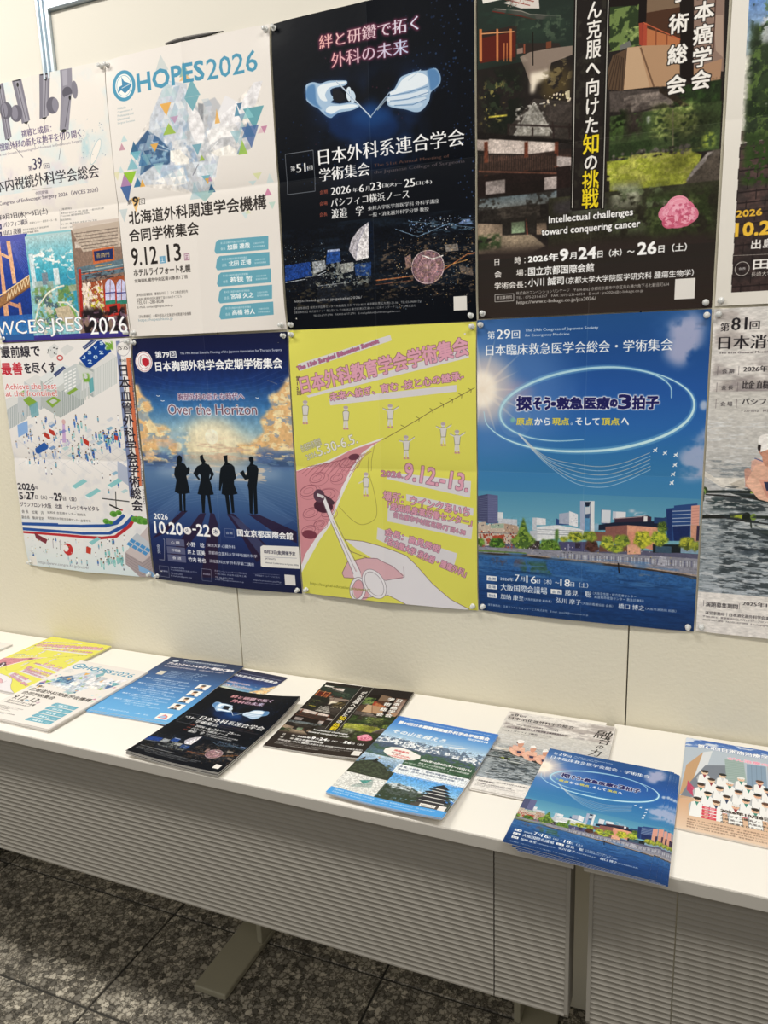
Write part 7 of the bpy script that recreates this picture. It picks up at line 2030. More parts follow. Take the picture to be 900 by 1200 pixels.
('N','84a040',[92,381,80,418,66,430,77,443,93,450,106,438,118,427,102,412],6,5,.45,.55,1,{'e': 1.5}),
('N','2c4820',[92,385,82,418,72,432,80,440,93,447,104,436],5,4,.56,.64,.9,{'e': 1}),
('Y',144.3,435.7,20.2,14,'7ca040','587830','344c20'),
('Y',39.3,437.4,15.9,11.1,'6c9838','487028','2c4820'),
('Y',4.9,436.9,8.3,7.8,'7ca040','587830','344c20'),
('Y',171,419.2,7.6,5.3,'c0c040','a0a83c','6c7c30'),
('Y',193.6,413.7,15.1,9.5,'c0c040','8c9c3c','4c5c28'),
('Y',218.5,410.8,13.9,9.4,'a8b03c','7c8c34','445424'),
('Y',157.6,413.4,3.1,13.3,'5c8040','486c30','2c4820'),
('Y',224,430.2,12.4,11.6,'5c3c34','482c28','302018'),
('Y',222.4,411.9,9.9,8.4,'a0ac40','708434','44582c'),
('Y',252.2,420.4,11.7,13,'c8cc48','98a43c','586c30'),
('Y',278.7,416,14.4,11.9,'a8b440','7c9038','485c2c'),
('Y',315.4,411,15.5,16.9,'d0cc40','a8ac38','606c2c'),
('Y',344.4,406.6,15.3,14.2,'c0c840','94a838','54682c'),
('Y',348.7,386.1,7.8,11.1,'8ca440','5c7430','34481f'),
('Y',267.1,432.4,14.6,6.8,'b0bc40','7c9038','485c2c'),
('Y',392.8,413.5,14,12.5,'b8b840','848c38','445024'),
('Y',406.5,417.6,6.7,9,'a0a840','707c34','3c4820'),
('P','2c5888',[-3,463,98,459,202,465,319,469,412,476,418,597,-4,648]),
('G',['34649c','2c5890','1c4078','183868','1a3c70'],[-3.4,453.9,416.5,622.7],{'a': 1}),
('P','8c8c98',[-3,447,114,444,221,442,346,441,413,441,414,476,319,465,202,462,98,455,-3,461]),
('L','3c3430',5,[-3,461,98,459,166,461,276,465,348,469,413,478]),
('L','a89484',2.1,[98,456,202,460,281,462,413,473]),
('L','5c6080',1.3,[165.8,448.2,166,457.9]),
('L','c8ccd8',1.3,[170.2,448.2,170.4,457.9]),
('L','c8ccd8',1.3,[174.6,448.2,174.8,457.9]),
('L','5c6080',1.3,[179,448.1,179.2,457.9]),
('L','c8ccd8',1.3,[183.4,448.1,183.5,457.9]),
('L','c8ccd8',1.3,[187.7,448,187.9,457.9]),
('L','5c6080',1.3,[192.1,448,192.3,457.9]),
('L','c8ccd8',1.3,[196.4,447.9,196.6,457.9]),
('L','c8ccd8',1.3,[200.8,447.9,201,457.8]),
('L','5c6080',1.3,[205.1,447.9,205.3,457.8]),
('L','c8ccd8',1.3,[209.4,447.8,209.6,457.8]),
('L','c8ccd8',1.3,[213.7,447.8,213.9,457.8]),
('L','5c6080',1.2,[218,447.7,218.2,457.8]),
('L','c8ccd8',1.2,[222.3,447.7,222.5,457.8]),
('L','c8ccd8',1.2,[226.6,447.6,226.8,457.8]),
('L','5c6080',1.2,[230.8,447.6,231.1,457.8]),
('L','c8ccd8',1.2,[235.1,447.6,235.3,457.8]),
('L','c8ccd8',1.2,[239.3,447.5,239.6,457.8]),
('L','5c6080',1.2,[243.6,447.5,243.8,457.8]),
('L','c8ccd8',1.2,[247.8,447.4,248.1,457.8]),
('L','c8ccd8',1.2,[252,447.4,252.3,457.7]),
('L','5c6080',1.2,[256.2,447.3,256.5,457.7]),
('L','c8ccd8',1.2,[260.4,447.3,260.7,457.7]),
('L','c8ccd8',1.2,[264.6,447.3,264.9,457.7]),
('L','5c6080',1.2,[268.8,447.2,269.1,457.7]),
('L','c8ccd8',1.2,[273,447.2,273.3,457.7]),
('L','c8ccd8',1.2,[277.1,447.1,277.5,457.7]),
('L','5c6080',1.2,[281.3,447.1,281.6,457.7]),
('L','c8ccd8',1.2,[285.4,447.1,285.8,457.7]),
('L','c8ccd8',1.2,[289.6,447,289.9,457.7]),
('L','5c6080',1.2,[293.7,447,294.1,457.7]),
('L','c8ccd8',1.2,[297.8,446.9,298.2,457.7]),
('L','c8ccd8',1.2,[301.9,446.9,302.3,457.7]),
('L','5c6080',1.2,[306,446.9,306.4,457.6]),
('L','c8ccd8',1.2,[310.1,446.8,310.5,457.6]),
('L','c8ccd8',1.2,[314.2,446.8,314.6,457.6]),
('L','5c6080',1.2,[318.3,446.7,318.7,457.6]),
('L','c8ccd8',1.2,[322.3,446.7,322.7,457.6]),
('L','c8ccd8',1.2,[326.4,446.6,326.8,457.6]),
('L','5c6080',1.2,[330.4,446.6,330.8,457.6]),
('L','c8ccd8',1.2,[334.5,446.6,334.9,457.6]),
('L','c8ccd8',1.2,[338.5,446.5,338.9,457.6]),
('L','5c6080',1.2,[342.5,446.5,343,457.6]),
('L','c8ccd8',1.2,[346.5,446.4,347,457.6]),
('L','c8ccd8',1.2,[350.5,446.4,351,457.6]),
('L','5c6080',1.2,[354.5,446.4,355,457.6]),
('L','c8ccd8',1.2,[358.5,446.3,359,457.5]),
('L','c8ccd8',1.2,[362.5,446.3,363,457.5]),
('L','5c6080',1.2,[366.4,446.3,366.9,457.5]),
('L','c8ccd8',1.1,[370.4,446.2,370.9,457.5]),
('L','c8ccd8',1.1,[374.3,446.2,374.9,457.5]),
('L','5c6080',1.1,[378.3,446.1,378.8,457.5]),
('L','c8ccd8',1.1,[382.2,446.1,382.7,457.5]),
('L','c8ccd8',1.1,[386.1,446.1,386.7,457.5]),
('L','5c6080',1.1,[390.1,446,390.6,457.5]),
('L','c8ccd8',1.1,[394,446,394.5,457.5]),
('L','c8ccd8',1.1,[397.9,445.9,398.4,457.5]),
('L','5c6080',1.1,[401.8,445.9,402.3,457.5]),
('L','c8ccd8',1.1,[405.6,445.9,406.2,457.5]),
('L','c8ccd8',1.1,[409.5,445.8,410.1,457.4]),
('P','b0b0bc',[346.4,440.7,358,442.4,356.4,458.9,342.4,458]),
('L','1c1814',2.4,[273.3,459.3,275.4,479.1]),
('D',['d8d0c8','2c2c34','b0a050','8c8c9c'],[-2.8,432.7,412.1,456.6],140,.4,1.1,.9),
('P','5c7c34',[-3,453,98,452,98,455,-3,457],{'a': 0.8}),
('N','5c4c50',[22.2,462,98.2,487],8,12,.4,.6,.7,{'e': 3}),
('N','3c5c38',[82.2,463.1,156,498.7],10,16,.35,.6,.75,{'e': 4}),
('Q',[0,455,412,500],3,.1),
('Q',[0,380,412,455],3,.05),
('Q',[0,440,412,583],8,.08,{'v': 0.25}),
('N','4c7cb0',[-3,453.9,413.7,502.1],40,5,.5,.7,.6),
('N','14305c',[-3.4,491.4,416.9,600.5],60,6,.5,.7,.5),
('N','a09484',[300.8,473.4,412.2,488.8],14,5,.5,.7,.5,{'e': 3}),
('R','f0f0f0',[17.6,506.5,38.7,516.7]),
('T','会 期',20.4,515.3,15.6,6.2,'1c3868'),
('R','f0f0f0',[17.6,524,38.7,534.3]),
('T','会 場',20.3,532.8,15.6,6.3,'1c3868'),
('R','f0f0f0',[18.6,542.8,38.7,553]),
('T','副会長',21.4,551.6,14.5,6.3,'1c3868'),
('R','f0f0f0',[147.3,522.3,169.2,532.1]),
('T','会 長',150,530.8,16.7,6.1,'1c3868'),
('T','2026年',45.8,514.5,26.8,7.9,'fff',{'m': 0.6}),
('T','7',75.9,513.5,8.6,14.5,'fff',{'m': 1.2}),
('T','月',86.7,512,8.6,9.5,'fff',{'m': 0.6}),
('T','16',98.5,514.6,20.3,15.5,'fff',{'m': 1.2}),
('T','日（木）～',119.8,513.8,44,10.5,'fff',{'m': 0.6}),
('T','18',165.9,515.2,18.5,15.3,'fff',{'m': 1.2}),
('T','日（土）',185.4,514.4,33.5,10.3,'fff',{'m': 0.6}),
('T','大阪国際会議場',46.4,535.2,93.7,14.7,'fff',{'m': 0.8}),
('T','藤見\u3000聡',175.5,533.3,50,12.6,'fff',{'m': 0.7}),
('T','（大阪急性期・総合医療センター',228.4,526.5,79.6,5.9,'dde4f0'),
('T','高度救命救急センター 救急診療科）',231.1,533.7,90.6,5.9,'dde4f0'),
('T','加納 康至',46.4,553.5,47,11.4,'fff',{'m': 0.6}),
('T','（大阪府医師会 副会長）',94.5,551.5,54.9,5.6,'dde4f0'),
('T','弘川 摩子',158.1,550.2,48,11,'fff',{'m': 0.6}),
('T','（大阪府看護協会 会長）',207.6,549,58.7,5.5,'dde4f0'),
('T','橋口 博之',276.2,550.1,47.2,10.7,'fff',{'m': 0.6}),
('T','（大阪市消防局 局長）',325.1,547.8,54.7,5.3,'dde4f0'),
('T','運営事務局：日本コンベンションサービス株式会社\u3000E-mail : jsem29@convention.co.jp',19.1,572.2,201.2,5.8,'c8d4e8'),
]
ART['J'] = [
('R','e9e4df',[0,0,412,583]),
('N','b4aca8',[0,0,412,175],60,26,.35,.65,1,{'e': 3}),
('N','8c8486',[0,60,412,170],50,16,.5,.7,.6,{'e': 4}),
('N','d8d4d0',[0,0,412,120],50,20,.55,.7,.8),
('G',['d2cfc9','c4c2be','b0b2b4'],[0,140,412,330],{'a': 0.85}),
('G',['b0b4b4','9ca4a8','a4acb2','b0b8c0'],[0,330,412,505]),
('N','7c868c',[0,260,412,505],16,2.2,.5,.62,.7),
('N','5c666c',[0,360,412,505],14,2.5,.58,.66,.8),
('N','dcdee0',[0,180,412,505],18,2.5,.58,.68,.6),
('N','44505a',[60,395,412,440],20,6,.5,.6,.8,{'e': 4}),
('P','e8e2d8',[-4,278,16,291,65,290,65,310,29,309,-2,289],{'a': 0.9}),
('P','c8c0b4',[42.4,301.2,63.8,290.9,66.1,309.9,46.5,309.3]),
('L','2c3230',5.1,[-2,318,30,316,76,315]),
('L','94a844',4.8,[74.9,315,116.8,314.7]),
('E','3c4a30',.7,315.3,5.6,6.7),
('E','84a058',-.4,318.1,3.5,6.1),
('L','343c38',1.8,[.8,316.7,.4,334,-2.4,328]),
('L','9a9c9c',2.5,[4,331,55,335,119,340]),
('L','343836',1.3,[4,334,56,338,119,342]),
('P','242c28',[42,318,76,320,117,319,118,336,96,332]),
('N','2c3a3c',[5.8,318.8,99.1,356],20,5,.45,.55,.9,{'e': 4}),
('L','20241f',6.6,[-4.4,363.9,45.8,360.9]),
('L','a0ac3c',8.4,[45.8,360.9,66.7,359.2]),
('E','20261f',71.7,360.6,7.3,8.9),
('L','2c342c',5.8,[76.5,359.2,119.8,358.6]),
('E','7c9440',82.6,359.5,4.9,6.1),
('L','2c342c',2.4,[77.9,363,80.6,379.5]),
('L','c8ccc8',4.4,[82.3,375.3,121,377.1]),
('P','242c28',[88,383,121,380,122,399,100,390],{'a': 0.8}),
('N','2c343c',[50.5,408.5,123.7,429.5],22,5,.42,.55,1,{'e': 4}),
('P','cc9c8c',[63,276,69,272,74,276,77,286,80,294,85,300,88,310,81,313,71,310,66,300]),
('P','e0b8a8',[72.7,259.6,84.5,256.6,99.4,258.9,101.1,285.6,95.6,280.4,83.8,283.5,76.1,275.6]),
('P','2c2c44',[82.4,279.5,92.9,276.5,114.5,279.9,115.7,298.6,93.9,291.3,84.1,287.5]),
('P','c89484',[67.1,286.7,76.9,289.1,82.8,305.2,78.3,310.8,65.9,305.8]),
('P','ece6e0',[81.2,299.8,91.7,294,94.7,303.4,83,309.3]),
('P','c89888',[79.4,309.4,94.8,306.1,95.8,314.2,86,317.3]),
('P','ccd0d4',[75,262,87,252,100,252,109,257,110,274,76,274]),
('P','deb0a0',[73.1,267.2,78,257.3,85.4,254.7,92.3,261.8,101.7,273.7,73.7,277]),
('L','5c6890',1.7,[77.8,254.9,92.2,260.6]),
('E','c48c78',92.9,237.7,9.4,14.4),
('E','2c2424',84.1,235.4,2.6,6.8),
('P','f4f0ec',[82.1,230.7,81.5,221.1,85,215,93.4,212.5,106.4,216,107.4,231.5,94.4,228.1,88.3,232.5,86.1,231.8]),
('E','8c6050',92.2,243.7,6.4,1.9),
('T','第',11.8,38.1,13.4,14.3,'221e22',{'m': 1.5}),
('T','81',28.6,37,23.5,21.1,'221e22',{'m': 2}),
('T','回',56.7,36.8,14.7,13.7,'221e22',{'m': 1.5}),
('T','日本消',10.4,68.5,72.5,22.8,'221e22',{'m': 2.4}),
('T','化器外科学会総会',85,68.9,179.1,22.3,'221e22',{'m': 2.4}),
('T','The 81st General Meeting of the Japanese Society of Gastroenterological Surgery',11.5,76.9,249.4,4.7,'443c40',{'m': 0.8}),
('L','665c60',.7,[11.1,96.6,11.1,112.4]),
('L','665c60',.6,[44.1,96.7,44.2,112.3]),
('T','会 期',18.4,109,18.3,7.5,'2c282c',{'m': 0.7}),
('T','2026年7月15日(水)～17日(金)',51.4,109,158.7,12.1,'221e22',{'m': 1.4}),
('L','665c60',.7,[11.3,124.5,11.3,140.5]),
('L','665c60',.6,[44,124.3,44.1,140.1]),
('T','会 長',18.6,136.9,18.4,7.6,'2c282c',{'m': 0.7}),
('T','比企 直樹（北里大学医学部 上部消化管外科学）',51.8,136.3,199.3,15.1,'221e22',{'m': 1.4}),
('L','665c60',.7,[11.5,152.7,11.5,168.8]),
('L','665c60',.7,[44,152.2,44,168.1]),
('T','会 場',18.8,165,18.5,7.7,'2c282c',{'m': 0.7}),
('T','パシフィコ横浜\u3000ノース',52.1,163.3,142.7,11.9,'221e22',{'m': 1.4}),
('T','〒220-0012\u3000神奈川県横浜市西区みなとみらい1-1-1',51.3,175.5,134.5,4.8,'443c40'),
('L','665c60',.7,[10.5,520.6,10.6,531.8]),
('T','演題募集期間',13.9,532.6,53.7,9.4,'2c282c',{'m': 1}),
('L','665c60',.6,[70.2,521.4,70.3,532.1]),
('T','2025年10月15日(水)～12月10日(水)',75.1,525.7,182.7,9.9,'2c282c',{'m': 1}),
('T','運営事務局｜日本消化器外科学会事務局',14.2,548,118.4,7.1,'2c282c',{'m': 0.6}),
('T','〒140-0014\u3000東京都品川区大井1-1-17\u3000フロンティア大井町',10.6,554.1,137,4.2,'443c40'),
('T','TEL:03-5427-5890\u3000FAX:03-5427-5898\u3000E-mail:jsgs@mediproduce.com',10.4,561,137.7,4.2,'443c40'),
('P','1c1c1c',[67,310,94,322,162,353,219,373,256,360,252,335,138,334]),
('L','2c2c2c',2.8,[3.1,322.6,101.8,326.2]),
('L','2c2c2c',2.7,[5.7,359.7,167,377.7]),
('N','2c3438',[27.2,299.1,256.2,504.6],20,4,.5,.6,.8,{'e': 4}),
('P','e8b8a0',[66,299,81,265,98,264,117,263,128,306,110,333,88,327]),
('P','d89c88',[87,292,122,294,122,326,102,325]),
('E','d09880',99.4,246,10.4,23.6),
('P','f8f4f0',[86.4,244.6,86.8,220.9,98.8,216.7,109.5,233.7]),
('P','303450',[95.1,296.4,112.4,296,112.3,311.4,99.9,311.6]),
('P','e8b8a0',[116,318,131,285,148,284,166,283,176,325,158,352,137,346]),
('P','d89c88',[136,311,171,313,170,345,150,344]),
('E','d09880',149.1,266.3,10.3,23.1),
('P','f8f4f0',[136.4,265,137.2,241.7,148.9,237.6,159.2,254.2]),
('P','303450',[144.1,315.6,161.1,315.2,160.7,330.4,148.5,330.6]),
('P','e8b8a0',[163,330,178,297,194,295,213,294,222,336,204,362,183,356]),
('P','d89c88',[182.8,322.7,216.7,324.4,215.7,355.4,195.6,354.5]),
('E','d09880',196.1,278.1,10.2,22.7),
('P','f8f4f0',[183.5,276.9,184.7,253.9,196.3,249.9,206.1,266.2]),
('P','303450',[190.4,326.8,207,326.4,206.5,341.4,194.5,341.5]),
('P','e8b8a0',[198,342,214,309,230,308,248,307,257,348,239,374,218,368]),
('P','d89c88',[218.5,334.5,251.9,336.1,250.5,366.7,230.8,365.8]),
('E','d09880',232.1,290.5,10.1,22.3),
('P','f8f4f0',[219.8,289.3,221.2,266.6,232.7,262.6,242.2,278.7]),
('P','303450',[225.9,338.6,242.3,338.1,241.6,352.9,229.8,353.1]),
('Q',[-89.2,-239.9,440.2,609.5],7,.07,{'v': 0.4}),
('T','融',340.2,109.7,59.8,67.6,'1c1818',{'m': 2.2,'sh': 0.2}),
('T','合',360.1,150,42.1,48.2,'1c1818',{'m': 2,'sh': 0.2}),
('T','の',359.6,186.4,23.2,27.5,'1c1818',{'m': 1.4,'sh': 0.2}),
('T','力',338.8,244.1,37.9,50.8,'1c1818',{'m': 2.2,'sh': 0.2}),
]
ART['M'] = [
('R','3f7fcf',[0,0,412,583]),
('G',['3a7acc','4486d2','6ca4dc','a8c8e4','c8d8e8'],[0,0,412,200]),
('P','e8ecf2',[0,190,30,170,55,178,80,160,105,172,125,165,150,178,200,188,245,150,262,178,300,190,340,200,380,190,412,205,412,330,0,330]),
('N','5c7088',[0,165,412,300],8,10,.45,.55,.95),
('P','4c5c74',[0,215,60,205,120,215,200,222,280,215,412,235,412,330,0,330]),
('N','3c5c40',[0,225,412,330],16,10,.35,.55,.9,{'e': 3}),
('G',['5c7c9c','3c5c44'],[0,262,412,330],{'a': 0.5}),
('R','2c4c38',[140,262,412,325]),
('N','3c6448',[140,262,412,325],14,8,.45,.6,.8),
('G',['b8ccdc','88a8c8','4c78b0','3460a0'],[0,300,160,440]),
('P','2c3428',[0,370,30,350,60,335,100,350,130,380,160,385,160,440,0,440]),
('N','44503c',[0,345,150,440],8,7,.45,.6,.9,{'e': 3}),
('P','181c1c',[55,345,62,320,66,328,74,318,70,340,80,352,60,352]),
('E','c8a088',68,316,4,4),
('R','e8eef4',[150,325,412,385]),
('G',['4c98e0','74b4e8','b0d0ec'],[160,385,412,480]),
('P','dcdcd8',[0,440,160,440,160,545,0,545]),
('P','a8b4b0',[60,510,115,455,128,500,60,520]),
('P','4c9088',[70,475,112,455,95,490]),
('L','888',1,[40,515,128,520]),
('P','4c5854',[160,460,200,440,250,450,300,470,412,500,412,545,160,545]),
('N','2c3c2c',[160,455,412,545],9,9,.45,.55,1,{'e': 2}),
('N','e4ecf4',[165,440,300,475],14,6,.5,.6,.8,{'e': 2}),
('L','8cb0d0',8,[160,530,300,520],{'a': 0.7}),
('Q',[0,150,412,545],4,.16),
('P','20242c',[288,500,306,492,389,492,407,500,399,505,296,505]),
('P','e0e0dc',[304,505,391,505,391,509,304,509]),
('P','2c2c34',[302,509,393,509,395,522,300,522]),
('P','20242c',[293,474,311,466,384,466,402,474,394,479,301,479]),
('P','e0e0dc',[309,479,386,479,386,483,309,483]),
('P','2c2c34',[307,483,388,483,390,494,305,494]),
('P','20242c',[300,452,318,444,376,444,394,452,386,457,308,457]),
('P','e0e0dc',[316,457,378,457,378,461,316,461]),
('P','2c2c34',[314,461,380,461,382,468,312,468]),
('P','20242c',[308,434,326,426,368,426,386,434,378,439,316,439]),
('P','e0e0dc',[324,439,370,439,370,443,324,443]),
('P','2c2c34',[322,443,372,443,374,448,320,448]),
('P','20242c',[316,418,334,410,360,410,378,418,370,423,324,423]),
('P','e0e0dc',[332,423,362,423,362,427,332,427]),
('P','2c2c34',[330,427,364,427,366,430,328,430]),
('P','20242c',[325,412,347,394,368,412]),
('P','4c4844',[290,522,400,522,408,548,280,548]),
('N','2c3c2c',[160,505,300,548],7,7,.4,.5,1,{'e': 2}),
('P','4ca0e4',[0,545,412,545,412,583,0,583]),
('P','f4f0ea',[60,250,75,232,110,222,150,228,175,240,200,248,205,265,190,285,150,300,110,296,80,285,62,270]),
('T','演題募集',95,254,60,12,'d05050',{'b': 0.4}),
('T','2026年',92,268,38,9,'803030',{'b': 0.2}),
('T','1月7日(水)',105,281,67,11,'d05050',{'b': 0.4}),
('T','～4月8日(水)',88,294,80,11,'d05050',{'b': 0.4}),
('T','The 44th Annual Congress of Japanese Society for Abdominal Vascular Surgery',30,22,365,7,'e8eef8'),
('T','第44回日本顕微鏡腫瘍外科学会学術集会',22,58,370,23,'fff',{'b': 0.9,'o': ('3c5c9c',.5)}),
('T','ISCMFS44',318,78,77,12,'fff',{'b': 0.4}),
('T','その山を越えろ',30,132,215,28,'fff',{'b': 0.5,'sh': 0.15}),
('P','e8ecf0',[268,150,300,146,330,140,332,144,305,156,280,158]),
('L','e8ecf0',1.5,[255,140,320,132]),
('L','e8ecf0',2,[330,142,345,128]),
('T','2026年10月8日(木)～10日(土)',212,282,190,17,'fff',{'b': 0.5,'o': ('1c3c2c',.6)}),
('T','会場 まつもと市民芸術館 ・ 松本市中央公民館',212,300,188,11,'fff',{'b': 0.2}),
('T','長野県松本市深志3-10-1',165,314,165,9,'e8f0e8'),
('T','会 長\u3000小林 聡\u3000\u3000信州大学医学部 消化器外科',160,345,238,11,'2c3c5c',{'b': 0.2}),
('T','事務局\u3000信州大学医学部外科学教室',160,362,210,10,'2c3c5c',{'b': 0.1}),
('T','https://www.jcongress.jp/iscmfs44/',170,394,230,8,'fff'),
('R','f0eee8',[318,524,372,540]),
('T','学会HPはこちら',322,537,46,8,'444'),
('R','ece8e4',[382,518,406,545]),
('T','【事務局】信州大学医学部 外科学教室\u3000〒390-8621 長野県松本市旭3-1-1\u3000TEL:0263-37-2654',20,560,360,8,'e8f0f8'),
('T','【運営事務局】株式会社メディカ・ニッポン\u3000E-mail:iscmfs44@med.jp',20,574,310,8,'e8f0f8'),
]
ART['S'] = [
('G',['1c2c4c','23406c','34649c','4888c4','5ca4dc','68b0e4'],[0,0,412,583]),
('E','c8ccd4',52,38,16,12),
('T','第79回日本胸部外科学会定期学術集会',92,34,238,14,'e8ecf4',{'b': 0.2}),
('T','The 79th Annual Scientific Meeting of the Association',92,48,238,8,'b8c4d8'),
('T','プレカンファレンスセミナー開催のご案内',30,80,360,24,'f4f4f8',{'b': 0.8,'o': ('8c6c74',.6)}),
('T','若手医師のための特別企画\u300010月19日(月) 13:00～',30,110,330,16,'d8ccd0',{'b': 0.3}),
('R','d8d0c0',[50,155,85,195]),
('T','国立京都国際会館\u3000ハイブリッド開催\u3000事前登録',100,150,200,9,'c8d8ec'),
('T','国立京都国際会館\u3000ハイブリッド開催\u3000事前登',100,165,183,9,'c8d8ec'),
('T','国立京都国際会館\u3000ハイブリッド開催\u3000事前',100,180,166,9,'c8d8ec'),
('T','国立京都国際会館\u3000ハイブリッド開催\u3000事',100,195,149,9,'c8d8ec'),
('T','国立京都国際会館\u3000ハイブリッド開催\u3000',100,210,192,9,'c8d8ec'),
('T','講演１',30,245,40,10,'f0f4fc',{'b': 0.2}),
('T','心臓血管外科領域における最新の話題',80,245,180,10,'e8f0fc',{'b': 0.1}),
('T','大学病院 心臓血管外科 教授',80,261,150,9,'e0ecf8'),
('T','座長\u3000中央病院\u3000胸部外科',110,277,180,9,'d8e8f8'),
('T','講演２',30,300,40,10,'f0f4fc',{'b': 0.2}),
('T','心臓血管外科領域における最新の話題',80,300,200,10,'e8f0fc',{'b': 0.1}),
('T','大学病院 心臓血管外科 教授',80,316,150,9,'e0ecf8'),
('T','座長\u3000中央病院\u3000胸部外科',110,332,180,9,'d8e8f8'),
('T','講演３',30,355,40,10,'f0f4fc',{'b': 0.2}),
('T','心臓血管外科領域における最新の話題',80,355,180,10,'e8f0fc',{'b': 0.1}),
('T','大学病院 心臓血管外科 教授',80,371,150,9,'e0ecf8'),
('T','座長\u3000中央病院\u3000胸部外科',110,387,180,9,'d8e8f8'),
('T','講演４',30,410,40,10,'f0f4fc',{'b': 0.2}),
('T','心臓血管外科領域における最新の話題',80,410,200,10,'e8f0fc',{'b': 0.1}),
('T','大学病院 心臓血管外科 教授',80,426,150,9,'e0ecf8'),
('T','座長\u3000中央病院\u3000胸部外科',110,442,180,9,'d8e8f8'),
('T','講演５',30,465,40,10,'f0f4fc',{'b': 0.2}),
('T','心臓血管外科領域における最新の話題',80,465,180,10,'e8f0fc',{'b': 0.1}),
('T','大学病院 心臓血管外科 教授',80,481,150,9,'e0ecf8'),
('T','座長\u3000中央病院\u3000胸部外科',110,497,180,9,'d8e8f8'),
('R','f4f2ee',[318,235,378,285]),
('P','2c3038',[326,285,332,273,344,268,356,273,364,285]),
('E','e0b898',346,257,11,14),
('E','201c1c',346,247,12,8),
('P','d8d4d0',[342,271,350,271,346,281]),
('R','f4f2ee',[318,300,378,350]),
('P','2c3038',[326,350,332,338,344,333,356,338,364,350]),
('E','e0b898',346,322,11,14),
('E','201c1c',346,312,12,8),
('P','d8d4d0',[342,336,350,336,346,346]),
('R','f4f2ee',[318,365,378,415]),
('P','2c3038',[326,415,332,403,344,398,356,403,364,415]),
('E','e0b898',346,387,11,14),
('E','201c1c',346,377,12,8),
('P','d8d4d0',[342,401,350,401,346,411]),
('R','f4f2ee',[318,430,378,480]),
('P','2c3038',[326,480,332,468,344,463,356,468,364,480]),
('E','e0b898',346,452,11,14),
('E','201c1c',346,442,12,8),
('P','d8d4d0',[342,466,350,466,346,476]),
('R','f4f2ee',[318,520,378,570]),
('P','e08080',[325,560,345,528,365,542,372,564]),
('E','a8c0e0',346,550,14,10),
('T','主催：日本胸部外科学会\u3000\u3000共催：各社',30,560,250,10,'e8f0fc'),
]
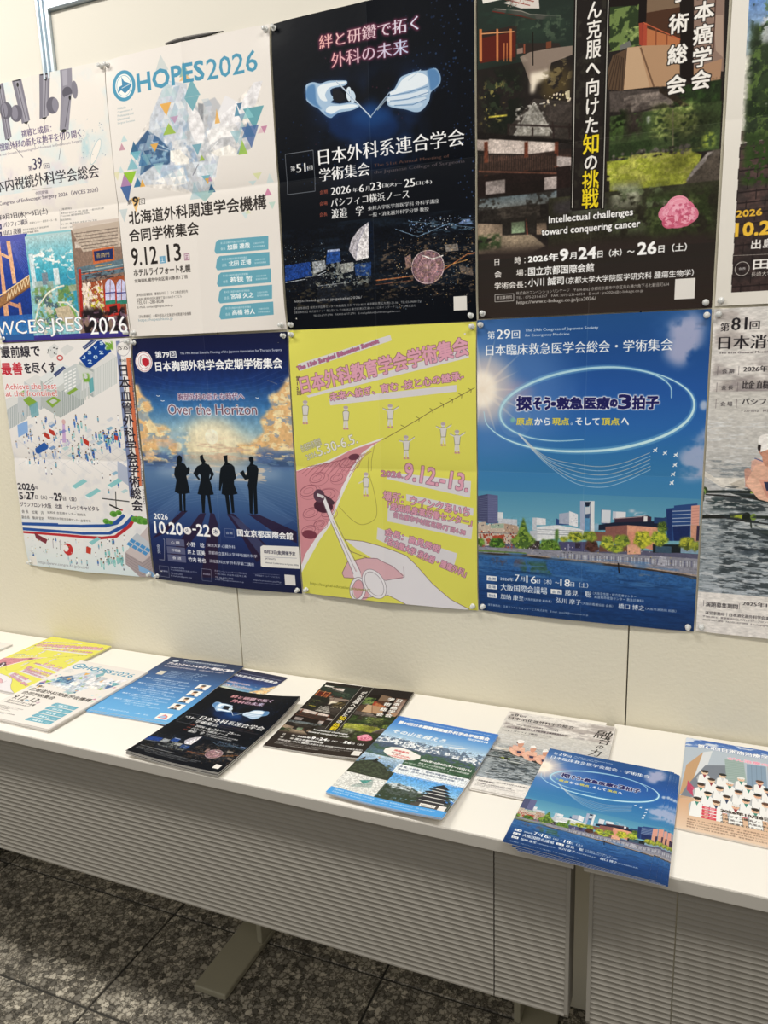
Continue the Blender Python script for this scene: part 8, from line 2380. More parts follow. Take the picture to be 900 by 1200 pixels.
ART['K'] = [
('R','d8b498',[0,0,412,583]),
('G',['3c68b4','5c84c4','a8bcd4'],[0,0,412,110]),
('N','e8ecf4',[0,0,412,110],40,14,.5,.62,.9),
('P','b8c4d0',[0,70,120,40,412,60,412,420,0,420]),
('P','c8a078',[10,200,60,90,80,90,40,330,0,400]),
('P','dce0e4',[60,90,90,70,60,320,30,340]),
('P','7c8490',[70,180,150,150,150,330,0,420,20,330]),
('P','a0b4b0',[130,110,190,100,200,260,140,290]),
('L','7c948c',1.5,[132,120,192,110]),
('L','7c948c',1.5,[132,131,192,121]),
('L','7c948c',1.5,[132,142,192,132]),
('L','7c948c',1.5,[132,153,192,143]),
('L','7c948c',1.5,[132,164,192,154]),
('L','7c948c',1.5,[132,175,192,165]),
('L','7c948c',1.5,[132,186,192,176]),
('L','7c948c',1.5,[132,197,192,187]),
('L','7c948c',1.5,[132,208,192,198]),
('L','7c948c',1.5,[132,219,192,209]),
('L','7c948c',1.5,[132,230,192,220]),
('L','7c948c',1.5,[132,241,192,231]),
('L','7c948c',1.5,[132,252,192,242]),
('L','7c948c',1.5,[132,263,192,253]),
('L','7c948c',1.5,[132,274,192,264]),
('L','7c948c',1.5,[132,285,192,275]),
('P','88a0b8',[200,120,260,115,260,260,200,260]),
('P','c8a880',[265,110,310,100,320,280,265,280]),
('P','dcc080',[315,105,345,110,350,280,320,280]),
('P','a06c40',[345,108,370,110,370,280,350,280]),
('P','a8bcc0',[372,90,412,85,412,280,372,280]),
('L','70889c',1.5,[215,120,215,270]),
('L','70889c',1.5,[230,120,230,270]),
('L','70889c',1.5,[245,120,245,270]),
('L','70889c',1.5,[285,120,285,270]),
('L','70889c',1.5,[300,120,300,270]),
('L','70889c',1.5,[330,120,330,270]),
('G',['d8a880','e0bc9c','ecd4bc'],[0,400,412,583],{'a': 0.8}),
('P','c04468',[20,300,60,370,130,410,230,425,230,460,120,455,60,420,20,360]),
('P','d86c8c',[30,330,70,385,140,420,140,440,60,400]),
('T','第64回日本癌治療学会学術集会',40,62,360,26,'fff',{'b': 0.8,'o': ('3c5c9c',1)}),
('T','がん治療の未来を拓く',140,112,255,20,'f0a0b8',{'b': 0.8,'o': ('f4f4f8',.8)}),
('X',70,250,88,'3c2c24','f0d0b0','902c38'),
('X',126,250,88,'1c1c1c','f0d0b0','d8d8d8'),
('X',182,250,88,'e8e8e4','f0c8a8','3c8c7c'),
('X',238,250,88,'604030','e8b898','902c38'),
('X',294,250,88,'3c2c24','f0d0b0','d8d8d8'),
('X',350,250,88,'e8e8e4','f0d0b0','d8d8d8'),
('X',406,250,88,'604030','f0d0b0','902c38'),
('X',92,294,102,'3c2c24','f0d0b0','902c38'),
('X',148,294,102,'e8e8e4','e8b898','3c8c7c'),
('X',204,294,102,'2c2420','f0c8a8','3c8c7c'),
('X',260,294,102,'1c1c1c','f0c8a8','2c3c5c'),
('X',316,294,102,'604030','f0d0b0','d8d8d8'),
('X',372,294,102,'604030','e8b898','d8d8d8'),
('X',62,338,116,'3c2c24','e8b898','3c8c7c'),
('X',118,338,116,'2c2420','f0c8a8','d8d8d8'),
('X',174,338,116,'3c2c24','e8b898','d8d8d8'),
('X',230,338,116,'1c1c1c','e8b898','d8d8d8'),
('X',286,338,116,'e8e8e4','e8b898','d8d8d8'),
('X',342,338,116,'e8e8e4','f0c8a8','2c3c5c'),
('X',398,338,116,'2c2420','e8b898','902c38'),
('X',84,382,130,'1c1c1c','f0d0b0','3c8c7c'),
('X',140,382,130,'3c2c24','f0d0b0','2c3c5c'),
('X',196,382,130,'1c1c1c','f0c8a8','3c8c7c'),
('X',252,382,130,'604030','f0d0b0','d8d8d8'),
('X',308,382,130,'2c2420','e8b898','3c8c7c'),
('X',364,382,130,'604030','f0c8a8','3c8c7c'),
('X',420,382,130,'1c1c1c','e8b898','d8d8d8'),
('X',54,426,144,'2c2420','f0c8a8','3c8c7c'),
('X',110,426,144,'604030','f0d0b0','2c3c5c'),
('X',166,426,144,'e8e8e4','e8b898','902c38'),
('X',222,426,144,'2c2420','e8b898','3c8c7c'),
('X',278,426,144,'2c2420','f0c8a8','3c8c7c'),
('X',334,426,144,'3c2c24','e8b898','2c3c5c'),
('X',390,426,144,'e8e8e4','e8b898','902c38'),
('R','d83c50',[70,438,112,451]),
('T','会期',76,449,30,9,'fff'),
('R','d83c50',[70,456,112,469]),
('T','会場',76,467,30,9,'fff'),
('R','d83c50',[70,474,112,487]),
('T','会長',76,485,30,9,'fff'),
('R','d83c50',[70,492,112,505]),
('T','テー',76,503,30,9,'fff'),
('T','2026年10月8日(木)～10日(土)',124,452,276,20,'2c2420',{'b': 0.9,'o': ('f8f0e8',.8)}),
('T','パシフィコ横浜ノース ・ 会議センター',124,472,226,12,'2c2420',{'b': 0.3}),
('T','土岐 祐一郎\u3000大阪大学大学院医学系研究科',124,490,236,11,'2c2420',{'b': 0.2}),
('T','がん医療をひとつに、次の時代へ',124,508,206,11,'2c2420',{'b': 0.2}),
('T','事務局 〒105-0003 東京都港区西新橋\u3000運営事務局 株式会社コンベンション\u3000TEL 03-5425',30,530,360,8,'6c4c3c'),
('T','事務局 〒105-0003 東京都港区西新橋\u3000運営事務局 株式会社コンベンション\u3000TEL 03-5425',30,543,320,8,'6c4c3c'),
('T','事務局 〒105-0003 東京都港区西新橋\u3000運営事務局 株式会社コンベンション\u3000TEL 03-5425',30,556,280,8,'6c4c3c'),
('T','事務局 〒105-0003 東京都港区西新橋\u3000運営事務局 株式会社コンベンション\u3000TEL 03-5425',30,569,330,8,'6c4c3c'),
]
# ===MAIN===
# ---------------------------------------------------------------- materials
def mat(name, col, rough=.5, spec=.5, metal=0, bump=None, vary=None):
    m = bpy.data.materials.new(name); m.use_nodes = True; n = m.node_tree.nodes; l = m.node_tree.links; b = n['Principled BSDF']
    b.inputs['Base Color'].default_value = (*col, 1); b.inputs['Roughness'].default_value = rough
    b.inputs['Specular IOR Level'].default_value = spec; b.inputs['Metallic'].default_value = metal
    t = n.new('ShaderNodeTexCoord')
    if vary:                                   # soft wear: (scale, amount)
        q = n.new('ShaderNodeTexNoise'); q.inputs['Scale'].default_value = vary[0]; q.inputs['Detail'].default_value = 5; l.new(t.outputs['Object'], q.inputs['Vector'])
        r = n.new('ShaderNodeMix'); r.data_type = 'RGBA'; l.new(q.outputs['Fac'], r.inputs['Factor'])
        r.inputs['A'].default_value = (*[c * (1 - vary[1]) for c in col], 1); r.inputs['B'].default_value = (*[min(c * (1 + vary[1]), 1) for c in col], 1)
        l.new(r.outputs['Result'], b.inputs['Base Color'])
    if bump:                                   # (scale, strength, distance)
        q = n.new('ShaderNodeTexNoise'); q.inputs['Scale'].default_value = bump[0]; q.inputs['Detail'].default_value = 4; l.new(t.outputs['Object'], q.inputs['Vector'])
        u = n.new('ShaderNodeBump'); u.inputs['Strength'].default_value = bump[1]; u.inputs['Distance'].default_value = bump[2]
        l.new(q.outputs['Fac'], u.inputs['Height']); l.new(u.outputs['Normal'], b.inputs['Normal'])
    return m

FOLDS = [('L', 'f4f2ee', .5, [206, 0, 206, 583], {'a': .2}), ('L', 'f4f2ee', .45, [0, 291.5, 412, 291.5], {'a': .16})]   # thin pale lines painted along the folds
def print_mat(key, seed, rough=.38, spec=.35):
    m = mat('print ' + key, (1, 1, 1), rough, spec, bump=(60, .12, .002)); n = m.node_tree.nodes; l = m.node_tree.links
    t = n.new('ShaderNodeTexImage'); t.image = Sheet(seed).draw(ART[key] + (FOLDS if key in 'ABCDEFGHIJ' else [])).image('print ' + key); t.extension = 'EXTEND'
    l.new(t.outputs['Color'], n['Principled BSDF'].inputs['Base Color']); return m

M_WALL = mat('cream wall cloth', (.75, .705, .57), .8, .25, bump=(130, .38, .0025), vary=(3, .02))
M_WALLP = mat('cream board', (.78, .745, .66), .8, .25, bump=(180, .15, .001), vary=(3, .015))
M_ALU = mat('brushed aluminium', (.62, .70, .76), .32, .5, .85, bump=(90, .1, .001))
M_TOP = mat('white laminate', (.90, .865, .80), .35, .4, bump=(300, .05, .0005), vary=(2, .012))
M_EDGE = mat('grey edge band', (.52, .495, .45), .5, .4, vary=(9, .02))
M_PANEL = mat('taupe ribbed plastic', (.31, .292, .258), .5, .3, vary=(4, .03))
M_FOOT = mat('grey green painted steel', (.36, .335, .245), .45, .4, vary=(14, .04), bump=(200, .1, .0006))
M_PAPER = mat('paper', (.82, .79, .74), .8, .2)
M_DARK = mat('dark shadow gap', (.03, .027, .025), .8)
M_BLACK = mat('black nylon', (.012, .012, .014), .5, .4, bump=(60, .6, .004))
M_STEEL = mat('steel', (.7, .7, .7), .25, .5, 1)
M_GROUT = mat('floor joint', (.045, .042, .036), .9)
M_CLEAR = mat('clear plastic', (.88, .89, .87), .18, .5); M_CLEAR.node_tree.nodes['Principled BSDF'].inputs['Transmission Weight'].default_value = .3

def granite():
    m = bpy.data.materials.new('speckled granite'); m.use_nodes = True; n = m.node_tree.nodes; l = m.node_tree.links; b = n['Principled BSDF']
    t = n.new('ShaderNodeTexCoord'); inf = n.new('ShaderNodeObjectInfo'); off = n.new('ShaderNodeVectorMath'); off.operation = 'MULTIPLY_ADD'
    l.new(inf.outputs['Random'], off.inputs[0]); off.inputs[1].default_value = (7, 5, 3); l.new(t.outputs['Object'], off.inputs[2])
    def ramp(src, stops):
        r = n.new('ShaderNodeValToRGB'); e = r.color_ramp.elements
        while len(e) < len(stops): e.new(.5)
        for k, (p, c) in zip(e, stops): k.position = p; k.color = (*c, 1)
        l.new(src, r.inputs[0]); return r.outputs[0]
    def noise(scale, det, dist):
        q = n.new('ShaderNodeTexNoise'); q.inputs['Scale'].default_value = scale; q.inputs['Detail'].default_value = det; q.inputs['Distortion'].default_value = dist; l.new(off.outputs[0], q.inputs['Vector']); return q
    nz = noise(130, 4, 1.0); big = noise(22, 3, .5)
    w2 = n.new('ShaderNodeVectorMath'); w2.operation = 'MULTIPLY_ADD'; l.new(nz.outputs['Color'], w2.inputs[0]); w2.inputs[1].default_value = (.02, .02, .02); l.new(off.outputs[0], w2.inputs[2])
    v = n.new('ShaderNodeTexVoronoi'); v.inputs['Scale'].default_value = 72; l.new(w2.outputs[0], v.inputs['Vector'])
    ed = n.new('ShaderNodeTexVoronoi'); ed.feature = 'DISTANCE_TO_EDGE'; ed.inputs['Scale'].default_value = 72; l.new(w2.outputs[0], ed.inputs['Vector'])
    sep = n.new('ShaderNodeSeparateColor'); l.new(v.outputs['Color'], sep.inputs[0])
    a = ramp(sep.outputs[0], [(0, (.13, .12, .10)), (.22, (.26, .24, .20)), (.5, (.44, .405, .335)), (.8, (.56, .515, .42)), (1, (.72, .66, .54))])
    d = ramp(ed.outputs['Distance'], [(0, (.16, .155, .15)), (.07, (.42, .41, .40)), (.2, (1, 1, 1))])
    g = ramp(big.outputs['Fac'], [(.35, (.72, .71, .70)), (.65, (1, 1, 1))])
    def mul(p, q, f):
        x = n.new('ShaderNodeMix'); x.data_type = 'RGBA'; x.blend_type = 'MULTIPLY'; x.inputs['Factor'].default_value = f; l.new(p, x.inputs['A']); l.new(q, x.inputs['B']); return x
    mx = mul(mul(a, d, .95).outputs['Result'], g, .8)
    l.new(mx.outputs['Result'], b.inputs['Base Color']); b.inputs['Roughness'].default_value = .5; b.inputs['Specular IOR Level'].default_value = .3; return m
M_GRAN = granite()

# ---------------------------------------------------------------- object helpers
def link(name, me, m, parent=None, loc=(0, 0, 0), rot=(0, 0, 0)):
    o = bpy.data.objects.new(name, me); C.objects.link(o); o.location = loc; o.rotation_euler = rot
    for k in (m if isinstance(m, (list, tuple)) else [m]):
        if me is not None and len(me.materials) < (len(m) if isinstance(m, (list, tuple)) else 1): me.materials.append(k)
    if parent: o.parent = parent
    return o
def tag(o, label=None, cat=None, group=None, kind=None):
    for k, v in (('label', label), ('category', cat), ('group', group), ('kind', kind)):
        if v: o[k] = v
    return o
def empty(name, loc=(0, 0, 0), rz=0):
    o = bpy.data.objects.new(name, None); C.objects.link(o); o.location = loc; o.rotation_euler = (0, 0, rz); o.empty_display_size = .05; return o
def box_me(x0, y0, z0, x1, y1, z1, bev=0, seg=2):
    bm = bmesh.new(); bmesh.ops.create_cube(bm, size=1)
    for v in bm.verts: v.co = Vector(((v.co.x + .5) * (x1 - x0) + x0, (v.co.y + .5) * (y1 - y0) + y0, (v.co.z + .5) * (z1 - z0) + z0))
    if bev: bmesh.ops.bevel(bm, geom=bm.edges[:], offset=bev, segments=seg, affect='EDGES', profile=.5)
    me = bpy.data.meshes.new('box'); bm.to_mesh(me); bm.free(); return me
def extrude_me(prof, x0, x1, smooth=False):
    """prof: closed list of (y, z), extruded along x"""
    n = len(prof); v = [(x0, y, z) for y, z in prof] + [(x1, y, z) for y, z in prof]
    f = [(i, (i + 1) % n, n + (i + 1) % n, n + i) for i in range(n)] + [tuple(range(n))[::-1], tuple(range(n, 2 * n))]
    me = bpy.data.meshes.new('profile'); me.from_pydata(v, [], f); bm = bmesh.new(); bm.from_mesh(me); bmesh.ops.recalc_face_normals(bm, faces=bm.faces[:]); bm.to_mesh(me); bm.free()
    if smooth:
        for p in me.polygons[:-2]: p.use_smooth = True
    return me
def lathe_me(prof, seg=20):
    v = []; f = []; n = len(prof)
    for i in range(seg):
        a = 2 * math.pi * i / seg
        v += [(r * math.cos(a), r * math.sin(a), z) for r, z in prof]
    for i in range(seg):
        for j in range(n - 1):
            a, b = i * n + j, (i + 1) % seg * n + j; f.append((a, b, b + 1, a + 1))
    me = bpy.data.meshes.new('turned'); me.from_pydata(v, [], f); bm = bmesh.new(); bm.from_mesh(me)
    bmesh.ops.remove_doubles(bm, verts=bm.verts[:], dist=1e-6); bmesh.ops.recalc_face_normals(bm, faces=bm.faces[:]); bm.to_mesh(me); bm.free()
    for p in me.polygons: p.use_smooth = True
    return me
def sheet_me(W, H, nx, ny, dz, th, xs=None, ys=None):
    """a sheet of paper lying in x 0..W, y 0..-H; dz(u, v) lifts it; front gets material 0, back and edges 1"""
    bm = bmesh.new(); uvl = bm.loops.layers.uv.new('UVMap')
    us = sorted(set([i / nx for i in range(nx + 1)] + list(xs or []))); vs = sorted(set([j / ny for j in range(ny + 1)] + list(ys or [])))
    top = [[bm.verts.new((u * W, -v * H, dz(u, v) + th)) for u in us] for v in vs]
    bot = [[bm.verts.new((u * W, -v * H, dz(u, v))) for u in us] for v in vs]
    def face(q, mi, uv=None, sm=True):
        f = bm.faces.new(q); f.material_index = mi; f.smooth = sm
        if uv:
            for lp, t in zip(f.loops, uv): lp[uvl].uv = t
    for j in range(len(vs) - 1):
        for i in range(len(us) - 1):
            face([top[j + 1][i], top[j + 1][i + 1], top[j][i + 1], top[j][i]], 0, [(us[i], 1 - vs[j + 1]), (us[i + 1], 1 - vs[j + 1]), (us[i + 1], 1 - vs[j]), (us[i], 1 - vs[j])])
            face([bot[j][i], bot[j][i + 1], bot[j + 1][i + 1], bot[j + 1][i]], 1)
    bm.edges.ensure_lookup_table()
    J, I = len(vs) - 1, len(us) - 1
    for i in range(I):
        face([top[0][i], top[0][i + 1], bot[0][i + 1], bot[0][i]], 1, sm=False); face([top[J][i + 1], top[J][i], bot[J][i], bot[J][i + 1]], 1, sm=False)
    for j in range(J):
        face([top[j + 1][0], top[j][0], bot[j][0], bot[j + 1][0]], 1, sm=False); face([top[j][I], top[j + 1][I], bot[j + 1][I], bot[j][I]], 1, sm=False)
    for e in bm.edges:
        if len(e.link_faces) == 2 and (e.link_faces[0].material_index != e.link_faces[1].material_index or e.calc_face_angle(0) > 1.0): e.smooth = False
    me = bpy.data.meshes.new('sheet'); bm.to_mesh(me); bm.free(); return me

# ---------------------------------------------------------------- the setting
floor = empty('floor'); tag(floor, kind='structure')
link('floor_bed', box_me(-3.0, -3.4, -.03, 4.2, .02, -.004), M_GROUT, floor)
TX, TY, J = .595, .312, .0055
tile = box_me(0, 0, -.012, TX - J, TY - J, 0, .0012, 1); rr = random.Random(2)
for j in range(11):
    for i in range(12):
        x = -.1475 - 4 * TX + i * TX; y = -.074 - (j) * TY
        o = link('tile', tile, M_GRAN, floor, (x + J / 2, y + J / 2, rr.uniform(-.0004, 0)))

wall = empty('wall_back'); tag(wall, kind='structure')
seams = [-2.597, -1.707, -.817, .0745, .9645, 1.8545, 2.7445, 3.6345]
for a, b in zip(seams[:-1], seams[1:]):
    link('wall_panel', box_me(a + .0012, 0, 0, b - .0012, .03, 2.062, .0012, 2), M_WALL, wall)
link('panel_gap_backing', box_me(-2.6, .031, 0, 3.64, .05, 2.06), M_DARK, wall)
for a, b in ((-2.6, -.338), (-.302, 3.63)):
    link('wall_panel', box_me(a, .002, 2.064, b, .03, 2.196 if a > -1 else 2.9, .001, 1), M_WALLP, wall)
link('wall_panel', box_me(-.302, .002, 2.246, 3.63, .03, 2.9, .001, 1), M_WALLP, wall)
# grooved aluminium upright and cross rail above the posters
pw = .036
prof = [(0, .03), (0, -.004), (.005, -.008), (.010, -.008), (.012, -.001), (.0155, -.001), (.0175, -.008), (.0225, -.008), (.0245, -.001), (.0265, -.001), (.028, -.006), (.036, -.006), (.036, .03)]
me = bpy.data.meshes.new('upright'); n = len(prof)
me.from_pydata([(x - .338, y, 2.063) for x, y in prof] + [(x - .338, y, 2.9) for x, y in prof], [], [(i, (i + 1) % n, n + (i + 1) % n, n + i) for i in range(n)] + [tuple(range(n)), tuple(range(n, 2 * n))[::-1]])
bm = bmesh.new(); bm.from_mesh(me); bmesh.ops.recalc_face_normals(bm, faces=bm.faces[:]); bm.to_mesh(me); bm.free()
link('aluminium_post', me, M_ALU, wall)
link('aluminium_rail', extrude_me([(.03, 2.1965), (-.006, 2.1965), (-.008, 2.2), (-.008, 2.238), (-.002, 2.2455), (.03, 2.2455)], -.3019, 3.63), M_ALU, wall)
# narrow bowed strips, grey and near-black, raised off the wall above the white mosaic poster
sv = []
for i in range(25):
    t = i / 24; x = .002 + .143 * t; h = .0045 * math.sin(math.pi * min(1, t * 1.35 + .08) if t < .37 else math.pi * (.58 + .42 * (t - .37) / .63)); sv.append((x, h))
def slot(z0, k, y, m, name, par):
    v = [(x, y, z0 + h * k) for x, h in sv] + [(x, y, z0 - h * .35 * k) for x, h in sv]; v += [(a, b + .004, c) for a, b, c in v]; n = len(sv)
    f = [(i, i + 1, n + i + 1, n + i) for i in range(n - 1)] + [(i + 2 * n, n + i + 2 * n, n + i + 1 + 2 * n, i + 1 + 2 * n) for i in range(n - 1)] + [(i, i + 2 * n, i + 1 + 2 * n, i + 1) for i in range(n - 1)] + [(n + i, n + i + 1, n + i + 1 + 2 * n, n + i + 2 * n) for i in range(n - 1)]
    me = bpy.data.meshes.new(name); me.from_pydata(v, [], f); return link(name, me, m, par)
slot(2.0795, 1.25, -.0048, mat('grey rubber lip', (.16, .15, .14), .6), 'slot_lip', wall); slot(2.0787, .75, -.0056, M_DARK, 'slot_opening', wall)

# ---------------------------------------------------------------- folding tables
def ribbed(x0, x1, z0, z1, y, pitch=.0095, amp=.0014, pad=.006):
    pr = [(y + .012, z0), (y + .003, z0), (y, z0 + .003), (y, z0 + pad)]; z = z0 + pad; n = int((z1 - z0 - 2 * pad) / pitch)
    p = (z1 - z0 - 2 * pad) / n
    for i in range(n):
        for k in range(1, 7): a = k / 6; pr.append((y + amp * math.sin(math.pi * a) ** .7 if k < 6 else y, z + p * a)) if k % 6 else pr.append((y, z + p))
        z += p
    pr += [(y, z1), (y + .012, z1)]
    return extrude_me(pr, x0, x1)
def table(x0, x1, label, seam_r, seam_l, feet, D0=-.438, D1=-.006):
    t = tag(empty('folding_table', ((x0 + x1) / 2, -.22, 0)), label, 'table', 'long folding tables against the wall'); ox, oy = -(x0 + x1) / 2, .22
    def add(name, me, m, par=t, l=(0, 0, 0)): return link(name, me, m, par, (ox + l[0], oy + l[1], l[2]) if par is t else l)
    add('tabletop', box_me(x0, D0 + .0015, .6795, x1, D1, .70, .0012, 2), M_TOP)
    add('edge_band', box_me(x0 - .0005, D0 - .0012, .6785, x1 + .0005, D0 + .0012, .6992, .001, 2), M_EDGE)
    for a, b, nm in ((x0 + .02 if seam_l is None else seam_l + .001, x1 - .02 if seam_r is None else seam_r - .001, 'modesty_panel'),):
        add(nm, ribbed(a, b, .384, .664, -.412), M_PANEL)
    for s, end in ((seam_r, x1), (seam_l, x0)):
        if s is None: continue
        a, b = (s + .001, end - .0135) if end > s else (end + .0115, s - .001)
        add('end_panel', ribbed(a, b, .384, .664, -.412), M_PANEL)
        e0, e1 = (b, b + .006) if end > s else (a - .006, a)
        pr = [(-.36, .664), (-.405, .664), (-.4125, .660), (-.4125, .392), (-.406, .381), (-.36, .381)]
        add('end_frame', extrude_me(pr, e0, e1), M_PANEL)
    add('panel_rail', box_me(x0 + .03, -.398, .645, x1 - .03, -.372, .679, .002), M_FOOT)
    add('under_frame', box_me(x0 + .05, -.06, .65, x1 - .05, -.035, .679, .002), M_FOOT)
    for fx in feet:
        ft = add('foot_plate', box_me(fx, -.262, .002, fx + .088, -.012, .018, .004, 3), M_FOOT)
        lx = fx + .0725 if fx < x0 + (x1 - x0) * .6 else fx + .001; add('leg', box_me(lx, -.101, .0182, lx + .0145, -.030, .679, .003, 3), M_FOOT)
        add('bracket', box_me(fx + .03, -.385, .655, fx + .08, -.04, .678, .003), M_FOOT)
        for yy in (-.245, -.03): add('rubber_pad', lathe_me([(0, 0), (.012, 0), (.012, .0021), (0, .0021)]), M_BLACK, t, (fx + .044, yy, 0))
    return t
table(-1.12, .930, 'long white table with taupe ribbed front panel, running from the left edge to the gap', .8025, None, (-1.092, .052, .765))
table(.945, 2.75, 'white table with taupe ribbed panel at the right edge, beyond the narrow gap', None, 1.0745, (1.05, 1.75, 2.5))

# ---------------------------------------------------------------- wall posters and their pins
def fold(seed, amp=1., lift=.002, sx=1, sy=-1, bow=.003):
    r = random.Random(seed); ph = [r.uniform(0, 6.28) for _ in range(6)]; cx, cy = .5, .5
    def dz(u, v):
        d = .0012 + lift * .4
        d += sx * .0042 * amp * (math.exp(-abs(u - cx) / .05) * (.6 + .4 * math.sin(3 * v + ph[0]))) + .0022 * amp
        d += sy * .0026 * amp * (math.exp(-abs(v - cy) / .035)) + .0018 * amp
        e = math.sin(math.pi * u) * math.sin(math.pi * v)
        d += .0010 * amp * e * (1 + math.sin(5 * u + ph[1]) * math.sin(4 * v + ph[2]))
        d += bow * (math.sin(math.pi * u) ** 2 * (.7 * v ** 8 + .5 * (1 - v) ** 10)) + .0006 * math.sin(9 * u + ph[3]) * math.sin(7 * v + ph[4])
        for a in (0, 1):
            for b in (0, 1): d *= 1 - .72 * math.exp(-(((u - a) * .7) ** 2 + (v - b) ** 2) / .0028)
        return max(d, .0008)
    return dz
POST = [  # key, x left, z top, width, label, amp
 ('A', -.574, 2.0745, .411, 'cream poster with grey trocar instruments on top and bridge and gate photos below', 1.0),
 ('B', -.1605, 2.074, .4115, 'white poster with a large teal title and a coloured triangle mosaic', 1.3),
 ('C', .2550, 2.0725, .4118, 'black poster with two gloved hands and a night harbour with a ferris wheel', 1.0),
 ('D', .6700, 2.0755, .4100, 'dark poster with garden photos, yellow brush lettering and a pink peony', .6),
 ('E', 1.0845, 2.076, .412, 'white-bordered poster with a brick wall photo and yellow date, cut by the right edge', .6),
 ('F', -.5840, 1.4885, .4180, 'white poster with an isometric hospital crowd drawing and vertical title', 1.2),
 ('G', -.1620, 1.4860, .4140, 'navy poster with four black silhouettes before a sunset sky', 1.0),
 ('H', .2560, 1.4880, .4095, 'bright yellow poster with pink wedge drawing and a gloved hand holding scissors', 1.0),
 ('I', .6675, 1.4905, .4125, 'blue sky poster with white ellipses above a riverside skyline', .6),
 ('J', 1.0835, 1.4905, .412, 'pale grey water poster with a rower and oars, cut by the right edge', .6)]
MP = {}
PN = {'A': 'instruments', 'B': 'triangle mosaic', 'C': 'gloved hands', 'D': 'peony', 'E': 'brick wall', 'F': 'isometric hospital', 'G': 'four silhouettes', 'H': 'yellow scissors', 'I': 'blue skyline', 'J': 'rower'}
head = lathe_me([(0, .0016), (.0050, .0018), (.0056, .0026), (.0044, .0036), (.0026, .0044), (.0024, .0085), (.0036, .0098), (.0044, .0112), (.0038, .0124), (0, .0128)], 16)
needle = lathe_me([(0, -.0090), (.0005, -.0075), (.0005, .0030), (.0013, .0034), (.0013, .0050), (0, .0052)], 8)
zones = (('upper left', .018, .016), ('upper right', .982, .016), ('lower left', .022, .984), ('lower right', .975, .984))
for n, (k, x, z, wd, lab, amp) in enumerate(POST):
    MP[k] = print_mat(k, 11 + n, *{'G': (.32, .2), 'C': (.45, .08), 'D': (.5, .08)}.get(k, (.45, .2)))
    ht = .583 if k not in 'EJ' else .581
    if k == 'H': ht = .582
    dz = fold(n * 7 + 3, amp, (0, .001, .002)[n % 3], sx=(1, -1)[k in 'DI'], bow=.004 if k in 'FGH' else .0025)
    me = sheet_me(wd, ht, 28, 40, dz, .00025, xs=[.49, .495, .505, .51], ys=[.49, .496, .504, .51])
    tag(link('wall_poster', me, [MP[k], M_PAPER], None, (x, -.0006, z), (math.radians(90), 0, 0)), lab, 'poster', 'conference posters on the wall')
    for nm, u, v in zones:
        if (k in 'DEC' and v < .1 and not (k == 'C' and u < .5)) or (k in 'EJ' and u > .5): continue      # outside the frame
        d = dz(u, v) + .0006
        p = tag(empty('push_pin', (x + u * wd, -d, z - v * ht)), 'clear plastic push pin in the %s corner of the %s poster' % (nm, PN[k]), 'push pin', 'push pins holding the posters')
        p.rotation_euler = (math.radians(90) + rr.uniform(-.2, .2), rr.uniform(-.25, .25), 0)
        h = link('pin_head', head, M_CLEAR, p); link('pin_needle', needle, M_STEEL, p)

# ---------------------------------------------------------------- leaflets on the tables
def curl(seed, th, corners=(0, 0, 0, 0), edge=(0, 0, 0, 0)):
    """lift of the corners TL TR BR BL and of the edges top right bottom left, metres"""
    r = random.Random(seed); p = [r.uniform(0, 6) for _ in range(4)]
    def dz(u, v):
        d = .0002
        for c, (a, b) in zip(corners, ((0, 0), (1, 0), (1, 1), (0, 1))):
            d += c * max(0, 1 - math.hypot((u - a) * .9, (v - b) * 1.25) / .75) ** 2
        d += edge[0] * max(0, 1 - v / .4) ** 2 + edge[1] * max(0, 1 - (1 - u) / .5) ** 2 + edge[2] * max(0, 1 - (1 - v) / .4) ** 2 + edge[3] * max(0, 1 - u / .5) ** 2
        return d
    return dz
def leaf_mesh(dz, th): return sheet_me(.21, .297, 10, 14, dz, th)
def stack(key, x, y, rot, n, th, lab, low, cur=((0, 0, 0, 0), (0, 0, 0, 0)), jit=.0012, fan=None, grp='leaflets', z0=.7003, seed=1):
    r = random.Random(seed); z = z0; dz = curl(seed, th, *cur); me = leaf_mesh(dz, th); dz2 = curl(seed, th, tuple(c * .5 for c in cur[0]), tuple(c * .5 for c in cur[1]))
    for i in range(n):
        top = i == n - 1
        fx, fy, fr = (fan[i] if fan else (r.uniform(-jit, jit), r.uniform(-jit, jit), r.uniform(-jit, jit) * 4))
        if top and not fan: fx = fy = fr = 0
        c, s = math.cos(rot), math.sin(rot)
        o = link('leaflet', me, [MP[key], M_PAPER], None, (x + fx * c - fy * s, y + fx * s + fy * c, z), (0, 0, rot + fr))
        l = lab if top else (low if isinstance(low, str) else low[i])
        tag(o, l, 'leaflet', grp); z += th + .00012
for k, s in (('M', 41), ('S', 42), ('K', 43)): MP[k] = print_mat(k, s, .4, .3)
stack('A', -.806, -.075, -.02, 6, .0007, 'white leaflet at the far left table edge, mostly out of frame', 'sheet beneath the far left white leaflet', grp='far left leaflets', seed=9)
stack('H', -.532, -.005, -.020, 7, .0008, 'bright yellow leaflet, topmost on its stack against the wall', 'sheet in the stack under the yellow leaflet', grp='stack of yellow leaflets', jit=.0022, seed=3)
stack('B', -.3256, -.1138, -.018, 9, .00085, 'white leaflet with teal title and triangle mosaic, on a thick stack', 'sheet in the thick stack under the white mosaic leaflet', grp='stack of white mosaic leaflets', seed=4, jit=.0016)
stack('G', .0050, -.0115, -.06, 1, .0006, 'navy leaflet peeking out behind the blue speaker leaflet, by the wall', '', grp='navy leaflet', seed=5)
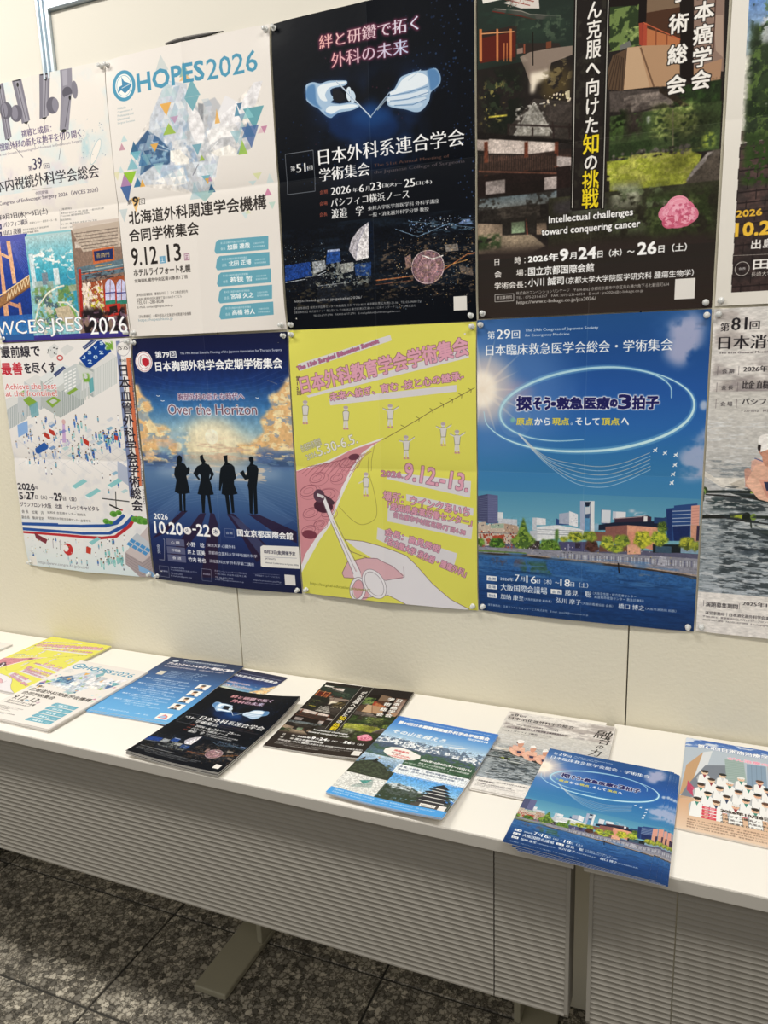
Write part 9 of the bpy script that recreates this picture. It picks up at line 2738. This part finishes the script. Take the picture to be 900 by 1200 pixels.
stack('S', -.1255, -.0146, .0458, 5, .0006, 'blue gradient leaflet with four small portraits down its right side', 'sheet fanned under the blue portrait leaflet', grp='stack of blue portrait leaflets', fan=[(-.001, -.006, -.010), (-.004, .002, -.030), (-.003, -.004, -.02), (-.002, 0, -.012), (-.0005, 0, 0)], z0=.7012, seed=6)
stack('C', .1020, -.1396, -.0123, 10, .0007, 'black leaflet with gloved hands and night harbour, corners curling up', 'sheet in the stack under the black gloved hands leaflet', cur=((.004, .014, .002, .006), (0, 0, 0, 0)), grp='stack of black leaflets', z0=.7012, jit=.0009, seed=7)
stack('D', .3129, -.0209, .0415, 5, .0006, 'dark leaflet with yellow vertical lettering and a pink peony', 'sheet in the stack under the dark peony leaflet', cur=((0, .002, .007, 0), (0, 0, 0, 0)), grp='stack of dark peony leaflets', seed=8)
stack('M', .5340, -.1319, -.061, 6, .0007, 'blue mountain leaflet with a castle photo and white balloon', 'sheet in the stack under the mountain leaflet', cur=((0, .002, .008, .001), (0, 0, 0, 0)), grp='stack of mountain leaflets', z0=.7052, seed=10)
stack('J', .7389, -.0296, 0, 6, .0007, 'pale leaflet with rowing crew and black brush calligraphy', 'sheet in the stack under the rowing leaflet', grp='stack of rowing leaflets', jit=.002, seed=11)
stack('I', .8463, -.1574, -.062, 5, .00035, 'blue skyline leaflet overhanging the table front, topmost of the fan', ['lowest blue skyline leaflet of the overhanging fan', 'second lowest blue skyline leaflet of the overhanging fan', 'middle blue skyline leaflet of the overhanging fan', 'blue skyline leaflet just under the topmost of the fan'],
      cur=((0, 0, 0, 0), (0, 0, 0, 0)), grp='fan of blue skyline leaflets', fan=[(.0135, -.008, .035), (.012, -.006, .03), (.008, -.003, .02), (.004, .001, .012), (-.002, .001, 0)], z0=.7055, seed=12)
stack('K', 1.078, -.025, -.04, 4, .0007, 'leaflet with a crowd of cartoon doctors in white coats, at the right edge', 'sheet in the stack under the white coat crowd leaflet', grp='stack of crowd leaflets', seed=13)

# ---------------------------------------------------------------- dark thing under the table at the left
bm = bmesh.new(); bmesh.ops.create_icosphere(bm, subdivisions=3, radius=1)
for v in bm.verts:
    c = v.co; k = 1 + .05 * math.sin(7 * c.x + 3 * c.z) + .04 * math.sin(11 * c.y + 5 * c.z)
    for a in range(3): c[a] = math.copysign(abs(c[a]) ** .6, c[a]) * k
    c.x *= .13; c.y *= .055; c.z = max(c.z, -.97) * .11 + .108
for f in bm.faces: f.smooth = True
me = bpy.data.meshes.new('bag'); bm.to_mesh(me); bm.free()
bag = tag(empty('bag', (-.905, -.075, 0)), 'black bag on the floor under the table at the far left', 'bag')
link('bag_body', me, M_BLACK, bag)
hp = [(.06 * math.cos(a), .22 + .06 * math.sin(a)) for a in [math.pi * i / 10 for i in range(11)]]
hv = []; hf = []
for i, (x, z) in enumerate(hp): hv += [(x * 1.0, -.006, z - .015), (x * 1.0, .006, z - .015), (x * .9, .006, z - .019), (x * .9, -.006, z - .019)]
for i in range(10):
    for q in range(4): hf.append((i * 4 + q, i * 4 + (q + 1) % 4, i * 4 + 4 + (q + 1) % 4, i * 4 + 4 + q))
me = bpy.data.meshes.new('handle'); me.from_pydata(hv, [], hf); link('handle', me, M_BLACK, bag)
